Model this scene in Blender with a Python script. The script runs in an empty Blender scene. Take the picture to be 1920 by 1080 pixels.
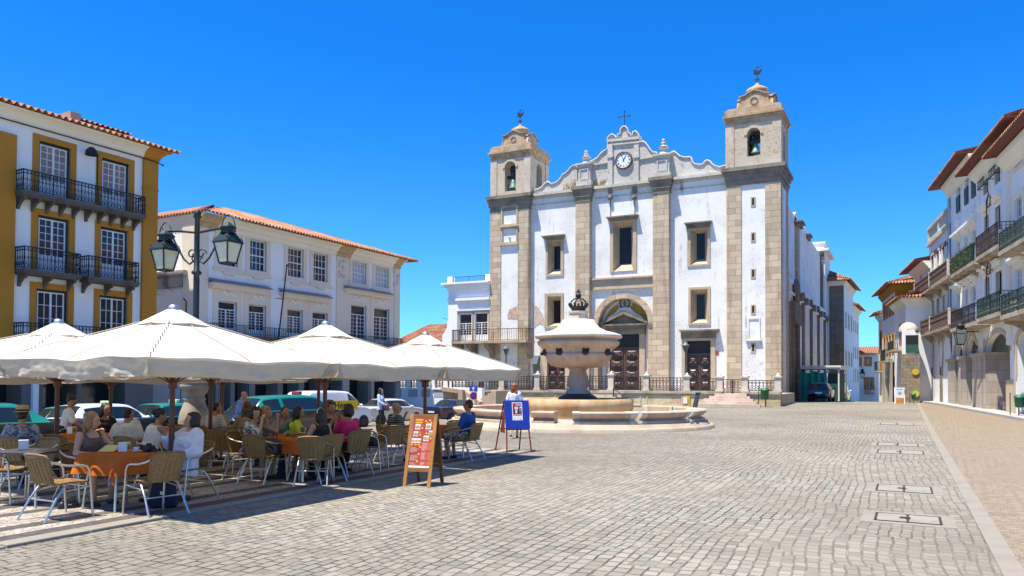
import bpy, bmesh, math, random
from mathutils import Vector, Matrix, Euler, noise
R=math.radians
S=bpy.context.scene; COL=S.collection
rng=random.Random(7)
# ---------------------------------------------------------------- camera geometry
FPX=1438.81; PITCH=R(1.3648); ROLL=R(.28893); SHY=140.815; YAW=R(27.0602); CH=1.7
def ray(px,py):
    X=(px-960)/FPX; Z=-(py-540-SHY)/FPX; Y=1.
    c,s=math.cos(ROLL),math.sin(ROLL); X,Z=c*X-s*Z,s*X+c*Z
    c,s=math.cos(PITCH),math.sin(PITCH); Y,Z=c*Y-s*Z,s*Y+c*Z
    c,s=math.cos(YAW),math.sin(YAW)
    return Vector((c*X-s*Y,s*X+c*Y,Z))
CO=Vector((0,0,CH))
def sm(a,b,x):
    t=max(0,min(1,(x-a)/(b-a))); return t*t*(3-2*t)
def zg(x,y):
    z=.26*max(0,min(1,(y-28)/30))*sm(-17,-9,x)
    k=1+.35*max(0,min(1,(y-34)/10))
    z-=.06*max(0,min(13,-14-x))*k
    if y>66: z-=.035*(y-66)
    return z
def G(px,py,z=0):
    d=ray(px,py); return CO+d*((z-CH)/d.z)
def GG(px,py):
    z=0
    for i in range(8):
        p=G(px,py,z); z=.5*z+.5*zg(p.x,p.y)
    return Vector((p.x,p.y,zg(p.x,p.y)))
def at(px,d):
    r=(px-960)/FPX*d; c,s=math.cos(YAW),math.sin(YAW)
    return (c*r-s*d, s*r+c*d)
class Fr:
    "a vertical facade frame: local x along it (to the viewer's right), y into it, z up"
    def __init__(s,x,y,ang,z=0): s.o=Vector((x,y,z)); s.a=R(ang); s.u=Vector((math.cos(s.a),math.sin(s.a),0)); s.n=Vector((-math.sin(s.a),math.cos(s.a),0))
    def px(s,px,py,d=0):
        q=ray(px,py); t=((s.o-CO).dot(s.n)+d)/q.dot(s.n); p=CO+q*t
        return ((p-s.o).dot(s.u),p.z-s.o.z)
    def X(s,px,py,d=0): return s.px(px,py,d)[0]
    def Z(s,px,py,d=0): return s.px(px,py,d)[1]
# ---------------------------------------------------------------- mesh builder
SPLIT=set('corner_strip post corner_pilaster ironwork bracket side_pilaster coping granite_pier impost window_rail stone_panel bracket_stone pilaster gutter_head iron_panel parapet_post corner_pier red_panel panel_moulding dish dish_photo price_panel arch_band display_shelf grey_panel doorway cornice ochre_cornice_piece dry_grass corner_capital round_sign steps panel side_window end_block ornament tail_light head_light bumper windscreen sash_bar trough_end wall_panel stucco_garland rail price_spot small_print heading'.split())
class MB:
    def __init__(s): s.v=[];s.f=[];s.sm=[];s.M=None;s.smooth=False
    def add(s,vs,fs):
        n=len(s.v); M=s.M
        s.v+=[tuple(M@Vector(v)) if M else tuple(v) for v in vs]
        s.f+=[tuple(i+n for i in f) for f in fs]; s.sm+=[s.smooth]*len(fs); return s
    def box(s,x0,y0,z0,x1,y1,z1):
        if x0>x1:x0,x1=x1,x0
        if y0>y1:y0,y1=y1,y0
        if z0>z1:z0,z1=z1,z0
        return s.add([(x0,y0,z0),(x1,y0,z0),(x1,y1,z0),(x0,y1,z0),(x0,y0,z1),(x1,y0,z1),(x1,y1,z1),(x0,y1,z1)],
          [(0,3,2,1),(4,5,6,7),(0,1,5,4),(1,2,6,5),(2,3,7,6),(3,0,4,7)])
    def quad(s,a,b,c,d): return s.add([a,b,c,d],[(0,1,2,3)])
    def frus(s,x0,x1,z0,z1,y0,X0,X1,Z0,Z1,y1):
        "splayed recess: four faces between a rectangle at y0 and one at y1"
        a=[(x0,y0,z0),(x1,y0,z0),(x1,y0,z1),(x0,y0,z1),(X0,y1,Z0),(X1,y1,Z0),(X1,y1,Z1),(X0,y1,Z1)]
        return s.add(a,[(0,1,5,4),(1,2,6,5),(2,3,7,6),(3,0,4,7)])
    def bar(s,a,b,w,h=None,up=(0,0,1)):
        a=Vector(a);b=Vector(b);h=h or w;d=(b-a)
        if d.length<1e-6:return s
        d.normalize();u=Vector(up)
        if abs(d.dot(u))>.95:u=Vector((1,0,0))
        p=d.cross(u).normalized();q=p.cross(d).normalized()
        vs=[]
        for e in (a,b):
            for i,j in((-1,-1),(1,-1),(1,1),(-1,1)): vs.append(e+p*(i*w/2)+q*(j*h/2))
        return s.add(vs,[(0,1,2,3),(7,6,5,4),(0,4,5,1),(1,5,6,2),(2,6,7,3),(3,7,4,0)])
    def tube(s,pts,r,n=8,cap=True):
        P=[Vector(p) for p in pts];m=len(P);rr=r if isinstance(r,(list,tuple)) else [r]*m
        o=s.smooth;s.smooth=True;vs=[];p=None
        for i in range(m):
            d=(P[min(i+1,m-1)]-P[max(i-1,0)]).normalized()
            if p is None: p=d.orthogonal().normalized()
            else:
                p=p-d*p.dot(d)
                p=p.normalized() if p.length>1e-5 else d.orthogonal().normalized()
            q=d.cross(p)
            for k in range(n):
                t=2*math.pi*k/n; vs.append(P[i]+(p*math.cos(t)+q*math.sin(t))*rr[i])
        fs=[]
        for i in range(m-1):
            for k in range(n):
                a=i*n+k;b=i*n+(k+1)%n;fs.append((a,a+n,b+n,b))
        s.add(vs,fs)
        s.smooth=o
        if cap: s.add(vs[:n],[tuple(range(n))]); s.add(vs[-n:],[tuple(range(n-1,-1,-1))])
        return s
    def cyl(s,a,b,r0,r1=None,n=12): return s.tube([a,b],[r0,r0 if r1 is None else r1],n)
    def lathe(s,prof,n=24,c=(0,0,0),rot=0,smooth=True,a1=None):
        o=s.smooth;s.smooth=smooth;vs=[];m=len(prof);full=a1 is None
        nn=n if full else n+1
        for r,z in prof:
            for k in range(nn):
                t=rot+(2*math.pi*k/n if full else a1*k/n); vs.append((c[0]+r*math.cos(t),c[1]+r*math.sin(t),c[2]+z))
        fs=[]
        for i in range(m-1):
            for k in range(n):
                a=i*nn+k;b=i*nn+((k+1)%n if full else k+1);fs.append((a,b,b+nn,a+nn))
        s.add(vs,fs);s.smooth=o;return s
    def prism(s,poly,y0,y1):
        "outline in x,z extruded along y"
        n=len(poly);vs=[(x,y0,z) for x,z in poly]+[(x,y1,z) for x,z in poly]
        return s.add(vs,[tuple(range(n)),tuple(range(2*n-1,n-1,-1))]+[(i,i+n,(i+1)%n+n,(i+1)%n) for i in range(n)])
    def prismx(s,poly,x0,x1):
        "outline in y,z extruded along x"
        n=len(poly);vs=[(x0,y,z) for y,z in poly]+[(x1,y,z) for y,z in poly]
        return s.add(vs,[tuple(range(n)),tuple(range(2*n-1,n-1,-1))]+[(i,i+n,(i+1)%n+n,(i+1)%n) for i in range(n)])
    def slab(s,poly,z0,z1):
        n=len(poly);vs=[(x,y,z0) for x,y in poly]+[(x,y,z1) for x,y in poly]
        return s.add(vs,[tuple(range(n-1,-1,-1)),tuple(range(n,2*n))]+[(i,(i+1)%n,(i+1)%n+n,i+n) for i in range(n)])
    def ball(s,c,r,n=12,m=8):
        if not isinstance(r,(tuple,list)): r=(r,r,r)
        o=s.smooth;s.smooth=True;vs=[];c=Vector(c)
        for j in range(m+1):
            p=math.pi*j/m
            for k in range(n):
                t=2*math.pi*k/n; vs.append((c.x+r[0]*math.sin(p)*math.cos(t),c.y+r[1]*math.sin(p)*math.sin(t),c.z-r[2]*math.cos(p)))
        s.add(vs,[(j*n+k,j*n+(k+1)%n,(j+1)*n+(k+1)%n,(j+1)*n+k) for j in range(m) for k in range(n)]);s.smooth=o;return s
    def torus(s,c,r,w,n=20,m=6,ax='y'):
        vs=[]
        for i in range(n):
            a=2*math.pi*i/n
            for j in range(m):
                b=2*math.pi*j/m; q=r+w*math.cos(b); x,y,z=q*math.cos(a),w*math.sin(b),q*math.sin(a)
                if ax=='z': x,y,z=x,z,y
                if ax=='x': x,y,z=y,x,z
                vs.append((c[0]+x,c[1]+y,c[2]+z))
        o=s.smooth;s.smooth=True
        s.add(vs,[(i*m+j,((i+1)%n)*m+j,((i+1)%n)*m+(j+1)%m,i*m+(j+1)%m) for i in range(n) for j in range(m)]);s.smooth=o;return s
    def pieces(s,tol=.02):
        "connected shells, those whose boxes touch taken together"
        par=list(range(len(s.v)))
        def fd(i):
            while par[i]!=i: par[i]=par[par[i]];i=par[i]
            return i
        for f in s.f:
            a=fd(f[0])
            for i in f[1:]: par[fd(i)]=a
        g={}
        for k,f in enumerate(s.f): g.setdefault(fd(f[0]),[]).append(k)
        L=[]
        for fs in g.values():
            vs={i for k in fs for i in s.f[k]};bb=[min(s.v[i][a] for i in vs)-tol for a in range(3)]+[max(s.v[i][a] for i in vs)+tol for a in range(3)]
            fs=list(fs);i=0
            while i<len(L):
                b=L[i][0]
                if all(b[a]<=bb[a+3] and bb[a]<=b[a+3] for a in range(3)):
                    bb=[min(bb[a],b[a]) for a in range(3)]+[max(bb[a+3],b[a+3]) for a in range(3)];fs+=L[i][1];L.pop(i);i=0
                else: i+=1
            L.append((bb,fs))
        out=[]
        for bb,fs in L:
            m=MB();mp={}
            for k in sorted(fs):
                f=[]
                for i in s.f[k]:
                    if i not in mp: mp[i]=len(m.v);m.v.append(s.v[i])
                    f.append(mp[i])
                m.f.append(tuple(f));m.sm.append(s.sm[k])
            out.append(m)
        return out
    def build(s,name,mt,parent=None,bevel=0,merge=False):
        if name in SPLIT and parent is not None:
            P=s.pieces()
            if len(P)>1:
                os_=[m.build1(name,mt,parent,bevel,merge) for m in P];return os_[0]
        return s.build1(name,mt,parent,bevel,merge)
    def build1(s,name,mt,parent=None,bevel=0,merge=False):
        me=bpy.data.meshes.new(name);me.from_pydata(s.v,[],s.f)
        me.polygons.foreach_set('use_smooth',s.sm)
        if merge or True:
            bm=bmesh.new();bm.from_mesh(me)
            if merge: bmesh.ops.remove_doubles(bm,verts=bm.verts,dist=.0005)
            bmesh.ops.recalc_face_normals(bm,faces=bm.faces)
            bm.to_mesh(me);bm.free()
        me.update()
        if mt: me.materials.append(mt)
        o=bpy.data.objects.new(name,me);COL.objects.link(o)
        if parent: o.parent=parent
        if bevel:
            b=o.modifiers.new('bevel','BEVEL');b.width=bevel;b.segments=2;b.limit_method='ANGLE';b.angle_limit=R(40)
        return o
def tag(o,label,cat,group=None,kind=None):
    if label:o['label']=label
    if cat:o['category']=cat
    if group:o['group']=group
    if kind:o['kind']=kind
    return o
def thing(name,label,cat,loc=(0,0,0),rz=0,group=None):
    o=bpy.data.objects.new(name,None);COL.objects.link(o);o.location=loc;o.rotation_euler=(0,0,rz);o.empty_display_size=.2
    return tag(o,label,cat,group)
def frthing(name,label,cat,fr,group=None): return thing(name,label,cat,fr.o,fr.a,group)
def dup(root,loc,rz,label=None,group=None,deep=True):
    r=root.copy();COL.objects.link(r);r.location=loc;r.rotation_euler=(0,0,rz)
    if label:r['label']=label
    if group:r['group']=group
    def rec(a,b):
        for ch in [o for o in KIDS.get(a.name,[])]:
            c=ch.copy();COL.objects.link(c);c.parent=b;rec(ch,c)
    rec(root,r);return r
KIDS={}
def index_kids(root):
    KIDS.pop(root.name,None)
    for o in bpy.data.objects:
        if o.parent: KIDS.setdefault(o.parent.name,[])
    for o in list(bpy.data.objects):
        if o.parent and o not in KIDS[o.parent.name]: KIDS[o.parent.name].append(o)
# ---------------------------------------------------------------- materials
def nm(name):
    m=bpy.data.materials.new(name);m.use_nodes=True;nt=m.node_tree
    return m,nt,nt.nodes['Principled BSDF']
def N(nt,t,**k):
    n=nt.nodes.new('ShaderNode'+t)
    for a,b in k.items():
        if a in n.inputs: n.inputs[a].default_value=b
        else: setattr(n,a,b)
    return n
def rgb(c): return (c[0],c[1],c[2],1)
def simple(name,c,rough=.6,metal=0,spec=None,var=.0,vs=8,bump=0,bs=60,trans=0):
    m,nt,b=nm(name);b.inputs['Base Color'].default_value=rgb(c);b.inputs['Roughness'].default_value=rough;b.inputs['Metallic'].default_value=metal
    if spec is not None:b.inputs['Specular IOR Level'].default_value=spec
    if var or bump: tc=N(nt,'TexCoord')
    if var:
        n=N(nt,'TexNoise',Scale=vs,Detail=5.);nt.links.new(tc.outputs['Object'],n.inputs['Vector'])
        r=N(nt,'MapRange');r.inputs[1].default_value=.3;r.inputs[2].default_value=.7;r.inputs[3].default_value=1-var;r.inputs[4].default_value=1+var*.6
        nt.links.new(n.outputs['Fac'],r.inputs[0])
        h=N(nt,'HueSaturation',Color=rgb(c));nt.links.new(r.outputs[0],h.inputs['Value']);nt.links.new(h.outputs[0],b.inputs['Base Color'])
    if bump:
        n=N(nt,'TexNoise',Scale=bs,Detail=4.);nt.links.new(tc.outputs['Object'],n.inputs['Vector'])
        u=N(nt,'Bump',Strength=bump,Distance=.01);nt.links.new(n.outputs['Fac'],u.inputs['Height']);nt.links.new(u.outputs[0],b.inputs['Normal'])
    return m
def mathn(nt,op,a,b=None,clamp=False):
    n=N(nt,'Math',operation=op,use_clamp=clamp)
    for i,v in enumerate((a,b)):
        if v is None: continue
        if hasattr(v,'links') or hasattr(v,'is_linked'): nt.links.new(v,n.inputs[i])
        else: n.inputs[i].default_value=v
    return n.outputs[0]
def mix(nt,f,a,b):
    n=N(nt,'Mix',data_type='RGBA')
    for k,v in ((0,f),(6,a),(7,b)):
        if hasattr(v,'is_linked'): nt.links.new(v,n.inputs[k])
        else: n.inputs[k].default_value=v if k==0 else rgb(v)
    return n.outputs[2]
def ramp(nt,f,a,b,lo=0,hi=1):
    r=N(nt,'MapRange',interpolation_type='SMOOTHSTEP');r.inputs[1].default_value=a;r.inputs[2].default_value=b;r.inputs[3].default_value=lo;r.inputs[4].default_value=hi
    nt.links.new(f,r.inputs[0]);return r.outputs[0]
def boxuv(nt):
    tc=N(nt,'TexCoord');p=N(nt,'SeparateXYZ');q=N(nt,'SeparateXYZ')
    nt.links.new(tc.outputs['Object'],p.inputs[0]);nt.links.new(tc.outputs['Normal'],q.inputs[0])
    g=mathn(nt,'GREATER_THAN',mathn(nt,'ABSOLUTE',q.outputs[0]),.7)
    m=N(nt,'Mix',data_type='FLOAT');nt.links.new(g,m.inputs[0]);nt.links.new(p.outputs[0],m.inputs[2]);nt.links.new(p.outputs[1],m.inputs[3])
    c=N(nt,'CombineXYZ');nt.links.new(m.outputs[0],c.inputs[0]);nt.links.new(p.outputs[2],c.inputs[1])
    return tc.outputs['Object'],c.outputs[0]
def noise_(nt,vec,scale,detail=5,stretch=None,rough=.55):
    if stretch:
        mp=N(nt,'Mapping');mp.inputs['Scale'].default_value=stretch;nt.links.new(vec,mp.inputs[0]);vec=mp.outputs[0]
    n=N(nt,'TexNoise',Scale=float(scale),Detail=float(detail),Roughness=rough);nt.links.new(vec,n.inputs['Vector']);return n.outputs['Fac']
def bumpn(nt,b,h,strength,dist=.02):
    u=N(nt,'Bump',Strength=strength,Distance=dist);nt.links.new(h,u.inputs['Height']);nt.links.new(u.outputs[0],b.inputs['Normal']);return u
def plaster(name,c=(.80,.79,.75),dirt=(.42,.37,.30),amt=.5,streak=.4,lo=.5,sp=0):
    m,nt,b=nm(name);v,uv=boxuv(nt)
    a=ramp(nt,noise_(nt,v,.55,7),lo,lo+.22,0,amt)
    f=ramp(nt,noise_(nt,v,6.,6,rough=.7),.52,.7)
    a=mathn(nt,'MULTIPLY',a,mathn(nt,'ADD',mathn(nt,'MULTIPLY',f,.8),.2))
    s=ramp(nt,noise_(nt,v,1.,5,(2.2,2.2,.16)),.54,.74,0,streak)
    s=mathn(nt,'MULTIPLY',s,ramp(nt,noise_(nt,v,1.3,4),.4,.65))
    t=mathn(nt,'MAXIMUM',a,s)
    col=mix(nt,t,c,dirt)
    if sp: col=mix(nt,mathn(nt,'MULTIPLY',ramp(nt,noise_(nt,v,7.5,7,rough=.75),.53,.62,0,sp),ramp(nt,noise_(nt,v,.9,4),.4,.6,.25,1)),col,(dirt[0]*.35,dirt[1]*.38,dirt[2]*.45))
    tone=noise_(nt,v,.25,4);col2=mix(nt,ramp(nt,tone,.35,.7,0,.25),col,(c[0]*.8,c[1]*.78,c[2]*.74))
    nt.links.new(col2,b.inputs['Base Color']);b.inputs['Roughness'].default_value=.9;b.inputs['Specular IOR Level'].default_value=.2
    bumpn(nt,b,noise_(nt,v,9,6),.25,.02);return m
def ashlar(name,c1=(.66,.515,.345),c2=(.46,.355,.24),mortar=(.19,.14,.095),bw=1.0,rh=.46,warm=(.48,.30,.14)):
    m,nt,b=nm(name);v,uv=boxuv(nt)
    br=N(nt,'TexBrick',Scale=1.);br.inputs['Color1'].default_value=rgb(c1);br.inputs['Color2'].default_value=rgb(c2);br.inputs['Mortar'].default_value=rgb(mortar)
    br.inputs['Mortar Size'].default_value=.012;br.inputs['Brick Width'].default_value=bw;br.inputs['Row Height'].default_value=rh;br.inputs['Mortar Smooth'].default_value=.3
    dn=N(nt,'TexNoise',Scale=.9,Detail=2.);nt.links.new(uv,dn.inputs['Vector'])
    mm=N(nt,'MixRGB',blend_type='ADD');mm.inputs[0].default_value=.10;nt.links.new(uv,mm.inputs[1]);nt.links.new(dn.outputs['Color'],mm.inputs[2])
    nt.links.new(mm.outputs[0],br.inputs['Vector'])
    n1=noise_(nt,v,.9,6);n2=noise_(nt,v,9,6,rough=.7)
    col=mix(nt,ramp(nt,n1,.48,.72,0,.55),br.outputs['Color'],warm)
    col=mix(nt,ramp(nt,n2,.5,.75,0,.55),col,(c2[0]*.62,c2[1]*.6,c2[2]*.58))
    st=ramp(nt,noise_(nt,v,1.,5,(1.8,1.8,.14)),.52,.72,0,.45)
    col=mix(nt,st,col,(.13,.105,.08))
    nt.links.new(col,b.inputs['Base Color']);b.inputs['Roughness'].default_value=.88;b.inputs['Specular IOR Level'].default_value=.25
    h=mathn(nt,'ADD',mathn(nt,'MULTIPLY',br.outputs['Fac'],-1.),mathn(nt,'MULTIPLY',n2,.6))
    bumpn(nt,b,h,.6,.02);return m
def stoney(name,c,d,scale=1.,amt=.6,rough=.75,streak=.3,warm=None):
    "plain carved stone with stains"
    m,nt,b=nm(name);v,uv=boxuv(nt)
    n1=noise_(nt,v,1.1*scale,7);n2=noise_(nt,v,11*scale,6,rough=.7)
    col=mix(nt,ramp(nt,n1,.42,.7,0,amt),c,d)
    if warm: col=mix(nt,ramp(nt,noise_(nt,v,1.9*scale,6),.5,.68,0,.75),col,warm)
    col=mix(nt,ramp(nt,n2,.52,.75,0,.4),col,(d[0]*.6,d[1]*.58,d[2]*.55))
    col=mix(nt,ramp(nt,noise_(nt,v,1.2*scale,5,(2.,2.,.15)),.55,.75,0,streak),col,(d[0]*.4,d[1]*.38,d[2]*.36))
    nt.links.new(col,b.inputs['Base Color']);b.inputs['Roughness'].default_value=rough;b.inputs['Specular IOR Level'].default_value=.3
    bumpn(nt,b,n2,.3,.015);return m
M={}
M['church_white']=plaster('church_white',(.86,.835,.775),(.34,.29,.22),.95,1.,.43,.14)
M['gable']=plaster('weathered_white',(.63,.585,.50),(.17,.15,.12),.85,1.,.40,.75)
M['belfry']=plaster('belfry_plaster',(.64,.555,.43),(.42,.22,.05),1.,.95,.33,.8)
M['white']=plaster('white_plaster',(.90,.885,.86),(.55,.50,.44),.3,.3,.54)
M['cream']=plaster('cream_plaster',(.90,.83,.69),(.45,.38,.28),.3,.25,.54)
M['beige']=plaster('beige_trim',(.82,.70,.55),(.42,.32,.22),.3,.25,.54)
M['ochre']=plaster('ochre_plaster',(.52,.23,.035),(.26,.11,.02),.3,.3,.5)
M['ochre2']=plaster('ochre_tympanum',(.60,.36,.07),(.36,.2,.05),.4,.3,.5)
M['block']=ashlar('granite_blocks')
M['blockdark']=ashlar('dark_granite_blocks',(.27,.215,.155),(.19,.155,.115),(.10,.08,.06),.9,.42,(.28,.2,.11))
M['rubble']=ashlar('rubble_stone',(.33,.26,.18),(.20,.165,.12),(.13,.105,.08),.45,.24,(.36,.26,.12))
M['cornice']=stoney('cornice_stone',(.28,.23,.17),(.12,.095,.07),1,.8)
M['frame']=stoney('window_stone',(.54,.42,.28),(.36,.28,.19),1.2,.6)
M['dome']=stoney('lichen_stone',(.50,.39,.27),(.36,.2,.07),1.5,.8,warm=(.47,.22,.04))
M['marble']=stoney('pink_marble',(.53,.405,.295),(.33,.20,.115),.9,.65,.6,.25,warm=(.43,.245,.14))
M['marblew']=stoney('white_marble',(.66,.585,.475),(.42,.32,.21),1.,.6,.55,.2)
M['ringstone']=stoney('step_stone',(.45,.365,.27),(.31,.225,.14),1.,.7,.7,.1,warm=(.55,.38,.24))
M['basin']=stoney('stained_basin_stone',(.55,.40,.225),(.38,.20,.065),1.1,.8,.7,.45,warm=(.50,.27,.06))
M['wetstone']=stoney('wet_dark_stone',(.06,.045,.035),(.03,.024,.02),1,.6,.5)
M['wood_door']=simple('door_wood',(.075,.038,.026),.5,var=.3,vs=14)
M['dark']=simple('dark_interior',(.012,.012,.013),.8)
M['black']=simple('black_iron',(.018,.018,.02),.5)
M['iron']=simple('wrought_iron',(.03,.03,.032),.55,.3,var=.3,vs=30)
M['rust']=simple('rusty_iron',(.055,.035,.026),.7,.2,var=.4,vs=20)
M['greeniron']=simple('green_painted_iron',(.02,.045,.03),.45,var=.3,vs=20)
M['glass']=simple('window_glass',(.018,.02,.024),.08,spec=.6)
M['paleglass']=simple('pale_blue_glass',(.42,.50,.58),.15,spec=.6)  # panes in one even pale blue
M['curtain']=simple('curtain_glass',(.30,.22,.17),.35,spec=.5,var=.15,vs=3)
M['frame_white']=simple('white_paint',(.80,.80,.80),.5)
M['shutter']=simple('dark_shutter',(.02,.03,.028),.6)
M['wood_balc']=simple('weathered_brown_wood',(.16,.085,.05),.75,var=.35,vs=9)
M['bronze']=simple('bell_bronze',(.20,.32,.25),.5,.4,var=.3,vs=12)
M['metal']=simple('galvanised_metal',(.45,.46,.47),.4,.8)
def tilemat():
    m,nt,b=nm('clay_tiles');tc=N(nt,'TexCoord')
    n=noise_(nt,tc.outputs['Object'],4,5);n2=noise_(nt,tc.outputs['Object'],.8,4)
    c=mix(nt,ramp(nt,n,.38,.66),(.43,.175,.08),(.20,.075,.04))
    c=mix(nt,ramp(nt,n2,.46,.68,0,.65),c,(.46,.33,.2));nt.links.new(c,b.inputs['Base Color']);b.inputs['Roughness'].default_value=.85
    return m
M['tile']=tilemat()
def setts(name,cols,joint,bw,rh,grout,xdir,tint=None,wave=.03,bump=1.,joint2=None):
    m,nt,b=nm(name);tc=N(nt,'TexCoord');sp=N(nt,'SeparateXYZ');nt.links.new(tc.outputs['Object'],sp.inputs[0])
    cb=N(nt,'CombineXYZ')
    nt.links.new(sp.outputs[1 if not xdir else 0],cb.inputs[0]);nt.links.new(sp.outputs[0 if not xdir else 1],cb.inputs[1])
    vec=cb.outputs[0]
    for sc,am in ((.35,wave*6),(5.,wave)):
        dn=N(nt,'TexNoise',Scale=sc,Detail=2.);nt.links.new(tc.outputs['Object'],dn.inputs['Vector'])
        mm=N(nt,'MixRGB',blend_type='ADD');mm.inputs[0].default_value=am;nt.links.new(vec,mm.inputs[1]);nt.links.new(dn.outputs['Color'],mm.inputs[2]);vec=mm.outputs[0]
    br=N(nt,'TexBrick',Scale=1.,offset=.47,squash=1.25,squash_frequency=3);br.inputs['Color1'].default_value=(0,0,0,1);br.inputs['Color2'].default_value=(1,1,1,1);br.inputs['Mortar'].default_value=(.5,.5,.5,1)
    br.inputs['Mortar Size'].default_value=grout;br.inputs['Mortar Smooth'].default_value=.25;br.inputs['Brick Width'].default_value=bw;br.inputs['Row Height'].default_value=rh
    nt.links.new(vec,br.inputs['Vector'])
    v=tc.outputs['Object']
    b2=N(nt,'TexBrick',Scale=1.,offset=.38,squash=.8,squash_frequency=2)
    for k_,x_ in (('Color1',0),('Color2',1),('Mortar',.5)): b2.inputs[k_].default_value=(x_,x_,x_,1)
    b2.inputs['Mortar Size'].default_value=grout*1.15;b2.inputs['Mortar Smooth'].default_value=.3;b2.inputs['Brick Width'].default_value=bw*1.22;b2.inputs['Row Height'].default_value=rh*1.17
    mp2=N(nt,'Mapping');mp2.inputs['Rotation'].default_value=(0,0,.045);mp2.inputs['Location'].default_value=(.03,.05,0);nt.links.new(vec,mp2.inputs[0]);nt.links.new(mp2.outputs[0],b2.inputs['Vector'])
    pm=ramp(nt,noise_(nt,v,.42,2),.49,.51)
    class _O: pass
    bc=N(nt,'Mix',data_type='RGBA');nt.links.new(pm,bc.inputs[0]);nt.links.new(br.outputs['Color'],bc.inputs[6]);nt.links.new(b2.outputs['Color'],bc.inputs[7])
    bf=N(nt,'Mix',data_type='FLOAT');nt.links.new(pm,bf.inputs[0]);nt.links.new(br.outputs['Fac'],bf.inputs[2]);nt.links.new(b2.outputs['Fac'],bf.inputs[3])
    br=_O();br.outputs={'Color':bc.outputs[2],'Fac':bf.outputs[0]}
    cr=N(nt,'ValToRGB');e=cr.color_ramp.elements
    for i,c in enumerate(cols):
        p=i/(len(cols)-1)
        if i<2: e[i].position=p if i==0 else 1;e[i].color=rgb(c if i==0 else cols[-1])
        else: q=e.new((i-1)/(len(cols)-1));q.color=rgb(cols[i-1])
    rr=mathn(nt,'ADD',mathn(nt,'MULTIPLY',br.outputs['Color'],.75),mathn(nt,'MULTIPLY',noise_(nt,v,2.3,4),.3),True)
    nt.links.new(rr,cr.inputs[0])
    big=noise_(nt,v,.16,5);fine=noise_(nt,v,45,4,rough=.7)
    col=mix(nt,ramp(nt,big,.38,.66,0,.55),cr.outputs[0],tint or (cols[0][0]*.8,cols[0][1]*.77,cols[0][2]*.72))
    col=mix(nt,ramp(nt,fine,.45,.75,0,.35),col,(cols[0][0]*.6,cols[0][1]*.58,cols[0][2]*.55))
    jf=mathn(nt,'MULTIPLY',br.outputs['Fac'],ramp(nt,noise_(nt,v,3.5,4),.30,.58,.25,1))
    jx=mathn(nt,'ADD',noise_(nt,v,.22,3),mathn(nt,'MULTIPLY',sp.outputs[0],.03));jc=mix(nt,ramp(nt,jx,.30,.52),joint,joint2 or joint)
    gr=ramp(nt,noise_(nt,v,1.7,5),.66,.72)
    jc=mix(nt,gr,jc,(.12,.14,.03))
    col=mix(nt,jf,col,jc)
    nt.links.new(col,b.inputs['Base Color']);b.inputs['Roughness'].default_value=.8;b.inputs['Specular IOR Level'].default_value=.3
    h=mathn(nt,'ADD',mathn(nt,'MULTIPLY',br.outputs['Fac'],-1.),mathn(nt,'ADD',mathn(nt,'MULTIPLY',fine,.35),mathn(nt,'MULTIPLY',br.outputs['Color'],.35)))
    bumpn(nt,b,h,bump,.03);return m
M['setts']=setts('granite_setts',[(.20,.178,.132),(.275,.247,.186),(.345,.312,.24),(.165,.152,.124)],(.06,.047,.036),.165,.112,.0105,False,joint2=(.17,.137,.095),wave=.045,bump=.7)
M['cobble']=setts('tan_cobbles',[(.28,.228,.152),(.335,.284,.20),(.29,.20,.124),(.23,.20,.148)],(.17,.125,.08),.15,.095,.017,True,tint=(.30,.233,.15),wave=.06,joint2=(.24,.19,.13))
M['kerb']=stoney('granite_kerb',(.275,.243,.187),(.205,.182,.142),2,.5,.8,.1)
M['pave']=stoney('granite_pavement',(.42,.39,.35),(.30,.27,.24),1,.5,.8,.1)
# ---------------------------------------------------------------- camera, sky, sun
cam=bpy.data.cameras.new('camera');co=bpy.data.objects.new('camera',cam);COL.objects.link(co)
cam.sensor_width=36;cam.lens=36*FPX/1920;cam.shift_y=SHY/1920;cam.clip_end=3000;cam.clip_start=.1
def camvec(x,y,z):
    c,s=math.cos(ROLL),math.sin(ROLL); x,z=c*x-s*z,s*x+c*z
    c,s=math.cos(PITCH),math.sin(PITCH); y,z=c*y-s*z,s*y+c*z
    c,s=math.cos(YAW),math.sin(YAW); return Vector((c*x-s*y,s*x+c*y,z))
rx,ry,rz=camvec(1,0,0),camvec(0,0,1),-camvec(0,1,0)
co.matrix_world=Matrix(((rx.x,ry.x,rz.x,0),(rx.y,ry.y,rz.y,0),(rx.z,ry.z,rz.z,CH),(0,0,0,1)))
S.camera=co
SUN_EL=R(71); SUN_AZ=R(35)      # light travels towards (sin az, cos az)
ld=Vector((math.sin(SUN_AZ)*math.cos(SUN_EL),math.cos(SUN_AZ)*math.cos(SUN_EL),-math.sin(SUN_EL)))
sl=bpy.data.lights.new('sun','SUN');sl.energy=5;sl.angle=R(.5);sl.color=(1,.945,.85)
so=bpy.data.objects.new('sun',sl);COL.objects.link(so);so.rotation_euler=ld.to_track_quat('-Z','Y').to_euler();so.location=(0,0,60)
w=bpy.data.worlds.new('World');S.world=w;w.use_nodes=True;nt=w.node_tree
sk=N(nt,'TexSky',sky_type='NISHITA',sun_disc=False,sun_elevation=SUN_EL,altitude=300.,air_density=1.,dust_density=.05,ozone_density=1.2)
sk.sun_rotation=math.atan2(-ld.x,-ld.y)
bg=nt.nodes['Background'];bg.inputs[1].default_value=.088
tn=N(nt,'MixRGB',blend_type='MULTIPLY');tn.inputs[0].default_value=1
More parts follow.
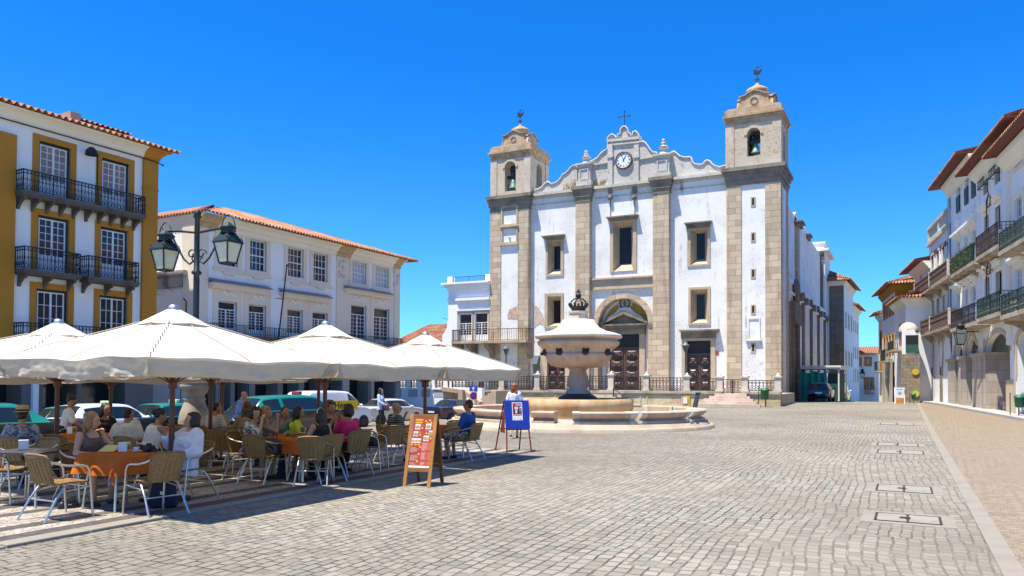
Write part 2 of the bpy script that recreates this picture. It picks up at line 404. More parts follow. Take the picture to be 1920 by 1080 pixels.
tcw=N(nt,'TexCoord');spw=N(nt,'SeparateXYZ');nt.links.new(tcw.outputs['Generated'],spw.inputs[0])
nt.links.new(mix(nt,ramp(nt,spw.outputs[2],-.02,.42),(.36,.86,1.35),(.075,.75,1.50)),tn.inputs[2])
hs=N(nt,'HueSaturation',Saturation=1.12,Value=1.0)
nt.links.new(sk.outputs[0],hs.inputs['Color']);nt.links.new(hs.outputs[0],tn.inputs[1]);nt.links.new(tn.outputs[0],bg.inputs[0])
S.view_settings.view_transform='Standard';S.view_settings.look='None';S.view_settings.exposure=.85;S.view_settings.gamma=1
S.render.engine='CYCLES';S.cycles.max_bounces=6;S.cycles.diffuse_bounces=3;S.cycles.caustics_reflective=False;S.cycles.caustics_refractive=False
# ---------------------------------------------------------------- ground
def sheet(name,xs,ys,m,dz=0,xf=None):
    vs=[];fs=[];nx=len(xs)
    for y in ys:
        for x in xs:
            X=xf(x,y) if xf else x
            vs.append((X,y,zg(X,y)+dz))
    for j in range(len(ys)-1):
        for i in range(nx-1):
            a=j*nx+i;fs.append((a,a+1,a+nx+1,a+nx))
    b=MB();b.smooth=True;b.add(vs,fs);o=b.build(name,m);o['kind']='structure';return o
fr_=lambda a,b,s:[a+(b-a)*i/int(round((b-a)/s)) for i in range(int(round((b-a)/s))+1)]
ys=[-400,-100,-30]+fr_(-8,100,2)+[120,160,250,500,900]
sheet('plaza_ground',[-900,-300,-120,-60]+fr_(-44,16,1)+[30,60,200,900],ys,M['setts'])
kx=lambda y:3.75-.1317*(y-45)
def roadx(t,y): return .95+(kx(y)-.95)*t if kx(y)>.95 else .95+.01*t
sheet('cobbled_road',fr_(0,1,.1),[-8]+fr_(-4,66,2),M['cobble'],.006,roadx)
sheet('kerb_strip',[.77,.86,.96],fr_(-8,72,2),M['kerb'],.012)
# arcade pavement with its kerb
b=MB()
for j in range(0,44):
    y=8+j*1.5;y2=y+1.49
    for (a,c,h) in ((0,.28,.135),(.285,14,.128)):
        z=max(zg(4,y),0);z2=max(zg(4,y2),0)
        x0,x1,x2,x3=kx(y)+a,kx(y)+c,kx(y2)+a,kx(y2)+c
        b.add([(x0,y,z-.1),(x1,y,z-.1),(x3,y2,z2-.1),(x2,y2,z2-.1),(x0,y,z+h),(x1,y,z+h),(x3,y2,z2+h),(x2,y2,z2+h)],[(4,5,6,7),(0,1,5,4),(1,2,6,5),(3,0,4,7),(2,3,7,6)])
o=b.build('arcade_pavement',M['pave']);o['kind']='structure'
# cafe terrace paving: dark and pale bands of small cut stones
def bandmat():
    m,nt,b=nm('banded_mosaic_paving');tc=N(nt,'TexCoord');sp=N(nt,'SeparateXYZ');nt.links.new(tc.outputs['Object'],sp.inputs[0])
    v=tc.outputs['Object'];nz=noise_(nt,v,3.,3)
    x=mathn(nt,'ADD',sp.outputs[0],mathn(nt,'MULTIPLY',mathn(nt,'SUBTRACT',nz,.5),.09))
    t=mathn(nt,'DIVIDE',mathn(nt,'ADD',x,18.),10.)
    cr=N(nt,'ValToRGB');cr.color_ramp.interpolation='CONSTANT';e=cr.color_ramp.elements
    lt=(.42,.36,.285);dk=(.075,.066,.057)
    ed=[(-18,lt)];xx=-17.6
    while xx<-11.3: ed+= [(xx,dk),(xx+.36,lt)];xx+=1.02
    ed+=[(-10.72,dk),(-10.4,lt),(-10.05,dk),(-9.82,lt),(-9.14,dk),(-8.9,lt),(-8.66,dk),(-8.3,lt)]
    ed.sort(key=lambda a:a[0])
    e[0].position=0;e[0].color=rgb(lt);e[1].position=1;e[1].color=rgb(lt)
    for p,c in ed[1:]:
        q=e.new((p+18)/10);q.color=rgb(c)
    nt.links.new(t,cr.inputs[0])
    vo=N(nt,'TexVoronoi',Scale=13.,feature='DISTANCE_TO_EDGE');nt.links.new(v,vo.inputs['Vector'])
    vc=N(nt,'TexVoronoi',Scale=13.);nt.links.new(v,vc.inputs['Vector'])
    sv=N(nt,'SeparateColor');nt.links.new(vc.outputs['Color'],sv.inputs[0])
    h=N(nt,'HueSaturation');nt.links.new(cr.outputs[0],h.inputs['Color']);nt.links.new(ramp(nt,sv.outputs[0],0,1,.75,1.15),h.inputs['Value'])
    j=ramp(nt,vo.outputs['Distance'],.02,.09,1,0)
    col=mix(nt,mathn(nt,'MULTIPLY',j,.55),h.outputs[0],(.12,.095,.07))
    col=mix(nt,ramp(nt,noise_(nt,v,.7,5),.5,.7,0,.35),col,(.20,.165,.13))
    nt.links.new(col,b.inputs['Base Color']);b.inputs['Roughness'].default_value=.75
    bumpn(nt,b,mathn(nt,'MULTIPLY',j,-1.),.6,.015);return m
M['bands']=bandmat()
o=sheet('cafe_terrace',[-17.9]+fr_(-17,-8.3,.5)+[-8.27],fr_(0,17,1),M['bands'],.012)
b=MB()
y=0
while y<17:
    l=rng.uniform(.8,1.25);b.box(-8.26,y,-.05,-8.02+rng.uniform(-.012,.012),min(y+l-.015,17),.03+rng.uniform(-.006,.006));y+=l
o=b.build('terrace_kerb',M['kerb'],bevel=.012);o['kind']='structure'
# drain covers let into the paving
M['lid']=stoney('pale_lid',(.30,.27,.212),(.22,.195,.155),2,.6)
def cover(px,py,w,d,label):
    p=GG(px,py);t=thing('manhole_cover',label,'manhole cover',(p.x,p.y,p.z),0,'drain covers in the paving')
    b=MB()
    for x in (-w/2,0,w/2): b.box(x-.011,-d/2,0,x+.011,d/2,.012)
    for y in (-d/2,d/2): b.box(-w/2+.012,y-.011,0,-.012,y+.011,.011);b.box(.012,y-.011,0,w/2-.012,y+.011,.011)
    b.build('frame',M['rust'],t)
    b=MB();b.box(-w/2+.02,-d/2+.02,-.01,-.02,d/2-.02,.009);b.box(.02,-d/2+.02,-.01,w/2-.02,d/2-.02,.009);b.build('lid',stoney('pale_lid',(.30,.27,.212),(.22,.195,.155),2,.6) if 'lid' not in M else M['lid'],t)
    b=MB();e=.16
    b.box(-w/2-e,-d/2-e,-.02,w/2+e,-d/2-.02,.004);b.box(-w/2-e,d/2+.02,-.02,w/2+e,d/2+e,.004);b.box(-w/2-e,-d/2-.02,-.02,-w/2-.02,d/2+.02,.004);b.box(w/2+.02,-d/2-.02,-.02,w/2+e,d/2+.02,.004);b.build('surround',M['kerb'],t)
    b=MB();b.box(-.09,-.05,.0125,.03,.05,.018);b.build('handle',M['rust'],t)
cover(1695,917,.78,.85,'rusty framed double drain cover, second nearest in the paving')
cover(1702,973,.72,.6,'pale stone drain cover with dark frame, nearest to the viewer')
cover(1688,848,1.0,1.1,'pair of drain lids in the paving, third in the row')
cover(1683,834,1.0,1.0,'pair of drain lids in the paving, fourth in the row')
cover(1682,795,1.2,1.6,'most distant drain cover in the row')
# ---------------------------------------------------------------- people
def capsule(b,a,c,r0,r1,n=10):
    a=Vector(a);c=Vector(c);d=c-a;L=d.length
    if L<1e-5: b.ball(a,r0,n,6);return
    d/=L;p=d.orthogonal().normalized();q=d.cross(p)
    prof=[(-r0,0)]+[(-r0*math.cos(t),r0*math.sin(t)) for t in (.5,1.05)]+[(0,r0)]+[(L,r1)]+[(L+r1*math.sin(t),r1*math.cos(t)) for t in (.5,1.05)]+[(L+r1,0)]
    vs=[];fs=[]
    for s,r in prof:
        for k in range(n):
            t=2*math.pi*k/n;vs.append(a+d*s+(p*math.cos(t)+q*math.sin(t))*max(r,1e-4))
    m=len(prof);b.add(vs,[(i*n+k,i*n+(k+1)%n,(i+1)*n+(k+1)%n,(i+1)*n+k) for i in range(m-1) for k in range(n)]+[tuple(range(n-1,-1,-1)),tuple(range((m-1)*n,m*n))])
def loft(b,rings,n=16):
    "rings: (centre, xaxis, yaxis, rx, ry)"
    vs=[]
    for c,x,y,rx,ry in rings:
        for k in range(n):
            t=2*math.pi*k/n;vs.append(c+x*(rx*math.cos(t))+y*(ry*math.sin(t)))
    m=len(rings);b.add(vs,[(i*n+k,i*n+(k+1)%n,(i+1)*n+(k+1)%n,(i+1)*n+k) for i in range(m-1) for k in range(n)]+[tuple(range(n-1,-1,-1)),tuple(range((m-1)*n,m*n))])
RS_=bpy.data.scenes.new('scratch')
def remesh(b,name,m,par,vox,sm_=3,noisy=0,seed=0):
    me=bpy.data.meshes.new('tmp');me.from_pydata([tuple(v) for v in b.v],[],b.f);bm=bmesh.new();bm.from_mesh(me);bmesh.ops.recalc_face_normals(bm,faces=bm.faces);bm.to_mesh(me);bm.free()
    o=bpy.data.objects.new('tmp',me);RS_.collection.objects.link(o)
    r=o.modifiers.new('r','REMESH');r.mode='VOXEL';r.voxel_size=vox;r.use_smooth_shade=True
    if sm_: s=o.modifiers.new('s','SMOOTH');s.factor=.5;s.iterations=sm_
    vl=RS_.view_layers[0];vl.update();m2=bpy.data.meshes.new_from_object(o.evaluated_get(vl.depsgraph))
    bpy.data.objects.remove(o);bpy.data.meshes.remove(me)
    if noisy:
        NV=[(Vector(v.co),Vector(v.normal)) for v in m2.vertices]
        for v,(p,vn) in zip(m2.vertices,NV):
            v.co=p+vn*(noise.noise(Vector((p.x*15,p.y*15,p.z*8+seed)))*noisy*1.7+noise.noise(p*38+Vector((seed,0,0)))*noisy+noise.noise(Vector((p.x*70,p.y*70,p.z*9)))*noisy*.7)
    m2.name=name;m2.materials.clear();m2.materials.append(m);o=bpy.data.objects.new(name,m2);COL.objects.link(o);o.parent=par
    m2.polygons.foreach_set('use_smooth',[True]*len(m2.polygons));return o
def ik(a,t,l1,l2,hint):
    a=Vector(a);t=Vector(t);d=t-a;L=min(d.length,(l1+l2)*.995);d.normalize();t=a+d*L
    x=(l1*l1-l2*l2+L*L)/(2*L);h=math.sqrt(max(0,l1*l1-x*x));u=Vector(hint)-d*Vector(hint).dot(d);u.normalize()
    return a+d*x+u*h,t
def cmat(name,c,**k): return simple(name,c,k.pop('rough',.85),var=k.pop('var',.18),vs=9,**k)
def stripes(name,c,c2,freq,axis=2,th=.6):
    m,nt,b=nm(name);tc=N(nt,'TexCoord');sp=N(nt,'SeparateXYZ');nt.links.new(tc.outputs['Object'],sp.inputs[0])
    v=mathn(nt,'FRACT',mathn(nt,'MULTIPLY',sp.outputs[axis],freq));f=mathn(nt,'GREATER_THAN',v,th);nt.links.new(mix(nt,f,c,c2),b.inputs['Base Color']);b.inputs['Roughness'].default_value=.85;return m
def checks(name,c,c2,sc):
    m,nt,b=nm(name);tc=N(nt,'TexCoord');v=N(nt,'TexVoronoi',Scale=sc);nt.links.new(tc.outputs['Object'],v.inputs['Vector']);s=N(nt,'SeparateColor');nt.links.new(v.outputs['Color'],s.inputs[0])
    nt.links.new(mix(nt,ramp(nt,s.outputs[0],.35,.6),c,c2),b.inputs['Base Color']);b.inputs['Roughness'].default_value=.85;return m
def skinm(name,c):
    m,nt,b=nm(name);tc=N(nt,'TexCoord');n=noise_(nt,tc.outputs['Object'],7,4);nt.links.new(mix(nt,ramp(nt,n,.4,.65,0,.35),c,(c[0]*.85,c[1]*.68,c[2]*.6)),b.inputs['Base Color']);b.inputs['Roughness'].default_value=.5;b.inputs['Subsurface Weight'].default_value=.08;b.inputs['Subsurface Radius'].default_value=(.01,.004,.002);return m
SK=skinm('skin',(.52,.285,.185));SK2=skinm('skin_tan',(.40,.20,.115))
HB=cmat('hair_black',(.012,.009,.008),rough=.45);HBR=cmat('hair_brown',(.06,.028,.014),rough=.45);HBL=cmat('hair_blonde',(.30,.155,.06),rough=.5,var=.35);HR=cmat('hair_red',(.30,.075,.018),rough=.5,var=.3);HG=cmat('hair_grey',(.25,.2,.16),rough=.5)
JEAN=cmat('dark_jeans',(.02,.028,.06));BLK=cmat('black_cloth',(.010,.010,.011));SHOE=simple('dark_shoes',(.03,.022,.02),.5);EYE=simple('eye_dark',(.02,.012,.01),.2);SUNG=simple('sunglasses_black',(.006,.006,.007),.12)
LIP=simple('lips',(.38,.12,.10),.5)
def person(label,x,y,face,skin=None,hair=('short',None),top=None,low=None,seat=None,lean=0,twist=0,roll=0,head=(0,0,0),hands=None,feet=None,fat=1.,s=1.,sleeve=.5,legs=1.,skirt=False,glasses=0,vox=.011,neck=1,loose=.014,shoes=None,extra=None,fem=True,tophem=-.06,handcurl=.6):
    """face: world direction the body faces. seat: pelvis height when seated. lean: forward lean of the torso. head=(yaw left, pitch down, roll).
    hands / feet: local targets ((x,y,z) right, left), y forward"""
    skin=skin or SK;z0=zg(x,y)+.014
    t=thing('person',label,'person',(x,y,z0),R(face-90));s*=.95;t.scale=(s,s,s)
    sit=seat is not None;hz=seat if sit else .93
    P=Vector((0,0,hz));q=Euler((-R(lean),R(roll),R(twist))).to_matrix();T=q@Vector((0,0,1));X=q@Vector((1,0,0));Y=q@Vector((0,1,0))
    at_=lambda h,yo=0,xo=0:P+T*h+Y*yo+X*xo
    f=fat
    sw=.152 if fem else .178
    Nk=at_(.50);RS=at_(.455,-.005,sw*(.85+.15*f));LS=at_(.455,-.005,-sw*(.85+.15*f))
    TR=[(-.09,.135,.10),(-.02,.172,.118),(.08,.158 if fem else .160,.112),(.18,.138 if fem else .152,.103),(.28,.150 if fem else .168,.115),(.37,.158 if fem else .185,.118),(.43,.150 if fem else .18,.098),(.475,.10,.07),(.51,.056,.056)]
    def torso(b,h0,h1,g,n=20):
        R_=[]
        for i,(h,rx,ry) in enumerate(TR):
            if h<h0-1e-6 or h>h1+1e-6: continue
            k=f if h<.4 else 1+(f-1)*.35
            R_.append((at_(h,(.012 if .05<h<.4 else 0)+(.03*(f-1) if h<.35 else 0)),X,Y,rx*k+g,ry*(k*1.05 if f>1 else k)+g))
        loft(b,R_,n)
        if fem and h1>.35 and h0<.3:
            for e in (-1,1): b.ball(at_(.315,.075*min(f,1.25),e*.075*f),(.07*f+g,.062*f+g,.068*f+g),10,8)
    hr,hl=hands or ((.25,.25,hz+.05),(-.25,.25,hz+.05))
    EL=[];arms=[]
    for S_,h,e in ((RS,hr,1),(LS,hl,-1)):
        E_,W=ik(S_,h,.275,.245,(e*.45,-.12,-1));arms.append((S_,E_,W,e))
    fr,fl_=feet or (((.12,.36,0),(-.12,.36,0)) if sit else ((.1,.02,0),(-.1,.02,0)))
    LG=[]
    for e,ft in ((1,fr),(-1,fl_)):
        Hp=P+Vector((e*.092*f,0,-.02));K,A_=ik(Hp,(ft[0],ft[1],ft[2]+.085),.43,.42,(e*.15,1,.25 if sit else .05));LG.append((Hp,K,A_,e,ft))
    # head frame
    hd=Euler((-R(head[1]),R(head[2]),R(head[0]))).to_matrix()
    NB=at_(.505,-.005);ht=(T*.5+Vector((0,0,.5))).normalized();HC=NB+ht*.165+Vector((0,.018,0))
    hx,hy,hzv=hd@Vector((1,0,0)),hd@Vector((0,1,0)),hd@Vector((0,0,1))
    hp=lambda a,b_,c:HC+hx*a+hy*b_+hzv*c
    b=MB();torso(b,-.09,.52,0)
    for S_,E_,W,e in arms:
        k=.9+.1*f if f<1.05 else f*.98
        b.ball(S_,.056*k,10,8);capsule(b,S_,E_,.049*k,.038*k);capsule(b,E_,W,.039*k,.026)
        d=(W-E_).normalized();up=(Vector((0,0,1))-d*d.z);up=up.normalized() if up.length>.1 else Vector((0,1,0));sd=d.cross(up)*e
        pc=W+d*.05;capsule(b,W,W+d*.075+sd*.0,.024,.03);b.ball(W+d*.055,(.033,.033,.03),10,6)
        cu=handcurl;dn=-up
        for i,(o,l) in enumerate(((-.030,.066),(-.010,.075),(.010,.070),(.029,.054))):
            a0=W+d*.085+sd*o;a1=a0+(d*math.cos(cu*.7)+dn*math.sin(cu*.7)+sd*o*1.5).normalized()*l*.55;a2=a1+(d*math.cos(cu*1.7)+dn*math.sin(cu*1.7)).normalized()*l*.55
            capsule(b,a0,a1,.0095,.0088,7);capsule(b,a1,a2,.0088,.0075,7)
        a0=W+d*.03-sd*.026;a1=a0+(d*.6-sd*.75+dn*.35).normalized()*.045;a2=a1+(d*.9-sd*.15+dn*.3).normalized()*.034;capsule(b,a0,a1,.0125,.0105,7);capsule(b,a1,a2,.0105,.0085,7)
    for Hp,K,A_,e,ft in LG:
        k=.85+.15*f;capsule(b,Hp,K,.082*k*f**.3,.055*k);capsule(b,K,A_,.052*k,.035);b.ball(K.lerp(A_,.28)+Vector((0,-.018,0)),.052*k,10,8)
        dy=Vector((ft[0]*.12 if not sit else .1*e,1,0)).normalized();capsule(b,A_+Vector((0,0,-.05))-dy*.03,A_+Vector((0,0,-.058))+dy*.13,.036,.026)
    capsule(b,NB-T*.03,HC-hzv*.07-hy*.012,.054 if not fem else .047,.050 if not fem else .044)
    loft(b,[(hp(0,.05,-.118),hx,hy,.026,.03),(hp(0,.038,-.105),hx,hy,.042,.046),(hp(0,.018,-.07),hx,hy,.060,.074),(hp(0,.004,-.03),hx,hy,.069,.090),(hp(0,-.002,.015),hx,hy,.074,.098),(hp(0,-.008,.06),hx,hy,.070,.092),(hp(0,-.012,.095),hx,hy,.05,.068),(hp(0,-.014,.114),hx,hy,.015,.02)],18)
    capsule(b,hp(0,.090,.012),hp(0,.112,-.034),.009,.0155,8);b.ball(hp(0,.094,-.062),(.024,.012,.012),8,6)
    for e in (-1,1): b.ball(hp(e*.075,-.008,-.012),(.012,.022,.034),8,6);b.ball(hp(e*.03,.082,.028),(.022,.012,.008),8,5)
    B=remesh(b,'body',skin,t,vox,3)
    for e in (-1,1):
        g=MB();g.ball(hp(e*.031,.086,.008),(.0095,.0075,.0058),8,6);g.build('eye',EYE,B)
    g=MB();g.ball(hp(0,.103,-.065),(.022,.006,.006),8,5);g.build('mouth',LIP,B)
    if glasses:
        g=MB()
        for e in (-1,1):
            for i in range(1): g.ball(hp(e*.033,.100,.008) if glasses==1 else hp(e*.036,.03,.125),(.027,.009,.02),10,6)
            g.bar(hp(e*.06,.09,.014) if glasses==1 else hp(e*.06,.02,.11),hp(e*.078,-.01,.012) if glasses==1 else hp(e*.08,-.03,.05),.006)
        if glasses==1: g.bar(hp(-.03,.106,.014),hp(.03,.106,.014),.006)
        g.build('sunglasses',SUNG,B)
    # clothing
    if top:
        b=MB();torso(b,tophem-.03 if tophem<-.05 else tophem,.475 if neck else .43,loose)
        if tophem<-.08: loft(b,[(at_(-.02),X,Y,.172*f+loose,.118*f+loose),(at_(tophem),X,Y,.185*f+loose,.13*f+loose)],20)
        for S_,E_,W,e in arms:
            k=.9+.1*f if f<1.05 else f*1.02
            if sleeve>0:
                b.ball(S_,.050*k+loose*.8,10,8)
                if sleeve<=.55: capsule(b,S_,S_.lerp(E_,sleeve/.55),.054*k+loose,.046*k+loose*1.4)
                else: capsule(b,S_,E_,.054*k+loose,.042*k+loose*1.2);capsule(b,E_,E_.lerp(W,(sleeve-.55)/.45),.042*k+loose*1.1,.032*k+loose)
            else:
                st=[at_(.40,.088*k,e*.085),at_(.455,.055,e*.105),at_(.485,.0,e*.11),at_(.455,-.06,e*.105),at_(.40,-.085*k,e*.085)]
                for i_ in range(4): capsule(b,st[i_],st[i_+1],.030 if neck else .024,.030 if neck else .024)
        remesh(b,'top',top,t,vox,2,.004 if loose>.012 else .002,len(label))
    if low:
        b=MB();loft(b,[(at_(.10),X,Y,.158*f+.012,.112*f+.012),(at_(.0),X,Y,.172*f+.013,.12*f+.013),(at_(-.1),X,Y,.15*f+.014,.12*f+.014)],18)
        for Hp,K,A_,e,ft in LG:
            k=.85+.15*f
            if skirt: capsule(b,Hp,Hp.lerp(K,min(1,legs)),.095*k,.08*k)
            else:
                if legs<=.5: capsule(b,Hp,Hp.lerp(K,legs*2),.084*k*f**.3+.014,.06*k+.022)
                else: capsule(b,Hp,K,.084*k*f**.3+.013,.06*k+.013);capsule(b,K,K.lerp(A_,(legs-.5)*2),.056*k+.013,.042+.012)
        if skirt: capsule(b,LG[0][0].lerp(LG[0][1],.1),LG[1][0].lerp(LG[1][1],.1),.09,.09);capsule(b,LG[0][0].lerp(LG[0][1],.8*legs),LG[1][0].lerp(LG[1][1],.8*legs),.07,.07)
        remesh(b,'skirt' if skirt else 'trousers',low,t,vox,2,.003,3)
    for Hp,K,A_,e,ft in LG:
        b=MB();dy=Vector((ft[0]*.12 if not sit else .1*e,1,0)).normalized();capsule(b,A_+Vector((0,0,-.052))-dy*.035,A_+Vector((0,0,-.06))+dy*.14,.04,.03);b.M=None
        for i,v in enumerate(b.v):
            if v[2]<ft[2]+.004: b.v[i]=(v[0],v[1],ft[2]+.004)
        b.smooth=True;b.sm=[True]*len(b.f);b.build('shoe',shoes or SHOE,t)
    # hair
    kind,hm=hair
    if kind!='bald':
        b=MB();hm=hm or HB;el=lambda c,r:None
        def ell(c,r,n=14,m=10):
            vs=[];c=Vector(c)
            for j in range(m+1):
                p=math.pi*j/m
                for k in range(n):
                    t_=2*math.pi*k/n;vs.append(hp(c.x+r[0]*math.sin(p)*math.cos(t_),c.y+r[1]*math.sin(p)*math.sin(t_),c.z-r[2]*math.cos(p)))
            b.add(vs,[(j*n+k,j*n+(k+1)%n,(j+1)*n+(k+1)%n,(j+1)*n+k) for j in range(m) for k in range(n)])
        big=1.0 if kind in('short',) else 1.06
        ell((0,-.026,.040),(.082*big,.092*big,.088*big))
        if kind=='short': ell((0,-.045,-.02),(.076,.062,.06))
        if kind=='balding': b=MB();ell((0,-.05,-.012),(.081,.062,.048))
        if kind in('bob',): ell((0,-.045,-.03),(.096,.075,.10));ell((.066,.0,-.03),(.026,.05,.085));ell((-.066,.0,-.03),(.026,.05,.085));ell((0,.045,.085),(.066,.035,.022))
        if kind in('long','vlong'):
            ell((0,-.05,-.05),(.092,.066,.12));ell((.07,-.012,-.04),(.026,.045,.10));ell((-.07,-.012,-.04),(.026,.045,.10))
            L_=.24 if kind=='long' else .42
            for k in range(5): u=k/4;capsule(b,hp((u-.5)*.13,-.065,-.06),hp((u-.5)*.13,-.065,-.06)+Vector((0,-.03,-L_*(1-.12*abs(u-.5))))+T*0,.036,.02)
            if kind=='vlong': capsule(b,hp(-.06,.02,-.06),hp(-.075,.06,-.05)+Vector((0,0,-L_*.75)),.028,.016);capsule(b,hp(.06,.0,-.06),hp(.075,.03,-.05)+Vector((0,0,-L_*.6)),.024,.014)
        if kind in('bun','updo'): ell((0,-.05,-.0),(.08,.06,.07));ell((0,-.105,.035 if kind=='bun' else .075),(.055,.05,.055))
        if kind=='curly':
            rg=random.Random(4)
            for k in range(40):
                a,p=rg.uniform(0,6.28),rg.uniform(.2,1.75);r=.098;v=(r*math.sin(p)*math.cos(a)*.92,-.022+r*math.sin(p)*math.sin(a),.028+r*math.cos(p))
                if v[1]>.05 and v[2]<.07: continue
                ell(v,(.026,.026,.026),8,6)
        remesh(b,'hair',hm,B,max(.008,vox*.85),1,.006,5)
    if extra: extra(t,hp,at_,arms,LG,B)
    return t
def hat(m,band):
    def f(t,hp,at_,arms,LG,B):
        b=MB();M_=Matrix.Identity(4);x,y,z=hp(1,0,0)-hp(0,0,0),hp(0,1,0)-hp(0,0,0),hp(0,0,1)-hp(0,0,0);o=hp(0,-.015,.055)
        b.M=Matrix(((x.x,y.x,z.x,o.x),(x.y,y.y,z.y,o.y),(x.z,y.z,z.z,o.z),(0,0,0,1)))
        b.lathe([(.125,-.012),(.128,-.004),(.098,.004),(.099,.03),(.094,.075),(.075,.105),(.04,.098),(0,.088)],24);h=b.build('hat',m,t)
        g=MB();g.M=b.M;g.lathe([(.0995,.004),(.1005,.03),(.0985,.032)],24);g.build('hat_band',band,h)
    return f
def held(name,m,w=0,r=.03,h=.1):
    def f(t,hp,at_,arms,LG,B):
        W=arms[w][2];d=(arms[w][2]-arms[w][1]).normalized();p=W+d*.09
        b=MB();b.lathe([(0,0),(r*.8,0),(r,h),(r*.9,h),(0,.01)],14,(p.x,p.y,p.z-h*.5));o=b.build(name,m,None);o.matrix_world=t.matrix_world.copy() if False else o.matrix_world
        bpy.context.view_layer.update();o.location=t.location;o.rotation_euler=t.rotation_euler;o.scale=t.scale
        HELD.append(o)
    return f
HELD=[]
BR=cmat('brown_tank',(.14,.085,.07));WHT=cmat('white_blouse',(.72,.70,.74));PALE=cmat('pale_shirt',(.62,.58,.50));WT=cmat('white_top',(.74,.71,.66));PLAID=checks('plaid_shirt',(.10,.10,.11),(.32,.32,.33),22)
FLOW=checks('flowered_blouse',(.10,.085,.07),(.58,.54,.45),34);GREY=cmat('grey_tshirt',(.22,.21,.21));PINK=cmat('pink_tshirt',(.60,.015,.13));YEL=cmat('lime_shirt',(.52,.60,.04));STR=stripes('navy_striped_polo',(.012,.018,.03),(.30,.34,.38),22,2,.78);STW=stripes('white_striped_shirt',(.58,.55,.48),(.40,.37,.32),30,2,.6)
BLUE=cmat('blue_tshirt',(.01,.075,.30));LBL=cmat('light_blue_shirt',(.20,.33,.68));JKT=cmat('pale_blue_jacket',(.50,.55,.72));CAMO=checks('camouflage_shorts',(.10,.10,.08),(.38,.37,.32),28);TEE=cmat('white_tshirt',(.66,.68,.76));KHA=cmat('khaki_shorts',(.38,.31,.20));PURP=cmat('purple_skirt',(.045,.03,.075));MAROON=cmat('maroon_tie',(.16,.015,.02))
OR=cmat('orange_top',(.60,.22,.03));TAN=cmat('tan_top',(.30,.20,.13))
def bracelet(w=0):
    def f(t,hp,at_,arms,LG,B):
        E_,W=arms[w][1],arms[w][2];b=MB();b.tube([W.lerp(E_,.10),W.lerp(E_,.02)],.034,10);b.build('watch_strap',SHOE,B)
    return f
SEAT=.515
person('blonde woman in a brown tank top at the nearest table, looking sideways',-9.98,6.78,-6,SK,('long',HBL),BR,JEAN,SEAT,4,0,0,(48,8,0),((.24,.36,.735),(-.26,.42,.73)),None,1.06,1,0,.5,vox=.010,neck=0,loose=.006)
person('dark haired woman in a loose white blouse leaning back by the parasol pole',-9.06,7.58,-112,SK,('bob',HB),WHT,PURP,SEAT,-12,8,0,(-8,-6,0),((.10,.27,1.0),(-.30,.16,.67)),((.14,.42,0),(-.12,.40,0)),1.36,1,.78,1,skirt=True,vox=.010,loose=.035,tophem=-.16,extra=bracelet(1))
x,y=at(40,12.0);person('man in a straw hat and plaid shirt seen from behind at the left',x,y,125,SK2,('short',HB),PLAID,JEAN,SEAT,6,0,0,(0,4,0),((.3,.3,.74),(-.3,.3,.74)),None,1.12,1,.5,vox=.012,fem=False,extra=hat(simple('straw_hat',(.50,.30,.11),.7,var=.2,vs=25),BLK))
def tray(t,hp,at_,arms,LG,B):
    b=MB()
    for h,w in ((.43,.022),(.36,.03),(.27,.04)): b.ball(at_(h,.115,0),(w,.014,.06),8,6)
    b.build('tie',MAROON,t)
    b=MB();loft(b,[(at_(.04,.02),Vector((1,0,0)),Vector((0,1,0)),.19,.13),(at_(-.12,.02),Vector((1,0,0)),Vector((0,1,0)),.2,.145),(at_(-.48,.03),Vector((1,0,0)),Vector((0,1,0)),.2,.15)],18);b.smooth=True;b.build('apron',BLK,t)
x,y=at(121,13.9);person('waiter in a white shirt and dark tie bending over a table with a tray',x,y,58,SK2,('updo',HB),WT,BLK,None,14,0,0,(0,30,0),((.18,.38,.98),(-.16,.40,.98)),None,.95,.86,.5,1,vox=.012,extra=tray)
b=MB();x2,y2=x+.28,y+.42
b.lathe([(0,0),(.20,0),(.215,.02),(.2,.012),(0,.012)],24);o=b.build('serving_tray',M['black']);o.location=(x2,y2,zg(x2,y2)+.86);tag(o,'round dark serving tray held by the waiter','tray')
x,y=at(232,13.1);person('broad man in a pale shirt seen from behind, bending over the rear table',x,y,104,SK2,('short',HB),PALE,KHA,SEAT,24,0,-10,(-10,12,0),((.3,.4,.75),(-.28,.36,.75)),None,1.42,1,.45,.45,vox=.012,fem=False,loose=.02)
x,y=at(277,12.6);person('woman in a white sleeveless top seen from behind, hair pinned up',x,y,78,SK2,('bun',HB),WT,BLK,SEAT,20,0,4,(-12,14,0),((.18,.34,.95),(-.2,.36,.74)),None,1.12,1,0,1,vox=.011,loose=.012)
x,y=at(192,15.0);person('dark haired woman in black at the far side behind the broad man',x,y,-10,SK2,('long',HB),BLK,BLK,SEAT,16,0,0,(10,10,0),((.2,.36,.76),(-.2,.36,.76)),None,1,1,.4,vox=.014)
x,y=at(305,15.1);person('small child in an orange top at the rear table',x,y,-72,SK2,('short',HB),OR,JEAN,.52,10,0,0,(0,10,0),((.14,.26,.74),(-.14,.26,.74)),None,.9,.8,.45,.45,vox=.014,fem=False)
x,y=at(396,15.7);person('man in a striped white shirt seen from behind, beyond the bare pole',x,y,84,SK2,('short',HB),STW,KHA,SEAT,14,0,0,(-15,8,0),((.28,.4,.75),(-.25,.38,.75)),None,1.14,1,.4,.5,vox=.012,fem=False)
x,y=at(432,16.5);person('tanned companion leaning over the rear bare table',x,y,205,SK2,('short',HBR),TAN,KHA,SEAT,26,0,0,(0,14,0),((.2,.42,.76),(-.2,.42,.76)),None,1,1,.2,.5,vox=.014,fem=False)
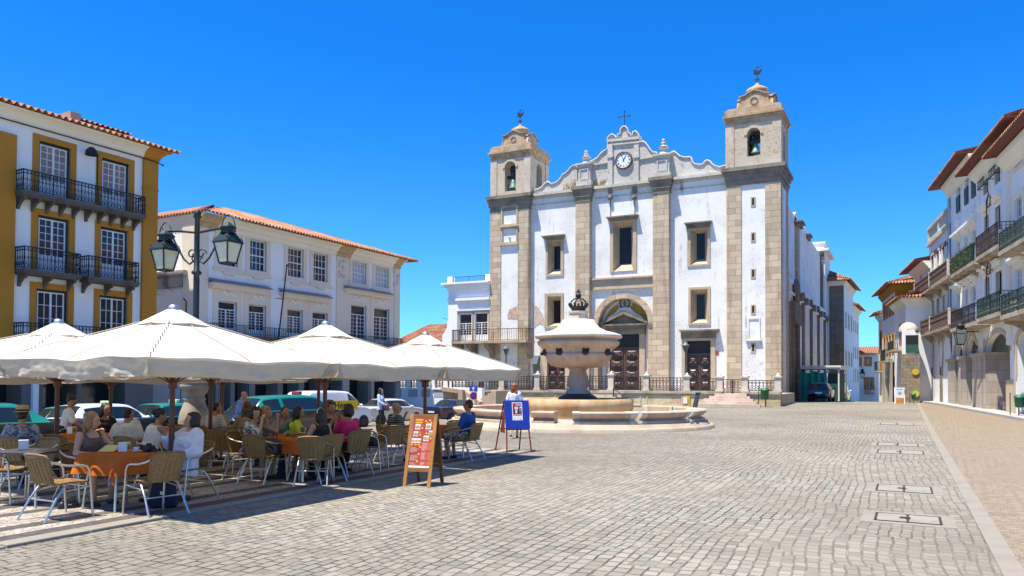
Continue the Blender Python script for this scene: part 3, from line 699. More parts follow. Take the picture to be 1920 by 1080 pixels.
x,y=at(449,21.0);person('balding man in a light blue shirt standing by the pillar, looking down',x,y,20,SK,('balding',HB),LBL,JEAN,None,14,0,0,(0,24,0),((.12,.36,.98),(-.14,.36,1.0)),((.1,.05,0),(-.1,-.05,0)),1.05,.93,.8,1,vox=.013,fem=False,loose=.022)
x,y=at(462,14.9);person('woman with very long brown hair and bare shoulders seen from behind',x,y,118,SK2,('vlong',cmat('hair_chestnut',(.13,.045,.015),rough=.45,var=.3)),TAN,JEAN,SEAT,8,0,0,(0,0,0),((.22,.36,.75),(-.24,.34,.75)),None,1,1.03,0,1,vox=.012,neck=0,loose=.005)
person('woman in a flowered blouse holding her hand to her face, sunglasses on her hair',-10.02,9.72,8,SK,('bob',HB),FLOW,PURP,SEAT,10,0,0,(-22,10,0),((.05,.30,1.05),(-.06,.32,1.0)),None,1.16,1,.5,1,skirt=True,glasses=2,vox=.010,loose=.016)
x,y=at(490,13.3);person('blonde woman drinking, behind the woman in the flowered blouse',x,y,38,SK2,('bob',HBL),TAN,JEAN,SEAT,8,0,0,(-10,2,0),((.06,.30,1.06),(-.2,.38,.76)),None,1,1.0,.15,1,vox=.012)
person('smiling boy in a grey T-shirt behind the green bottle',-10.2,10.72,-28,SK2,('short',HB),GREY,JEAN,SEAT,6,0,0,(4,8,0),((.28,.38,.78),(-.16,.30,.95)),None,.92,.97,.45,1,vox=.010,fem=False)
x,y=at(549,13.8);person('long haired person in a lime yellow top behind the boy in grey',x,y,48,SK2,('long',HB),YEL,JEAN,SEAT,10,0,0,(0,6,0),((.25,.38,.76),(-.25,.38,.76)),None,1.12,1.0,.5,1,vox=.013)
x,y=at(588+28,14.5);person('curly haired man in dark clothes behind the front parasol pole',x,y,-10,SK2,('curly',HBR),BLK,BLK,SEAT,6,0,0,(0,6,0),((.1,.3,1.0),(-.2,.34,.78)),None,1.1,1.05,.5,1,vox=.012,fem=False)
def hairband(t,hp,at_,arms,LG,B):
    b=MB();P=[hp(.092*math.cos(a),-.035,.035+.098*math.sin(a)) for a in [math.pi*i/12 for i in range(13)]];b.tube(P,.008,6);b.build('hair_band',WT,B)
person('woman in a sleeveless black top seen from behind at the shared table',-8.70,10.06,166,SK,('long',HB),BLK,BLK,SEAT,10,0,0,(12,6,0),((.24,.34,.77),(-.28,.36,.76)),None,1.12,.98,0,1,skirt=True,vox=.010,loose=.008,extra=hairband)
person('dark haired woman in a pink T-shirt with sunglasses and raised hands',-8.84,10.98,172,SK2,('bob',HB),PINK,BLK,SEAT,8,0,0,(6,2,0),((.06,.32,1.0),(-.06,.34,.98)),None,1.16,1.02,.45,1,glasses=1,vox=.010,loose=.012)
person('bald man in a navy striped polo shirt seated left of the menu board',-9.40,13.02,58,SK2,('bald',None),STR,KHA,SEAT,6,0,0,(-18,4,0),((.30,.34,.72),(-.06,.30,1.0)),None,1.34,1.0,.45,.5,glasses=1,vox=.011,fem=False,loose=.018)
person('young man in a blue T-shirt and camouflage shorts with sunglasses',-8.42,14.32,182,SK2,('short',HB),BLUE,CAMO,SEAT,-6,0,0,(4,2,0),((.30,.22,.67),(-.30,.24,.67)),None,1.08,1.04,.45,.5,glasses=1,vox=.010,fem=False,loose=.012)
def bagarm(t,hp,at_,arms,LG,B): pass
x,y=at(714,33);person('standing woman with long black hair, sunglasses and a pale blue jacket',x,y,10,SK,('vlong',HB),JKT,BLK,None,0,0,0,(10,2,0),((.12,.26,1.02),(-.16,.24,1.04)),((.1,.06,0),(-.1,-.06,0)),1.0,1.06,.95,1,glasses=1,vox=.013,loose=.022,tophem=-.14)
SWX,SWY=x,y
p=GG(964,822);person('red haired woman in a white T-shirt walking away behind the blue board',p.x,p.y,112,SK,('long',HR),TEE,JEAN,None,3,0,0,(-8,2,0),((.24,.06,.86),(-.24,-.04,.88)),((.08,.16,0),(-.08,-.22,.05)),1.0,1.0,.4,.62,vox=.012,loose=.016)
RHX,RHY=p.x,p.y
b=MB();q=bpy.data.objects
x_,y_=p.x+.1,p.y

bpy.data.scenes.remove(RS_)
# ---------------------------------------------------------------- shared building parts
def wall(mb,x0,x1,z0,z1,holes,y=0,t=.3,reveal=True):
    "wall face at y with openings (x0,x1,z0,z1[,rise]) ; rise makes a round head above z1"
    H=[(h[0],h[1],h[2],h[3]+(h[4] if len(h)>4 else 0)) for h in holes]
    xs=sorted({round(v,4) for v in [x0,x1]+[a for h in H for a in h[:2]] if x0-1e-4<=v<=x1+1e-4})
    zs=sorted({round(v,4) for v in [z0,z1]+[a for h in H for a in h[2:]] if z0-1e-4<=v<=z1+1e-4})
    for i in range(len(xs)-1):
        for j in range(len(zs)-1):
            cx,cz=(xs[i]+xs[i+1])/2,(zs[j]+zs[j+1])/2
            if any(h[0]<cx<h[1] and h[2]<cz<h[3] for h in H): continue
            mb.quad((xs[i],y,zs[j]),(xs[i+1],y,zs[j]),(xs[i+1],y,zs[j+1]),(xs[i],y,zs[j+1]))
    for h in holes:
        a,b,c,d=h[:4];r=h[4] if len(h)>4 else 0
        if reveal:
            mb.quad((a,y,c),(a,y+t,c),(a,y+t,d),(a,y,d));mb.quad((b,y,c),(b,y,d),(b,y+t,d),(b,y+t,c));mb.quad((a,y,c),(b,y,c),(b,y+t,c),(a,y+t,c))
            if not r: mb.quad((a,y,d),(a,y+t,d),(b,y+t,d),(b,y,d))
        if r:
            n=14;w=(b-a)/2;m=(a+b)/2;P=[(m-w*math.cos(math.pi*k/n),d+r*math.sin(math.pi*k/n)) for k in range(n+1)]
            for k in range(n):
                p,q=P[k],P[k+1]
                mb.quad((p[0],y,p[1]),(q[0],y,q[1]),(q[0],y,d+r),(p[0],y,d+r))
                if reveal: mb.quad((p[0],y,p[1]),(p[0],y+t,p[1]),(q[0],y+t,q[1]),(q[0],y,q[1]))
    return mb
def archring(mb,x0,x1,zs,rise,w,y0,y1,n=18,legs=None):
    m=(x0+x1)/2;a=(x1-x0)/2
    P=[(m-a*math.cos(math.pi*k/n),zs+rise*math.sin(math.pi*k/n)) for k in range(n+1)]
    Q=[(m-(a+w)*math.cos(math.pi*k/n),zs+(rise+w)*math.sin(math.pi*k/n)) for k in range(n+1)]
    for k in range(n): mb.prism([P[k],P[k+1],Q[k+1],Q[k]],y0,y1)
    if legs is not None:
        mb.box(x0-w,y0,legs,x0,y1,zs);mb.box(x1,y0,legs,x1+w,y1,zs)
def ring(mb,x0,x1,z0,z1,w,y0,y1,bottom=True):
    mb.box(x0-w,y0,z0 if not bottom else z0-w,x0,y1,z1+w);mb.box(x1,y0,z0 if not bottom else z0-w,x1+w,y1,z1+w)
    mb.box(x0,y0,z1,x1,y1,z1+w)
    if bottom: mb.box(x0,y0,z0-w,x1,y1,z0)
def window(par,x0,x1,z0,z1,y,cols=4,rows=4,leaves=2,fm=None,gm=None,transom=0,solid=0,sur=None,outer=None,name='window',fw=.055,mw=.025):
    "casement: frame mesh with its glass, and optionally the painted surround on the wall"
    fm=fm or M['frame_white'];gm=gm or M['glass'];b=MB();zt=z1-transom
    b.box(x0,y,z0,x0+fw,y+.06,z1);b.box(x1-fw,y,z0,x1,y+.06,z1);b.box(x0+fw,y,z1-fw,x1-fw,y+.06,z1);b.box(x0+fw,y,z0,x1-fw,y+.06,z0+fw)
    if transom: b.box(x0+fw,y+.002,zt-fw/2,x1-fw,y+.058,zt+fw/2)
    lw=(x1-x0-2*fw)/leaves
    for i in range(leaves):
        a=x0+fw+i*lw
        if i: b.box(a-fw*.75,y-.004,z0+fw,a+fw*.75,y+.056,zt-fw/2 if transom else z1-fw)
        c=cols//leaves
        zs=z0+fw+solid
        if solid: b.box(a+.01,y+.02,z0+fw,a+lw-.01,y+.05,zs)
        for k in range(1,c): b.box(a+lw*k/c-mw/2,y+.012,zs,a+lw*k/c+mw/2,y+.046,zt if transom else z1-fw)
        for k in range(1,rows): zz=zs+(zt-zs)*k/rows;b.box(a,y+.014,zz-mw/2,a+lw,y+.044,zz+mw/2)
    o=b.build(name,fm,par)
    g=MB();g.box(x0+.01,y+.048,z0+.01,x1-.01,y+.062,z1-.01);g.build('glass_pane',gm,o)
    if outer:
        g=MB();ring(g,x0,x1,z0,z1,outer,y-.015,y+.08);g.build('outer_frame',M['shutter'],o)
    if sur:
        w,m,yy=sur[:3];g=MB();e=outer or 0
        ring(g,x0-e,x1+e,z0-(e if len(sur)>3 else 0),z1+e,w,yy,yy+.14,len(sur)>3);g.build('surround',m,o)
    return o
def railing(b,pts,h,step=.13,r=.011,style=0,top=.022):
    for i in range(len(pts)-1):
        a=Vector(pts[i]);c=Vector(pts[i+1]);L=(c-a).length;n=max(1,round(L/step));u=Vector((0,0,1))
        b.bar(a+u*h,c+u*h,top*2,top*1.4);b.bar(a+u*.06,c+u*.06,top*1.3);d=(c-a).normalized()
        if style: b.bar(a+u*(h-.16),c+u*(h-.16),top)
        for k in range(n+1):
            p=a.lerp(c,k/n)
            if k%8==0 or k==n: b.bar(p,p+u*(h+.02),r*2.6)
            else: b.bar(p+u*.06,p+u*h,r*1.6)
        if style:
            ax='y' if abs(d.x)>abs(d.y) else 'x'
            for k in range(n):
                p=a.lerp(c,(k+.5)/n);w=L/n
                if style==1:
                    b.torus(tuple(p+u*(h-.085)),w*.36,r*.7,10,4,ax)
                    q=p+d*0
                    b.tube([p-d*w*.5+u*.08,p-d*w*.1+u*.2,p+u*.34,p+d*w*.1+u*.2,p+d*w*.5+u*.08],r*.8,4,False)
                    b.torus(tuple(p+u*.47),w*.32,r*.7,10,4,ax)
                else:
                    for e in (-1,1): b.tube([p+u*.3,p+d*e*w*.55+u*.45,p+d*e*w*.1+u*.62,p+d*e*w*.5+u*(h-.2)],r*.8,4,False)
                    for e in (-1,1): b.tube([p-d*e*w*.5+u*.07,p+d*e*w*.5+u*.29],r*.8,4,False)
    return b
def tiles(mb,x0,x1,ye,ze,yr,zr,pitch=.23,amp=.05,nr=5,hipL=0,hipR=0):
    "clay pantile slope from the eave (ye,ze) to the ridge (yr,zr)"
    n=max(2,round((x1-x0)/pitch));K=6;vs=[];fs=[];L=math.hypot(yr-ye,zr-ze)
    nx=n*K+1
    for lay in (0,1):
        for j in range(nr+1):
            t=j/nr
            for i in range(nx):
                ph=i/K*2*math.pi;x=x0+(x1-x0)*i/(nx-1)
                xa=x0+hipL*t;xb=x1-hipR*t;xx=min(max(x,xa),xb)
                c=math.cos(ph);dz=amp*(abs(c)**.7*(1 if c>0 else -1)*1.)
                st=0
                vs.append((xx,ye+(yr-ye)*t+lay*.015,ze+(zr-ze)*t+dz-lay*.035))
    o=mb.smooth;mb.smooth=False
    for lay in (0,1):
        q=lay*(nr+1)*nx
        for j in range(nr):
            for i in range(nx-1):
                a=q+j*nx+i;f=(a,a+1,a+nx+1,a+nx);fs.append(f if not lay else f[::-1])
    q=(nr+1)*nx
    for i in range(nx-1): fs.append((i,i+q,i+q+1,i+1))
    mb.add(vs,fs);mb.smooth=o
    return mb
# ---------------------------------------------------------------- church
CF=Fr(0,58,0);D=.5
P=CF.px
church=frthing('church','large white church with stone pilasters, two bell towers and a clock gable','church',CF)
xl=CF.X(918.9,450);xl2=CF.X(990.8,450);xr2=CF.X(1362.3,450);xr=CF.X(1464.2,450)
p2a,p2b=CF.X(1079,450),CF.X(1105,450);p3a,p3b=CF.X(1224,450),CF.X(1253.8,450)
ZC=17.55;ZB=.0;ZCb=16.75       # cornice top / underside
def cz(px,py): return CF.px(px,py,D)
# bay wall with splayed windows and doors
wins=[ # hood px, frame px, opening px, inner px
 ((1018.6,1060.5,440,448),(1023.6,1057,519),(1027.3,1051.8,452,514),(1039.5,1050.7,462,505)),
 ((1139.3,1198,403.5,413),(1144,1194,510.5),(1150,1187,415.5,508),(1162,1184,427,495)),
 ((1285,1336,415,425),(1289,1331.7,500.5),(1295,1327,430,495.5),(1306.7,1321.8,438,486.5)),
 (None,(1022,1057,616.5,550),(1027,1052,555.5,611),(1038.7,1051,564,605)),
 (None,(1291,1332,610,538),(1295.3,1327,542.5,605.5),(1306.7,1321.7,552,597.5))]
holes=[]
doors=[(1287,1333,639,664,(1273,1347.5,617.5,634),(1278.7,1341.8,634.5)),(1026.5,1060,651,672,(1010,1075,626,643),(1014,1068,643.5))]
ZT=1.05   # forecourt level
for w_ in wins:
    o=w_[2];a=cz(o[0],(o[2]+o[3])/2)[0];b_=cz(o[1],(o[2]+o[3])/2)[0];m=(o[0]+o[1])/2
    holes.append((a,b_,cz(m,o[3])[1],cz(m,o[2])[1]))
pax,pbx=cz(1122,600)[0],cz(1215.6,600)[0];pzs=cz(1169,607)[1];prise=(pbx-pax)/2*.98
for d in doors: holes.append((cz(d[0],680)[0],cz(d[1],680)[0],ZT,cz(d[0],d[2])[1]))
holes.append((pax,pbx,ZT,pzs,prise))
b=MB();wall(b,xl2-.5,xr2+.5,-1.5,ZC-.1,holes[:-1]+[holes[-1]],D,.9,False)
b.box(xl+.5,D+2.2,-1.5,xr-.6,42,ZC-1.2)
b.build('facade_wall',M['church_white'],church)
# windows
gr=M['rust']
for w_,h in zip(wins,holes):
    x0,x1,z0,z1=h;i=w_[3];q=D+.75;m=(i[0]+i[1])/2;n=(i[2]+i[3])/2
    X0,X1=CF.X(i[0],n,q),CF.X(i[1],n,q);Z0,Z1=CF.Z(m,i[3],q),CF.Z(m,i[2],q)
    f=w_[1];fx0,fx1=cz(f[0],500)[0],cz(f[1],500)[0];fz0=cz(f[0],f[2])[1];fz1=cz((f[0]+f[1])/2,f[3])[1] if len(f)>3 else z1+.12
    b=MB()
    b.box(fx0,D-.07,fz0,x0,D+.2,fz1);b.box(x1,D-.07,fz0,fx1,D+.2,fz1);b.box(x0,D-.07,fz0,x1,D+.2,z0);b.box(x0,D-.07,z1,x1,D+.2,fz1)
    b.frus(x0,x1,z0,z1,D,X0,X1,Z0,Z1,q)
    W=b.build('window',M['frame'],church)
    b=MB();b.box(X0-.05,q+.12,Z0-.05,X1+.05,q+.16,Z1+.05);b.build('dark_opening',M['glass'],W)
    b=MB();nx=max(3,round((X1-X0)/.2));nz=round((Z1-Z0)/.2)
    for k in range(nx+1): x=X0+(X1-X0)*k/nx;b.box(x-.018,q+.03,Z0,x+.018,q+.06,Z1)
    for k in range(nz+1): z=Z0+(Z1-Z0)*k/nz;b.box(X0,q+.02,z-.018,X1,q+.055,z+.018)
    b.build('grille',gr,W)
    if w_[0]:
        o=w_[0];hx0,hx1=cz(o[0],o[2])[0],cz(o[1],o[2])[0];hz1=CF.Z((o[0]+o[1])/2,o[2],D-.4);hz0=z1+.14
        b=MB();b.box(hx0,D-.42,hz1-.10,hx1,D,hz1);b.box(hx0+.09,D-.3,hz1-.22,hx1-.09,D,hz1-.10);b.box(fx0-.02,D-.14,hz0-.05,fx1+.02,D,hz1-.22)
        b.build('hood',M['cornice'],W)
# pilasters and towers
b=MB()
for a,c in ((p2a,p2b),(p3a,p3b)):
    b=MB();b.box(a,0,-1.2,c,D+.1,ZCb);b.build('pilaster',M['block'],church)
    b=MB()
    for k,(z0,z1,e) in enumerate(((ZCb-.35,ZCb,.06),(ZCb,ZCb+.3,.14),(ZCb+.3,ZC-.18,.2),(ZC-.18,ZC+.08,.3))): b.box(a-e,-e,z0,c+e,D+.1,z1)
    b.build('capital',M['cornice'],church)
def cornice(b,x0,x1,y0,y1,prof,sides=True):
    for z0,z1,e in prof: b.box(x0-(e if sides else 0),y0-e,z0,x1+(e if sides else 0),y1+(e if sides else 0),z1)
b=MB()
for x0,x1 in ((xl2,p2a-.3),(p2b+.3,p3a-.3),(p3b+.3,xr2)):
    for z0,z1,e in ((ZC-.95,ZC-.85,.06),(ZC-.42,ZC-.2,.12),(ZC-.2,ZC+.02,.34)): b.box(x0,D-e,z0,x1,D+.3,z1)
b.build('cornice',M['gable'],church)
TD=4.1
def tower(x0,x1,pn0,pn1,left):
    b=MB();b.box(x0+.06,.07,-1.5,x1-.06,TD,ZCb+.1);T=b.build('tower',M['church_white'],church)
    b=MB();w0=pn0-x0;w1=x1-pn1
    b.box(x0,0,-1.5,pn0,.9,ZCb);b.box(pn1,0,-1.5,x1,.9,ZCb)
    b.box(x0,TD-.9,-1.5,x0+.9,TD+.05,ZCb);b.box(x1-.9,TD-.9,-1.5,x1,TD+.05,ZCb)
    b.build('corner_pier',M['block'],T)
    b=MB();cornice(b,x0,x1,0,TD+.05,((ZCb-.45,ZCb-.05,.03),(ZCb-.05,ZCb+.35,.12),(ZCb+.35,ZC-.2,.2),(ZC-.2,ZC+.06,.34)));b.build('tower_cornice',M['cornice'],T)
    return T
lp0,lp1=CF.X(938,600),CF.X(970.5,600);rp0,rp1=CF.X(1389.7,450),CF.X(1434.5,450)
TL=tower(xl,xl2,lp0,lp1,True);TR=tower(xr2,xr,rp0,rp1,False)
# framed panels of the left tower
b=MB()
for t,u in ((384,423),(424.5,457)):
    za,zb=CF.Z(955,u),CF.Z(955,t);ring(b,lp0+.18,lp1-.18,za+.14,zb-.2,.16,-.05,.1)
    b.box(lp0-.05,-.14,za-.12,lp1+.05,.08,za-.02)
b.box(lp0+.75,-.06,CF.Z(955,447),lp1-.75,.08,CF.Z(955,444.5))
b.build('stone_panel',M['frame'],TL)
# slit windows and niche of the right tower
for t in (377.7,444,512.5,580,652):
    z=CF.Z(1411.5,t);x=CF.X(1412,t)
    b=MB();ring(b,x-.08,x+.08,z-.26,z+.26,.09,.03,.1);o=b.build('slit_window',M['frame'],TR)
    b=MB();b.box(x-.08,.05,z-.26,x+.08,.09,z+.26);b.build('dark_opening',M['dark'],o)
b=MB();x0,x1=CF.X(1404,615),CF.X(1422.5,615);z0,z1=CF.Z(1413,634),CF.Z(1413,598);ring(b,x0,x1,z0,z1,.1,.01,.1);b.box(x0-.2,-.1,z0-.2,x1+.2,.1,z0-.1);b.build('niche',M['church_white'],TR)
# belfries
def belfry(T,x0,x1,opx,ztop,vane):
    z0=ZC+.06;n=(x1-x0);y0,y1=.12,.12+n*.98
    oc=CF.X(opx[0],opx[4]),CF.X(opx[1],opx[4]);oz0=CF.Z(opx[0],opx[3]);oz1=CF.Z(opx[0],opx[2])
    w=oc[1]-oc[0];r=w/2
    zt=ztop
    b=MB();hole=(oc[0],oc[1],oz0,oz1-r,r);wall(b,x0,x1,z0,zt,[hole],y0,.9);wall(b,x0,x1,z0,zt,[hole],y1,-.9)
    # side walls with the same opening
    s=MB();cy=(y0+y1)/2;wall(s,y0,y1,z0,zt,[(cy-r*1.05,cy+r*1.05,oz0-.1,oz1-r,r)],0,.9)
    for X,sg in ((x0,1),(x1,-1)):
        for f in s.f:
            b.add([(X+(v[1])*sg,v[0],v[2]) for v in (s.v[i] for i in f)],[tuple(range(len(f)))])
    b.box(x0+.02,y0+.02,z0-.2,x1-.02,y1-.02,oz0-.15)
    B=b.build('belfry',M['belfry'],church)
    b=MB();pw=.62
    for a in ((x0-.05,y0-.05),(x1-pw+.05,y0-.05),(x0-.05,y1-pw+.05),(x1-pw+.05,y1-pw+.05)): b.box(a[0],a[1],z0-.02,a[0]+pw,a[1]+pw,zt-.44)
    archring(b,oc[0],oc[1],oz1-r,r,.2,y0-.06,y0+.1,14)
    b.build('corner_pilaster',M['belfry'],B)
    b=MB()
    for za,zb,e in ((zt-.45,zt-.1,.04),(zt-.1,zt+.08,.12),(zt+.08,zt+.24,.24),(zt+.24,zt+.66,.08),(zt+.66,zt+.8,-.06)): b.box(x0-e,y0-e,za,x1+e,y1+e,zb)
    b.build('belfry_cornice',M['dome'],B)
    # bell with its yoke
    cx=(oc[0]+oc[1])/2+.04;by=y0+.55;h=(oz1-oz0)*.36;zb=oz0+.3;rb=w*.38
    b=MB();b.lathe([(rb,0),(rb*1.02,.05),(rb*.8,h*.25),(rb*.62,h*.6),(rb*.5,h*.85),(rb*.25,h*.98),(0,h)],16,(cx,by,zb));b.lathe([(rb*.95,.01),(0,h*.8)],16,(cx,by,zb))
    BL=b.build('bell',M['bronze'],B)
    b=MB();b.box(oc[0]-.1,by-.1,zb+h,oc[1]+.1,by+.1,zb+h+.22)
    for e in (-.2,0,.2): b.box(cx+e-.05,by-.06,zb+h+.22,cx+e+.05,by+.06,zb+h+.75)
    b.box(cx-.3,by-.08,zb+h+.7,cx+.3,by+.08,zb+h+.9);b.build('yoke',M['black'],BL)
    # roof: four scrolled gables round an onion cap
    cx=(x0+x1)/2;zr=zt+.8;hw=n*.375;k=n/4.15
    def gab(hw):
        h=[(1,0),(1,.10),(.94,.13),(.87,.24),(.78,.46),(.71,.68),(.675,.82),(.66,.9),(.72,.93),(.71,1.02),(.48,1.06),(.26,1.26),(0,1.42)]
        return [(a*hw,z*k) for a,z in h]+[(-a*hw,z*k) for a,z in h[-2::-1]]
    b=MB();g=gab(hw);cym=(y0+y1)/2;dy=hw*.92
    b.prism([(cx+a,zr+z) for a,z in g],cym-dy,cym+dy)
    b.prismx([(cym+a,zr+z) for a,z in gab(dy*1.0)],cx-hw*.9,cx+hw*.9)
    DM=b.build('dome_gable',M['dome'],B)
    b=MB();g=gab(hw*1.05)[6:19]
    b.tube([(cx+q_[0],cym-dy-.03,zr+q_[1]+.02) for q_ in g],.065,6)
    g=gab(dy*1.05)[6:19]
    b.tube([(cx+hw*.9+.03,cym+q_[0],zr+q_[1]+.02) for q_ in g],.065,6)
    b.torus((cx,cym-dy-.02,zr+.6*k),.27*k,.035,20,6,'y')
    b.build('gable_moulding',M['cornice'],DM)
    b=MB();q=0
    b.lathe([(.62*k,.9*k),(.66*k,1.4*k),(.84*k,1.6*k),(.90*k,1.78*k),(.84*k,1.95*k),(.60*k,2.1*k),(.38*k,2.2*k),(.22*k,2.27*k),(.26*k,2.33*k),(.15*k,2.39*k),(.10*k,2.47*k),(0,2.56*k)],16,(cx,cym,zr+q),math.pi/8)
    b.build('onion_cap',M['dome'],B)
    zf=zr+2.5*k
    b=MB();b.cyl((cx,cym,zf),(cx,cym,zf+1.35),.035,.025,6);b.torus((cx,cym,zf+.28),.13,.03,12,5,'y');b.bar((cx-.2,cym,zf+.28),(cx+.2,cym,zf+.28),.04)
    b.prism([(cx-.32,zf+.78),(cx-.1,zf+.62),(cx+.12,zf+.62),(cx+.3,zf+.85),(cx+.36,zf+1.1),(cx+.2,zf+.98),(cx+.02,zf+.86),(cx-.1,zf+1.05),(cx-.2,zf+1.12),(cx-.3,zf+1.0),(cx-.2,zf+.92)],cym-.03,cym+.03)
    b.box(cx-.15,cym-.02,zf+1.2,cx+.35,cym+.02,zf+1.24)
    b.build('weather_vane',M['black'],B)
bl0,bl1=CF.X(919.8,330),CF.X(992.7,330);br0,br1=CF.X(1361,260),CF.X(1463.2,260)
belfry(TL,bl0,bl1,(945.2,965.8,303.5,358.8,330),CF.Z(920,292),0)
belfry(TR,br0,br1,(1400.2,1425.2,240.5,292.8,265),CF.Z(1360,225),1)
# gable with clock
def outl(L,d): return [CF.px(a,c,d) for a,c in L]
b=MB()
GL=[(1106,352.5),(1106,303.5),(1110,302.5),(1113,301),(1121,296),(1127,288),(1134,282.5),(1140,279.5),(1140.5,266),(1138.5,264),(1141,256.5),(1147,252),(1152.5,254),(1155,258.5),(1158,257.5),(1159,252),(1164,251),(1164,242.5),(1168,238),(1172,237),(1176,240.5),(1177.5,249),(1181,250),(1183,254.5),(1187,252.5),(1187.5,248),(1191.5,246),(1196.5,250.5),(1199.5,259),(1199,267),(1205,265.5),(1210,267.5),(1214,273),(1219,281),(1225,286.5),(1229.5,285.5),(1232,288),(1232,338.5)]
pl=outl(GL,D-.05);b.prism(pl,D-.05,D+.75);b.build('clock_gable',M['gable'],church)
b=MB();b.tube([(p[0],D-.09,p[1]) for p in pl[1:-1]],.075,6);b.build('gable_edge',M['gable'],church)
b=MB()
# entablature, piers and string lines on the gable
for (a0,c0),(a1,c1),h,e in (((1140,264.5),(1199,258.5),.2,.2),((1141,272),(1198.5,266.5),.12,.12),((1109,309.5),(1140,304.5),.12,.14),((1197,298.5),(1231,293),.12,.14)):
    p=CF.px(a0,c0,D-.1);q=CF.px(a1,c1,D-.1);b.bar((p[0],D-.1,p[1]),(q[0],D-.1,q[1]),e,h)
for a in (1144.5,1193.5):
    x,z=CF.px(a,345,D-.06);z1=CF.Z(a,272,D-.06);b.box(x-.2,D-.17,ZC,x+.2,D-.05,z1);b.box(x-.26,D-.24,z1-1.05,x+.26,D-.05,z1-.75)
b.build('gable_moulding',M['gable'],church)
cx,czz=CF.px(1169.3,300.3,D-.15);rr=.70
b=MB();b.M=Matrix.Translation((cx,D-.06,czz))@Matrix.Rotation(math.pi/2,4,'X')
b.lathe([(0,.0),(rr*.9,.0),(rr*.9,.11),(0,.11)],32,smooth=False);ck=b.build('clock',simple('clock_face',(.80,.82,.78),.4),church)
b=MB();b.M=Matrix.Translation((cx,D-.06,czz))@Matrix.Rotation(math.pi/2,4,'X');b.lathe([(rr*.86,.1),(rr*.88,.17),(rr*1.0,.17),(rr*1.04,.08),(rr*1.04,0)],32);b.build('clock_rim',simple('clock_rim_brown',(.20,.075,.03),.5),ck)
b=MB()
for k in range(12):
    t=math.pi*2*k/12;r0=rr*.60;r1=rr*.80
    n=(3,1,2,3,2,1,2,3,3,2,1,2)[k]
    for j in range(n):
        o=(j-(n-1)/2)*.055
        p=Vector((math.sin(t),0,math.cos(t)));q=Vector((math.cos(t),0,-math.sin(t)));c0=Vector((cx,D-.175,czz))
        b.bar(c0+p*r0+q*o,c0+p*r1+q*o,.028,.006,(0,1,0))
b.build('numerals',simple('clock_blue',(.02,.12,.25),.5),ck)
b=MB();c0=Vector((cx,D-.185,czz))
for t,l,w_ in ((R(-22),rr*.78,.04),(R(28),rr*.55,.055)):
    p=Vector((math.sin(t),0,math.cos(t)));b.bar(c0-p*.12,c0+p*l,w_,.012,(0,1,0))
b.build('clock_hands',M['black'],ck)
x,z=CF.px(1171,238,D+.3)
b=MB();zt=CF.Z(1171,208.5,D+.3);b.bar((x,D+.3,z-.1),(x,D+.3,zt),.05);h=zt-z;zz=z+h*.66
b.bar((x-.42,D+.3,zz),(x+.42,D+.3,zz),.05)
for a,c in ((x-.42,zz),(x+.42,zz),(x,zt)): b.torus((a,D+.3,c),.07,.022,8,5,'y')
b.build('cross',M['black'],church)
# pedestals with finials
def pedestal(a0,a1,t,bm,ft):
    x0,x1=CF.X(a0,320,-.1),CF.X(a1,320,-.1);z0,z1=CF.Z(a0,bm,-.1),CF.Z(a0,t,-.1);m=(x0+x1)/2;w=(x1-x0)/2;y0=-.1;y1=y0+2*w
    b=MB();b.box(m-w,y0,z0-.1,m+w,y1,z0+.4);b.box(m-w*.8,y0+w*.2,z0+.4,m+w*.8,y1-w*.2,z1-.25);b.box(m-w*.92,y0+.08*w,z1-.32,m+w*.92,y1-.08*w,z1-.12);b.box(m-w*1.05,y0-.05*w,z1-.12,m+w*1.05,y1+.05*w,z1)
    ring(b,m-w*.45,m+w*.45,z0+.62,z1-.55,.1,y0+w*.2-.06,y0+w*.2+.02)
    o=b.build('pedestal',M['gable'],church)
    h=(CF.Z((a0+a1)/2,ft,0)-z1)*1.08;w*=.85;b=MB()
    b.lathe([(w*.85,0),(w*.8,h*.08),(w*.5,h*.14),(w*.35,h*.3),(w*.62,h*.42),(w*.7,h*.5),(w*.35,h*.58),(w*.2,h*.64),(w*.34,h*.7),(w*.3,h*.78),(w*.14,h*.82),(w*.26,h*.88),(w*.2,h*.96),(0,h)],8,(m,y0+w,z1),math.pi/8,False)
    b.build('finial',M['gable'],o)
pedestal(1080,1108.5,307,350,281);pedestal(1224,1257,290,334.5,259)
# scrolled parapets between gable and towers
for L in ([(998,366),(1001.5,357),(1006,355.5),(1013,353),(1019,348),(1022,344),(1026,341.5),(1030,342.5),(1034,345.5),(1041,343),(1048,338),(1053,331.5),(1055,327.5),(1060,325),(1066,319.5),(1071,313),(1076,310.3),(1080,310.5),(1082,314),(1082,356)],
          [(1257,334.5),(1258,287),(1263,284),(1268,287),(1274,293),(1283,295.5),(1292,294.5),(1296,296),(1297.5,303),(1303,308),(1312,309),(1319,307.5),(1322,302.5),(1326,300.5),(1331,302.5),(1335,307.5),(1341,311.5),(1350,313.5),(1362,310),(1362,322.5)]):
    p=outl(L,D);b=MB();b.prism(p,D,D+.6)
    b.tube([(q[0],D-.03,q[1]) for q in p[1:-1]],.07,6)
    b.build('scrolled_parapet',M['gable'],church)
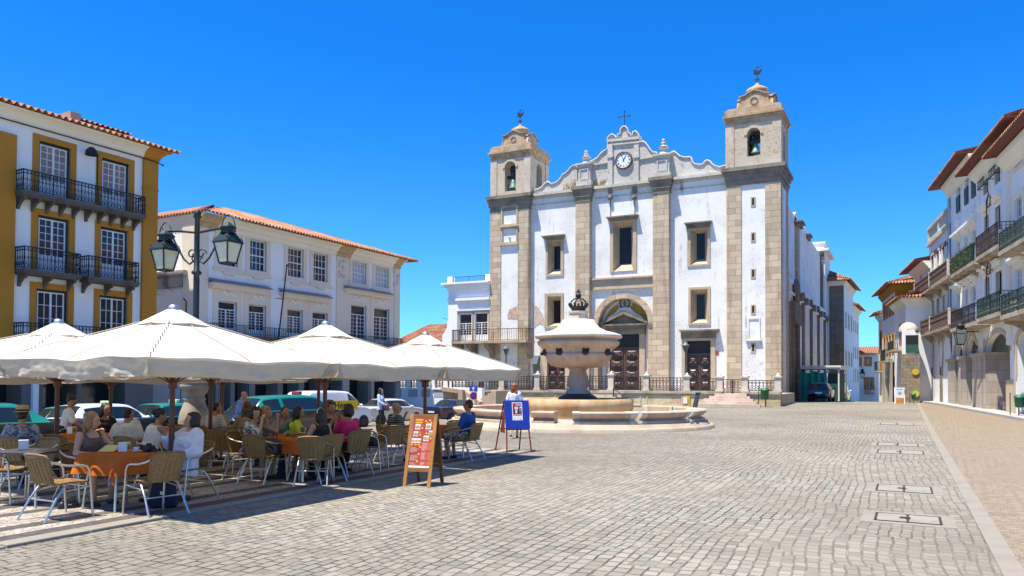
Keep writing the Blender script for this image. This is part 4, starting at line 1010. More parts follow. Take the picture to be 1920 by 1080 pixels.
# dry grass tufts on the ledges
b=MB()
for a,c,n in ((1118,350,40),(1071,352,16),(1077,349,10)):
    x,z=CF.px(a,c,.5)
    for i in range(n):
        e=rng.gauss(0,.35);h=rng.uniform(.2,.7);t=rng.uniform(-.3,.3)
        b.bar((x+e,.45+rng.uniform(-.15,.15),z-.15),(x+e+t,.4,z-.1+h),.035,.02)
b.build('dry_grass',simple('dry_grass',(.42,.25,.07),.8),church)
# string course over the portal
xa,xb=p2b+.02,p3a-.02
b=MB();z1,z0=CF.Z(1168,519,D-.2),CF.Z(1168,539.2,D-.2)
b.box(xa,D-.12,z0,xb,D+.1,z1-.12);b.box(xa,D-.28,z1-.13,xb,D+.1,z1);b.box(xa,D-.2,z0-.08,xb,D+.1,z0+.03)
b.build('string_course',M['frame'],church)
# portal
b=MB();archring(b,pax,pbx,pzs,prise,.44,D-.1,D+.95,20,ZT)
po=b.build('portal_arch',M['block'],church)
b=MB();b.box(pax-.46,D-.2,pzs-.18,pax+.02,D+.5,pzs+.02);b.box(pbx-.02,D-.2,pzs-.18,pbx+.46,D+.5,pzs+.02);b.build('impost',M['cornice'],po)
ty=D+.95
b=MB();n=20;m=(pax+pbx)/2;a=(pbx-pax)/2
b.prism([(m-a*math.cos(math.pi*k/n),pzs+prise*math.sin(math.pi*k/n)) for k in range(n+1)],ty,ty+.1);b.build('tympanum',M['ochre2'],po)
b=MB();archring(b,pax+.2,pbx-.2,pzs,prise-.2,.2,ty-.12,ty+.02,20);b.box(pax,ty,ZT,pbx,ty+.1,pzs);b.build('white_backing',M['white'],po)
ex0,ex1=CF.X(1136,615,ty-.3),CF.X(1209,615,ty-.3);ez0=CF.Z(1170,627,ty-.3)
b=MB();b.box(ex0,ty-.35,ez0,ex1,ty,pzs-.12);b.box(ex0-.05,ty-.4,pzs-.45,ex1+.05,ty,pzs-.38);b.box(ex0-.3,ty-.75,pzs-.12,ex1+.3,ty,pzs+.02)
ax,az=CF.px(1170,586,ty-.6);L0=ex0-.32;L1=ex1+.32
for s_ in ((L0,ax),(L1,ax)): b.bar((s_[0],ty-.4,pzs+.06),(s_[1],ty-.4,az-.02),.75,.2,(0,0,1))
b.prism([(L0+.3,pzs),(L1-.3,pzs),(ax,az-.1)],ty-.3,ty-.01)
b.build('pediment',M['cornice'],po)
b=MB();b.prism([(L0+.15,pzs+.16),(ax,az+.1),(L1-.15,pzs+.16),(L1-.6,pzs+.62),(L1-1.2,pzs+.98),(ax+.45,az+.38),(ax,az+.42),(ax-.45,az+.38),(L0+1.2,pzs+.98),(L0+.6,pzs+.6)],ty-.5,ty-.02);b.build('scroll_top',stoney('pale_scroll',(.80,.72,.55),(.62,.42,.18),2,.6),po)
kx_,kz_=CF.px(1171.8,569,ty-.1)
b=MB()
for rx_,rz_,y_ in ((.62,.66,.14),):
    b.prism([(kx_+rx_*math.cos(t*math.pi/12)*(1+.12*math.sin(t*math.pi/12)),kz_+rz_*math.sin(t*math.pi/12)) for t in range(24)],ty-y_,ty)
CA=b.build('coat_of_arms',simple('arms_pale_blue',(.55,.60,.62),.6),po)
b=MB();b.prism([(kx_-.2,kz_+.3),(kx_+.2,kz_+.3),(kx_+.22,kz_),(kx_+.12,kz_-.3),(kx_,kz_-.4),(kx_-.12,kz_-.3),(kx_-.22,kz_)],ty-.19,ty-.1);b.build('shield',simple('arms_grey',(.42,.42,.40),.6),CA)
b=MB()
for k in range(14):
    t=k*math.pi*2/14;b.ball((kx_+.40*math.cos(t),ty-.15,kz_+.42*math.sin(t)),(.09,.05,.1),8,5)
b.box(kx_-.16,ty-.21,kz_-.02,kx_+.16,ty-.185,kz_+.05);b.box(kx_-.05,ty-.212,kz_-.25,kx_+.05,ty-.186,kz_+.25)
b.build('mantling',simple('arms_dark',(.16,.11,.10),.6,var=.5,vs=6),CA)
fx0,fx1=CF.X(1136,680,ty-.2),CF.X(1209,680,ty-.2);dx0,dx1=CF.X(1144.6,680,ty),CF.X(1200,680,ty);dz1=CF.Z(1172,624.5,ty)
b=MB();b.box(fx0,ty-.22,ZT,dx0,ty+.02,ez0);b.box(dx1,ty-.22,ZT,fx1,ty+.02,ez0);b.box(dx0,ty-.22,dz1,dx1,ty+.02,ez0);b.build('door_surround',M['frame'],po)
def door(par,x0,x1,z0,z1,zt,y,rows):
    b=MB();b.box(x0,y,z0,x1,y+.08,zt-.04);dr=b.build('door',M['wood_door'],par)
    b=MB();b.box(x0,y+.06,zt+.04,x1,y+.1,z1);b.build('fanlight',simple('dark_fanlight',(.012,.010,.009),.5),dr)
    b=MB();b.box(x0,y-.05,zt-.05,x1,y+.09,zt+.05);m=(x0+x1)/2;b.box(m-.03,y-.02,z0,m+.03,y+.05,zt);b.build('rail',simple('door_rail',(.12,.07,.05),.5),dr)
    b=MB();h=(zt-z0)/rows
    for s_ in (0,1):
        a=x0+.12 if not s_ else m+.12;c=m-.12 if not s_ else x1-.12
        for k in range(rows):
            q0=z0+k*h+.12;q1=z0+(k+1)*h-.12;i=.26
            b.box(a,y-.05,q0,c,y+.02,q1)
            A=[(a+.06,y-.05,q0+.06),(c-.06,y-.05,q0+.06),(c-.06,y-.05,q1-.06),(a+.06,y-.05,q1-.06)];w2=(c-a)*.32;h2=(q1-q0)*.32;Bq=[(a+w2,y-.19,q0+h2),(c-w2,y-.19,q0+h2),(c-w2,y-.19,q1-h2),(a+w2,y-.19,q1-h2)]
            b.add(A+Bq,[(0,1,5,4),(1,2,6,5),(2,3,7,6),(3,0,4,7),(4,5,6,7)])
    b.build('panel',simple('door_panel',(.115,.058,.042),.42,var=.3,vs=10),dr)
    b=MB()
    for s_ in (0,1):
        for k in range(1,rows):
            xx=(x0+m)/2 if not s_ else (m+x1)/2;zz=z0+k*h+.1
            for e in (-.2,0,.2): b.ball((xx+e,y-.18,zz+(.1 if e else .18)),(.12,.05,.13 if e else .2),8,6)
            b.bar((xx-.32,y-.17,zz),(xx+.32,y-.17,zz),.06)
    b.build('ironwork',M['black'],dr)
door(po,dx0,dx1,ZT,dz1,CF.Z(1172,653,ty),ty-.1,4)
for d,lab in zip(doors,(0,1)):
    x0,x1=cz(d[0],680)[0],cz(d[1],680)[0];z1=cz(d[0],d[2])[1];zt=cz(d[0],d[3])[1]
    f=d[5];fx0_,fx1_=cz(f[0],680)[0],cz(f[1],680)[0];fz=cz((f[0]+f[1])/2,f[2])[1]
    b=MB();b.box(fx0_,D-.1,ZT,x0,D+.4,fz);b.box(x1,D-.1,ZT,fx1_,D+.4,fz);b.box(x0,D-.1,z1,x1,D+.4,fz);o=b.build('door_surround',M['frame'],church)
    h=d[4];hx0,hx1=CF.X(h[0],h[2],D-.4),CF.X(h[1],h[2],D-.4);hz=CF.Z((h[0]+h[1])/2,h[2],D-.4)
    b=MB();b.box(hx0,D-.45,hz-.12,hx1,D,hz);b.box(hx0+.12,D-.32,hz-.28,hx1-.12,D,hz-.12);b.box(fx0_-.05,D-.16,fz,fx1_+.05,D,hz-.28);b.build('hood',M['cornice'],o)
    door(church,x0,x1,ZT,z1,zt,D+.3,3)
x,z=cz(1345,662);b=MB();b.box(x-.12,D-.03,z-.14,x+.12,D,z+.14);b.build('plaque',simple('red_plaque',(.35,.08,.05),.5),church)
# rain spouts with stains under the cornice
for a in (1145,1190.5):
    x,z=cz(a,358);b=MB();b.box(x-.18,D-.16,z-.2,x+.18,D,z+.35);b.lathe([(0,0),(.2,.05),(.18,.25),(.1,.4)],10,(x,D-.1,z-.75));b.bar((x,D-.03,z-.75),(x,D-.03,z-2.4),.07,.04);b.build('gutter_head',M['cornice'],church)
# bare masonry where the plaster has fallen
def patch(L,m,par,d,seed):
    rg=random.Random(seed);p=[]
    for i in range(len(L)):
        a,c=L[i],L[(i+1)%len(L)]
        for k in range(5):
            t=k/5;p.append((a[0]+(c[0]-a[0])*t+rg.uniform(-1,1),a[1]+(c[1]-a[1])*t+rg.uniform(-1,1)))
    b=MB();b.prism(outl(p,d),d-.022,d+.02);return b.build('bare_masonry',m,par)
patch([(952,590),(955,580),(963,577),(970,574),(970,598),(952,597)],stoney('fallen_plaster_brick',(.62,.45,.32),(.42,.22,.12),2.5,.8),church,.07,1)
patch([(999,572),(1006,574),(1012,580),(1019,592),(1021,612),(1012,606),(999,616)],stoney('fallen_plaster_stone',(.62,.50,.38),(.42,.30,.2),3,.7),church,D,2)
patch([(999,683),(1006,683),(1010,670),(1014,665),(1014,735),(999,735)],M['rubble'],church,D,3)
# side wall along the street, aisle and nave with buttresses
X0=xr-.12
def WXs(px,py,x):
    d=ray(px,py);t=x/d.x;q=CO+d*t;return q.y-58,q.z
za=WXs(1479,519,X0)[1];zl=WXs(1479,541,X0)[1]
b=MB();b.box(xr-4,TD,-2,X0,46,za-.35);b.build('aisle_wall',M['church_white'],church)
b=MB();b.box(xr-4,TD+.05,za-.35,X0+.1,46,za-.1);b.box(xr-4,TD+.05,zl-.35,X0+.22,46,zl-.2);b.build('side_cornice',M['white'],church)
b=MB()
for y in (9.5,13.5,20,27,34,41): b.box(X0-.2,y,-2,X0+.2,y+.9,za-.36);b.box(X0-.2,y-.1,zl-.5,X0+.5,y+1.0,zl+.05)
b.box(X0-.1,TD+.02,-2,X0+.12,TD+1.6,8);b.build('side_pilaster',M['blockdark'],church)
yd=WXs(1484,700,X0)[0];yd2=WXs(1494,700,X0)[0]
b=MB();b.box(X0,yd-.3,0,X0+.25,yd,6.5);b.box(X0,yd2,0,X0+.25,yd2+.3,6.5);b.box(X0,yd-.6,6.5,X0+.35,yd2+.6,8.2);b.ball((X0+.2,(yd+yd2)/2,9.2),(.3,1.1,1.0),12,8);sd=b.build('side_portal',M['blockdark'],church)
b=MB();b.box(X0-.1,yd,0,X0+.03,yd2,6.5);b.build('side_door',M['wood_door'],sd)
for i,(pxa,pxb,ytop,ycap,ycorn) in enumerate(((1479,1495.6,397,414,423),(1495.6,1511,424.5,438,447))):
    x1=xr-.35-.3*i
    yb,zt=WXs(pxb,ytop,x1);zc=WXs(pxb,ycap,x1)[1];zk=WXs(pxb,ycorn,x1)[1]
    b=MB();b.box(x1-3.4,yb,za-.5,x1,yb+1.5,zk);B_=b.build('buttress',M['block'],church)
    b=MB();b.box(x1-3.4,yb-.3,zk,x1+.3,yb+1.8,zc-.15);b.box(x1-3.4,yb-.42,zc-.15,x1+.45,yb+1.9,zc);b.build('buttress_cornice',M['cornice'],B_)
    b=MB();b.box(x1-3.4,yb+.1,zc,x1-.25,yb+1.4,zt-.12);b.box(x1-3.4,yb,zt-.12,x1-.15,yb+1.5,zt);b.build('buttress_cap',M['white'],B_)
# transept block at the end of the nave
x1=xr-.1;yb=WXs(1547,600,x1)[0];zt=WXs(1541,443,x1)[1];zc=WXs(1546,470,x1)[1]
b=MB();b.box(x1-9,yb,-3,x1,yb+7,zc);tb=b.build('transept',M['church_white'],church)
b=MB();b.box(x1-9,yb-.4,zc,x1+.45,yb+7.4,zc+.3);b.box(x1-9,yb+.1,zc+.3,x1-.1,yb+6.9,zt-.2);b.box(x1-9,yb-.02,zt-.2,x1+.05,yb+7,zt);b.build('transept_parapet',M['church_white'],tb)
def yX(px,yl): return WYx(px,yl)
q=ray(1527,600);t=(58+yb)/q.y;xa=q.x*t;q=ray(1543.5,600);xb=q.x*(58+yb)/q.y
b=MB();b.box(xa,yb-.15,-3,xb,yb+.1,zc-.35);b.box(xa-.1,yb-.2,zc-.8,xb+.1,yb+.1,zc-.1);b.build('transept_pilaster',M['blockdark'],tb)
b=MB();b.box(xl+1,12,ZC-1.2,xr-3.4,44,ZC+1.5);b.build('nave_wall',M['church_white'],church)
# ---------------------------------------------------------------- left side buildings
A=Fr(-34,20,90-2.1)
ab=frthing('town_house','white town house with ochre trim and iron balconies, at the left edge','house',A)
sL=A.X(27.7,245)-0;sR=A.X(292,400);sPl=A.X(265.5,400);s0=sL-9
sA=A.X(26,400)
zcab=(A.Z(0,222)+A.Z(200,279))/2;zg_=-1.0
def spans(r): return A.X(r[0],r[2]),A.X(r[1],r[3])
D1=(A.X(71.8,330),A.X(131,330));D2=(A.X(189.6,350),A.X(241.3,350))
zf1=A.Z(42.6,362.8,-.6)+.16;zf2=A.Z(44.4,508.9,-.6)+.14
zt1=A.Z(102,271.3);zt2=A.Z(98.6,407.7);zt3=A.Z(95,543.5);zf3=zt3-(zt2-zf2)
holes=[(d[0],d[1],z0,z1) for d in (D1,D2) for z0,z1 in ((zf1,zt1),(zf2,zt2),(zf3,zt3))]
zs=1.9
sh=[(A.X(-60,720),A.X(22,720),zg_,zs),(A.X(48,720)-.2,A.X(57,720)-.05,zg_,zs),(A.X(82,720),A.X(140,720),zg_,zs),(A.X(152,720),A.X(232,720),zg_,zs)]
sh=[(s0+.6,A.X(40,720),zg_,zs),(A.X(80,720),A.X(143,720),zg_,zs),(A.X(152,720),A.X(234,720),zg_,zs)]
b=MB();wall(b,s0,sR,zs+.5,zcab,holes,0,.28);b.box(sR-.01,.3,zg_,sR,9,zcab);b.quad((sR,0,zg_),(sR,.3,zg_),(sR,.3,zcab),(sR,0,zcab));b.quad((s0,9,zg_),(sR,9,zg_),(sR,9,zcab),(s0,9,zcab));b.box(s0,.29,zg_,s0+.2,9,zcab)
b.build('wall',M['white'],ab)
b=MB();wall(b,s0,sR,zg_,zs+.5,sh,-.03,1.2);b.build('shop_front',stoney('grey_shopfront',(.17,.15,.135),(.11,.1,.09),1,.4,.6,.1),ab)
b=MB();b.box(s0,1.2,zg_,sR,1.3,zs+.4);b.build('shop_interior',M['glass'],ab)
b=MB();b.box(A.X(57,740),-.2,zg_,A.X(68,740),-.03,zs+.2);b.build('white_pier',M['white'],ab)
# shop window contents
b=MB()
for k in range(5): b.box(A.X(154,720),1.0,.2+k*.38,A.X(174,720),1.15,.28+k*.38)
b.build('display_shelf',simple('yellow_shelf',(.45,.36,.05),.6),ab)
b=MB();b.box(A.X(80,720),-.5,1.55,A.X(150,720),-.03,1.72);b.build('awning_bar',simple('turquoise_bar',(.03,.35,.25),.5),ab)
b=MB();b.box(sPl,-.14,zs+.5,sR+.02,.4,zcab-.02);b.box(sPl-.05,-.2,zs+.4,sR+.06,.3,zs+.75);b.box(sPl-.03,-.18,zcab-1.5,sR+.04,.3,zcab-1.42);b.build('corner_pilaster',M['ochre'],ab)
b=MB();b.box(s0+2.5,-.14,zs+.5,sA,.1,zcab-.55);b.build('side_pilaster',M['ochre'],ab)
b=MB();zc=zcab;cove=[(0,0),(-.08,.01),(-.11,.10),(-.18,.26),(-.34,.41),(-.50,.48),(-.54,.55),(0,.55)]
xa=sPl-1.2*0
b.prismx([(y,zc+z) for y,z in cove],s0,sPl);b.build('coved_cornice',M['cream'],ab)
b=MB();pr=[(y*1.02-.01,zc+z) for y,z in cove];n=len(pr)
b.prismx(pr,sPl,sR)
vs=[(sR-.01,y,z) for y,z in pr]+[(sR-.01-y*1.0,y,z) for y,z in pr]
b.add(vs,[(i,i+1,i+1+n,i+n) for i in range(n-1)])
vs=[(sR-.01-y,y,z) for y,z in pr]+[(sR-.01-y,9,z) for y,z in pr];b.add(vs,[(i,i+1,i+1+n,i+n) for i in range(n-1)])
b.build('corner_cornice',M['ochre'],ab)
b=MB();b.tube([(s0,-.16,zc-.02),(sPl,-.16,zc+.0),(sR-.3,-.22,zc-.03),(sR+.2,-.3,zc-.14),(sR+.25,-.1,zc-.1)],.03,5);b.build('cable',M['black'],ab)
zr=zc+.55
b=MB();tiles(b,s0,sR+.85,-.82,zr+.05,4.5,zr+1.5,.30,.07,5,0,4.5);o=b.build('roof',M['tile'],ab)
b=MB();b.box(A.X(150,230,2),1.9,zr+.3,A.X(236,250,2),3.6,zr+1.05);b.box(A.X(123,225,1.6),1.2,zr+.2,A.X(123,225,1.6)+.5,3.4,zr+1.15)
b.build('roof_parapet',stoney('pink_wall',(.55,.36,.28),(.4,.26,.2),1,.4),o)
b=MB();tiles(b,A.X(123,220,2),A.X(240,250,2),1.6,zr+1.08,3.7,zr+1.4,.28,.05,2);b.build('upper_tiles',M['tile'],o)
b=MB();b.box(A.X(0,200)-1,.2,zr,A.X(2,200),1.5,zr+1.6);b.build('white_party_wall',M['white'],o)
for r,(z0,z1) in enumerate(((zf1,zt1),(zf2,zt2),(zf3,zt3))):
    for c,d in enumerate((D1,D2)):
        g=M['curtain'] if r==0 else (M['glass'] if r==2 else M['glass'])
        window(ab,d[0]+.1,d[1]-.1,z0,z1-.1,.10,4,5 if r<2 else 4,2,None,g,0,.75 if r<2 else 0,(.27,M['ochre'],-.05,1) if r==2 else (.27,M['ochre'],-.05),.1)
# curtains behind some panes
b=MB()
for d,s_ in ((D1,0),(D2,1)):
    m=(d[0]+d[1])/2
    if s_: b.box(m+.1,.155,zf2+1.0,d[1]-.2,.16,zt2-.2)
b.build('curtain',simple('tan_curtain',(.42,.30,.2),.8),ab)
M['stonegrey']=stoney('balcony_stone',(.13,.115,.10),(.07,.062,.055),1.5,.6)
def balcony(par,x0,x1,zf,h,dep,m=None,style=1,sl=.16,nb=0,smat=None,step=.16,curve=0):
    b=MB();b.box(x0,-dep,zf-sl,x1,.0,zf);b.box(x0+.05,-dep+.05,zf-sl-.08,x1-.05,0,zf-sl)
    o=b.build('balcony',smat or M['stonegrey'],par)
    b=MB();e=.05;railing(b,[(x0+e,-.02,zf),(x0+e,-dep+e,zf),(x1-e,-dep+e,zf),(x1-e,-.02,zf)],h,step,.014,style,.024);b.build('railing',m or M['iron'],o)
    if nb:
        b=MB()
        for k in range(nb):
            x=x0+.2+(x1-x0-.4)*k/(nb-1);b.prismx([(0,zf-sl-.08),(-dep+.12,zf-sl-.08),(-dep+.14,zf-sl-.2),(-dep*.5,zf-sl-.26),(-.14,zf-sl-.46),(-.1,zf-sl-.56),(0,zf-sl-.58)],x-.055,x+.055)
        b.build('bracket',smat or M['stonegrey'],o)
    return o
dp=.75
balcony(ab,A.X(42.5,345,-dp),A.X(274.5,390,-dp),zf1,A.Z(43.7,315.5,-dp)-zf1,dp,nb=10)
h2=A.Z(45.5,460.4,-dp)-zf2
balcony(ab,A.X(44.5,490,-dp),A.X(153.5,505,-dp),zf2,h2,dp,nb=3)
balcony(ab,A.X(165.5,505,-dp),A.X(262.3,520,-dp),zf2,h2,dp,nb=3)
balcony(ab,A.X(42.5,600,-dp),A.X(262,620,-dp),zf3,h2,dp,nb=4)
# wall lantern bracket on a rod
b=MB();x,z=A.px(168,287,-.3);zb=A.Z(168,375,-.7)
b.tube([(x+.15,-.7,zb),(x+.15,-.7,z-.1),(x+.05,-.3,z)],.03,6);b.lathe([(.27,0),(.25,.16),(.14,.32),(0,.38)],12,(x,-.45,z-.1));b.torus((x,-.45,z-.1),.27,.02,14,5,'z');b.build('rod_lamp',M['black'],ab)
# ---------------------------------------------------------------- second house
B=Fr(-34,24,90-1.55)
bb=frthing('long_house','long two storey cream and white house with carved window surrounds','house',B)
x0=B.X(366,560);x1=B.X(748.3,560)
zb0=-1.2;ze=(B.Z(375,391)+B.Z(765,482))/2-.35
cor=B.Z(500,440)  # cornice underside
cor=(B.Z(460,435)+B.Z(640,482)+B.Z(735,508))/3
UP=[(410.7,445.4,437,493),(467.6,498.7,448.3,505.8),(539,568.4,462.8,517.6),(587,613.7,473,525.3),(660,686.3,489.5,529.5),(704,728.4,498.7,536.9)]
DN=[(408.4,443.3,562.4),(465.6,498.2,568.9),(537.6,567.2,578.7),(585,613.7,583.7),(657.3,686.3,568.9),(700.5,729.3,577.2)]
zbal=(B.Z(700,642,-.7)+B.Z(480,640,-.7))/2-.05
zbal=B.Z(756,649,-.7)
hol=[]
zu0=sum(B.Z(a,d) for a,b_,c,d in UP[1:4])/3;zu1=sum(B.Z((a+b_)/2,c+3) for a,b_,c,d in UP[1:4])/3
zu0b=sum(B.Z(a,d) for a,b_,c,d in UP[4:])/2;zu1b=sum(B.Z((a+b_)/2,c+3) for a,b_,c,d in UP[4:])/2
zd1=sum(B.Z((a+b_)/2,c+2.5) for a,b_,c in DN[:4])/4;zd1b=sum(B.Z((a+b_)/2,c+2.5) for a,b_,c in DN[4:])/2
for i,u in enumerate(UP): hol.append((B.X(u[0],480),B.X(u[1],480),zu0 if i<4 else zu0b,zu1 if i<4 else zu1b))
for i,u in enumerate(DN): hol.append((B.X(u[0],590),B.X(u[1],590),zbal,zd1 if i<4 else zd1b))
b=MB();wall(b,x0,x1,zbal-.6,cor,hol,0,.3)
b.box(x0,.31,zb0,x0+.02,14,cor);b.box(x1-.02,.31,zb0,x1,14,cor);b.quad((x0,0,zb0),(x0,.31,zb0),(x0,.31,cor),(x0,0,cor));b.quad((x1,0,zb0),(x1,.31,zb0),(x1,.31,cor),(x1,0,cor))
b.box(x0,14,zb0,x1,14.1,cor);b.build('wall',M['white'],bb)
# shop fronts
gx=[(352,378),(384,404),(412,432),(440,467),(478,520),(530,560),(570,600),(610,640),(655,690),(700,738)]
sho=[(B.X(a,720)if a>366 else x0+.3,B.X(c,720),zb0,B.Z(680,697)) for a,c in gx if c>372]
b=MB();wall(b,x0,x1,zb0,zbal-.6,sho,-.02,1.0);b.build('shop_front',stoney('grey_granite_front',(.22,.195,.17),(.14,.125,.11),1,.4,.6,.1),bb)
b=MB();b.box(x0,1.0,zb0,x1,1.1,zbal-.65);b.build('shop_interior',M['glass'],bb)
b=MB();
for a,c in ((640,652),(694,699),(741,748)): b.box(B.X(a,720),-.12,zb0,B.X(c,720),0,zbal-.7)
b.build('granite_pier',stoney('beige_granite',(.45,.40,.34),(.3,.26,.22),1,.4),bb)
b=MB();b.M=Matrix.Translation((B.X(742,708),-.2,B.Z(742,708)))@Matrix.Rotation(math.pi/2,4,'X');b.lathe([(0,0),(.35,0),(.35,.08),(0,.08)],20,smooth=False);b.build('round_sign',simple('olive_sign',(.25,.22,.06),.5),bb)
# beige bands and strips
b=MB()
for a,c in ((367,388),(630,652),(738,748.2)): b.box(B.X(a,560),-.09,zbal-.5,B.X(c,560),.05,cor)
b.box(x0-.09,.06,zbal-.5,x0+.01,1.0,cor)
b.build('corner_strip',M['beige'],bb)
b=MB();cv=[(0,0),(-.12,0),(-.16,.12),(-.16,.3),(-.3,.36),(-.42,.6),(-.62,.75),(-.66,.86),(0,.86)];hh=(ze-cor)/.86
b.prismx([(y,cor+z*hh) for y,z in cv],x0-.0,x1);n=len(cv)
for s_,X in ((-1,x0),(1,x1)):
    vs=[(X,y,cor+z*hh) for y,z in cv]+[(X-s_*y*.25,y,cor+z*hh) for y,z in cv];b.add(vs,[(i,i+1,i+1+n,i+n) for i in range(n-1)])
    vs=[(X-s_*y*.25,y,cor+z*hh) for y,z in cv]+[(X-s_*y*.25,14,cor+z*hh) for y,z in cv];b.add(vs,[(i,i+1,i+1+n,i+n) for i in range(n-1)])
b.build('cornice',M['cream'],bb)
b=MB()
for i,(a,c) in enumerate(((367,405),(628,655),(735,748.3))):
    b.prismx([(y*1.03-.01,cor+z*hh) for y,z in cv],B.X(a,500),B.X(c,500)-.001)
b.build('ochre_cornice_piece',simple('ochre_stain',(.55,.38,.2),.85,var=.2,vs=4),bb)
b=MB();tiles(b,x0-.28,x1+1.05,-1.05,ze+.03,7,ze+2.6,.25,.06,6,8,8);o=b.build('roof',M['tile'],bb)
b=MB();b.M=Matrix.Rotation(-math.pi/2,4,'Z');tiles(b,-15,1.05,x0-.28,ze+.03,x0+7,ze+2.6,.25,.06,6,0,8)
b.M=Matrix.Rotation(math.pi/2,4,'Z');tiles(b,-1.05,15,-x1-1.05,ze+.03,-x1+7,ze+2.6,.25,.06,6,8,0);b.build('side_roof',M['tile'],o)
for i,h in enumerate(hol):
    if i<6:
        gm=M['paleglass'] if i>=4 else M['glass']
        w_=window(bb,h[0],h[1],h[2],h[3],.12,4,4,1,None,gm,0,0,(.3,M['beige'],-.06,1),0,fw=.05,mw=.03)
        b=MB();m=(h[0]+h[1])/2;b.box(h[0],.10,(h[2]+h[3])/2-.03,h[1],.16,(h[2]+h[3])/2+.03);b.build('sash_bar',M['frame_white'],w_)
        b=MB();w2=(h[1]-h[0])/2;b.prism([(m-w2-.15,h[3]+.28),(m+w2+.15,h[3]+.28),(m+w2*.6,h[3]+.42),(m+w2*.5,h[3]+.66),(m,h[3]+.74),(m-w2*.5,h[3]+.66),(m-w2*.6,h[3]+.42)],-.13,.02)
        b.prism([(m-w2-.42,h[2]-.22),(m+w2+.42,h[2]-.22),(m+w2+.42,h[2]-.36),(m+w2*.6,h[2]-.36),(m+w2*.5,h[2]-.5),(m-w2*.5,h[2]-.5),(m-w2*.6,h[2]-.36),(m-w2-.42,h[2]-.36)],-.12,.02);b.build('ornament',M['beige'],w_)
        b=MB()
        for k in range(7): b.ball((m+(k-3)*w2*.18,-.14,h[3]+.50+.06*(k%2)),(w2*.12,.05,.07),6,4)
        b.build('stucco',M['white'],w_)
    else:
        tr=(h[3]-h[2])*.24
        w_=window(bb,h[0],h[1],h[2],h[3],.12,4,6,2,None,M['glass'],tr,.35,(.36,M['beige'],-.05),0)
        m=(h[0]+h[1])/2;w2=(h[1]-h[0])/2;zz=h[3]
        b=MB();b.box(m-w2-.36,-.052,zz+.36,m+w2+.36,.05,zz+1.25);b.build('panel',M['beige'],w_)
        b=MB();b.tube([(m-w2*.8,-.08,zz+.62),(m-w2*.35,-.08,zz+.62),(m-w2*.2,-.08,zz+.78),(m,-.1,zz+.86),(m+w2*.2,-.08,zz+.78),(m+w2*.35,-.08,zz+.62),(m+w2*.8,-.08,zz+.62)],.03,5)
        for k in range(9): b.ball((m+(k-4)*w2*.17,-.07,zz+.36+.05*((k*3)%4)),(w2*.13,.04,.09),6,4)
        b.ball((m,-.1,zz+.8),(.1,.06,.13),8,5);b.build('stucco',M['white'],w_)
for a,c,y in ((398.9,510.8,534),(532,624,552),(652.2,737.5,545.2)):
    X0_,X1_=B.X(a,y,-.45),B.X(c,y,-.45);z=B.Z((a+c)/2,y,-.45)
    b=MB();b.box(X0_+.1,-.32,z-.36,X1_-.1,0,z-.06);b.box(X0_+.05,-.4,z-.2,X1_-.05,0,z-.05);o=b.build('door_hood',M['beige'],bb)
    b=MB();b.add([(X0_,-.5,z-.06),(X1_,-.5,z-.06),(X1_,0,z+.14),(X0_,0,z+.14),(X0_,-.5,z-.0),(X1_,-.5,z-.0),(X1_,0,z+.2),(X0_,0,z+.2)],[(0,1,2,3),(4,5,6,7),(0,1,5,4),(1,2,6,5),(3,0,4,7)]);b.build('lead_cover',simple('lead_sheet',(.20,.21,.25),.5),o)
# capitals on the strips
b=MB()
for a in (640.5,743):
    x=B.X(a,500)
    for k in range(10): b.ball((x+rng.uniform(-.32,.32),-.12,cor-.25-rng.uniform(0,1.1)),(.12,.06,.14),6,4)
b.build('stucco_garland',simple('stucco_pink',(.72,.62,.54),.8),bb)
hb=B.Z(756,635.6,-.7)-zbal
balcony(bb,B.X(398,640,-.7),B.X(626,640,-.7),zbal,hb,.7,M['black'],0,.14,0,M['stonegrey'],.14)
balcony(bb,B.X(641,640,-.7),B.X(756.5,640,-.7),zbal,hb,.7,M['black'],0,.14,0,M['stonegrey'],.14)
# end wall details: arched opening with a weathered hood
def endX(px,py):  # on end wall plane local x=x0
    pass
o1=B.o+B.u*x0
E_=Fr(o1.x,o1.y,math.degrees(B.a)-90)   # facade frame for the end wall: faces -Y
def EX(px,py): return E_.px(px,py)
az_,ax_=EX(292,520)[1],0
b=MB();M90=Matrix.Translation((x0,0,0))@Matrix.Rotation(-math.pi/2,4,'Z')
b.M=M90
a0,zt_=EX(292,517);a1,zq=EX(357,540)
b.box(a0-1.5,-.35,zt_-.15,a1-.15,0,zt_+.12);b.box(a0-1.5,-.22,zt_-.75,a1-.5,0,zt_-.15);o=b.build('arch_hood',stoney('stained_hood',(.42,.38,.33),(.12,.1,.08),1,.9,.8,.6),bb)
b=MB();b.M=M90;w_=(a1-a0)*1.0;archring(b,a0-1.6,a1-.75,zt_-2.3,1.25,.35,-.06,.0,16,zt_-6);b.build('arch',M['cream'],bb)
b=MB();b.M=M90;xx=EX(352,560)[0];b.tube([(xx,-.08,EX(352,640)[1]),(xx,-.08,EX(352,565)[1]),(xx-.2,-.1,EX(352,560)[1])],.05,6);b.build('drain_pipe',M['black'],bb)
b=MB();b.M=M90;b.box(-14,0,zb0,0,.0,cor) if False else None
# grey wall beyond the gap between the two houses
t=thing('gap_wall','dark stained party wall showing between the two left houses','wall',(0,0,0))
g0=E_.px(296,390,0)
b=MB();b.box(-52,26.5,-1,-44,40,B.Z(300,393)+1.1);b.build('stained_wall',stoney('violet_stain',(.30,.25,.27),(.16,.13,.14),1,.8,.8,.5),t)
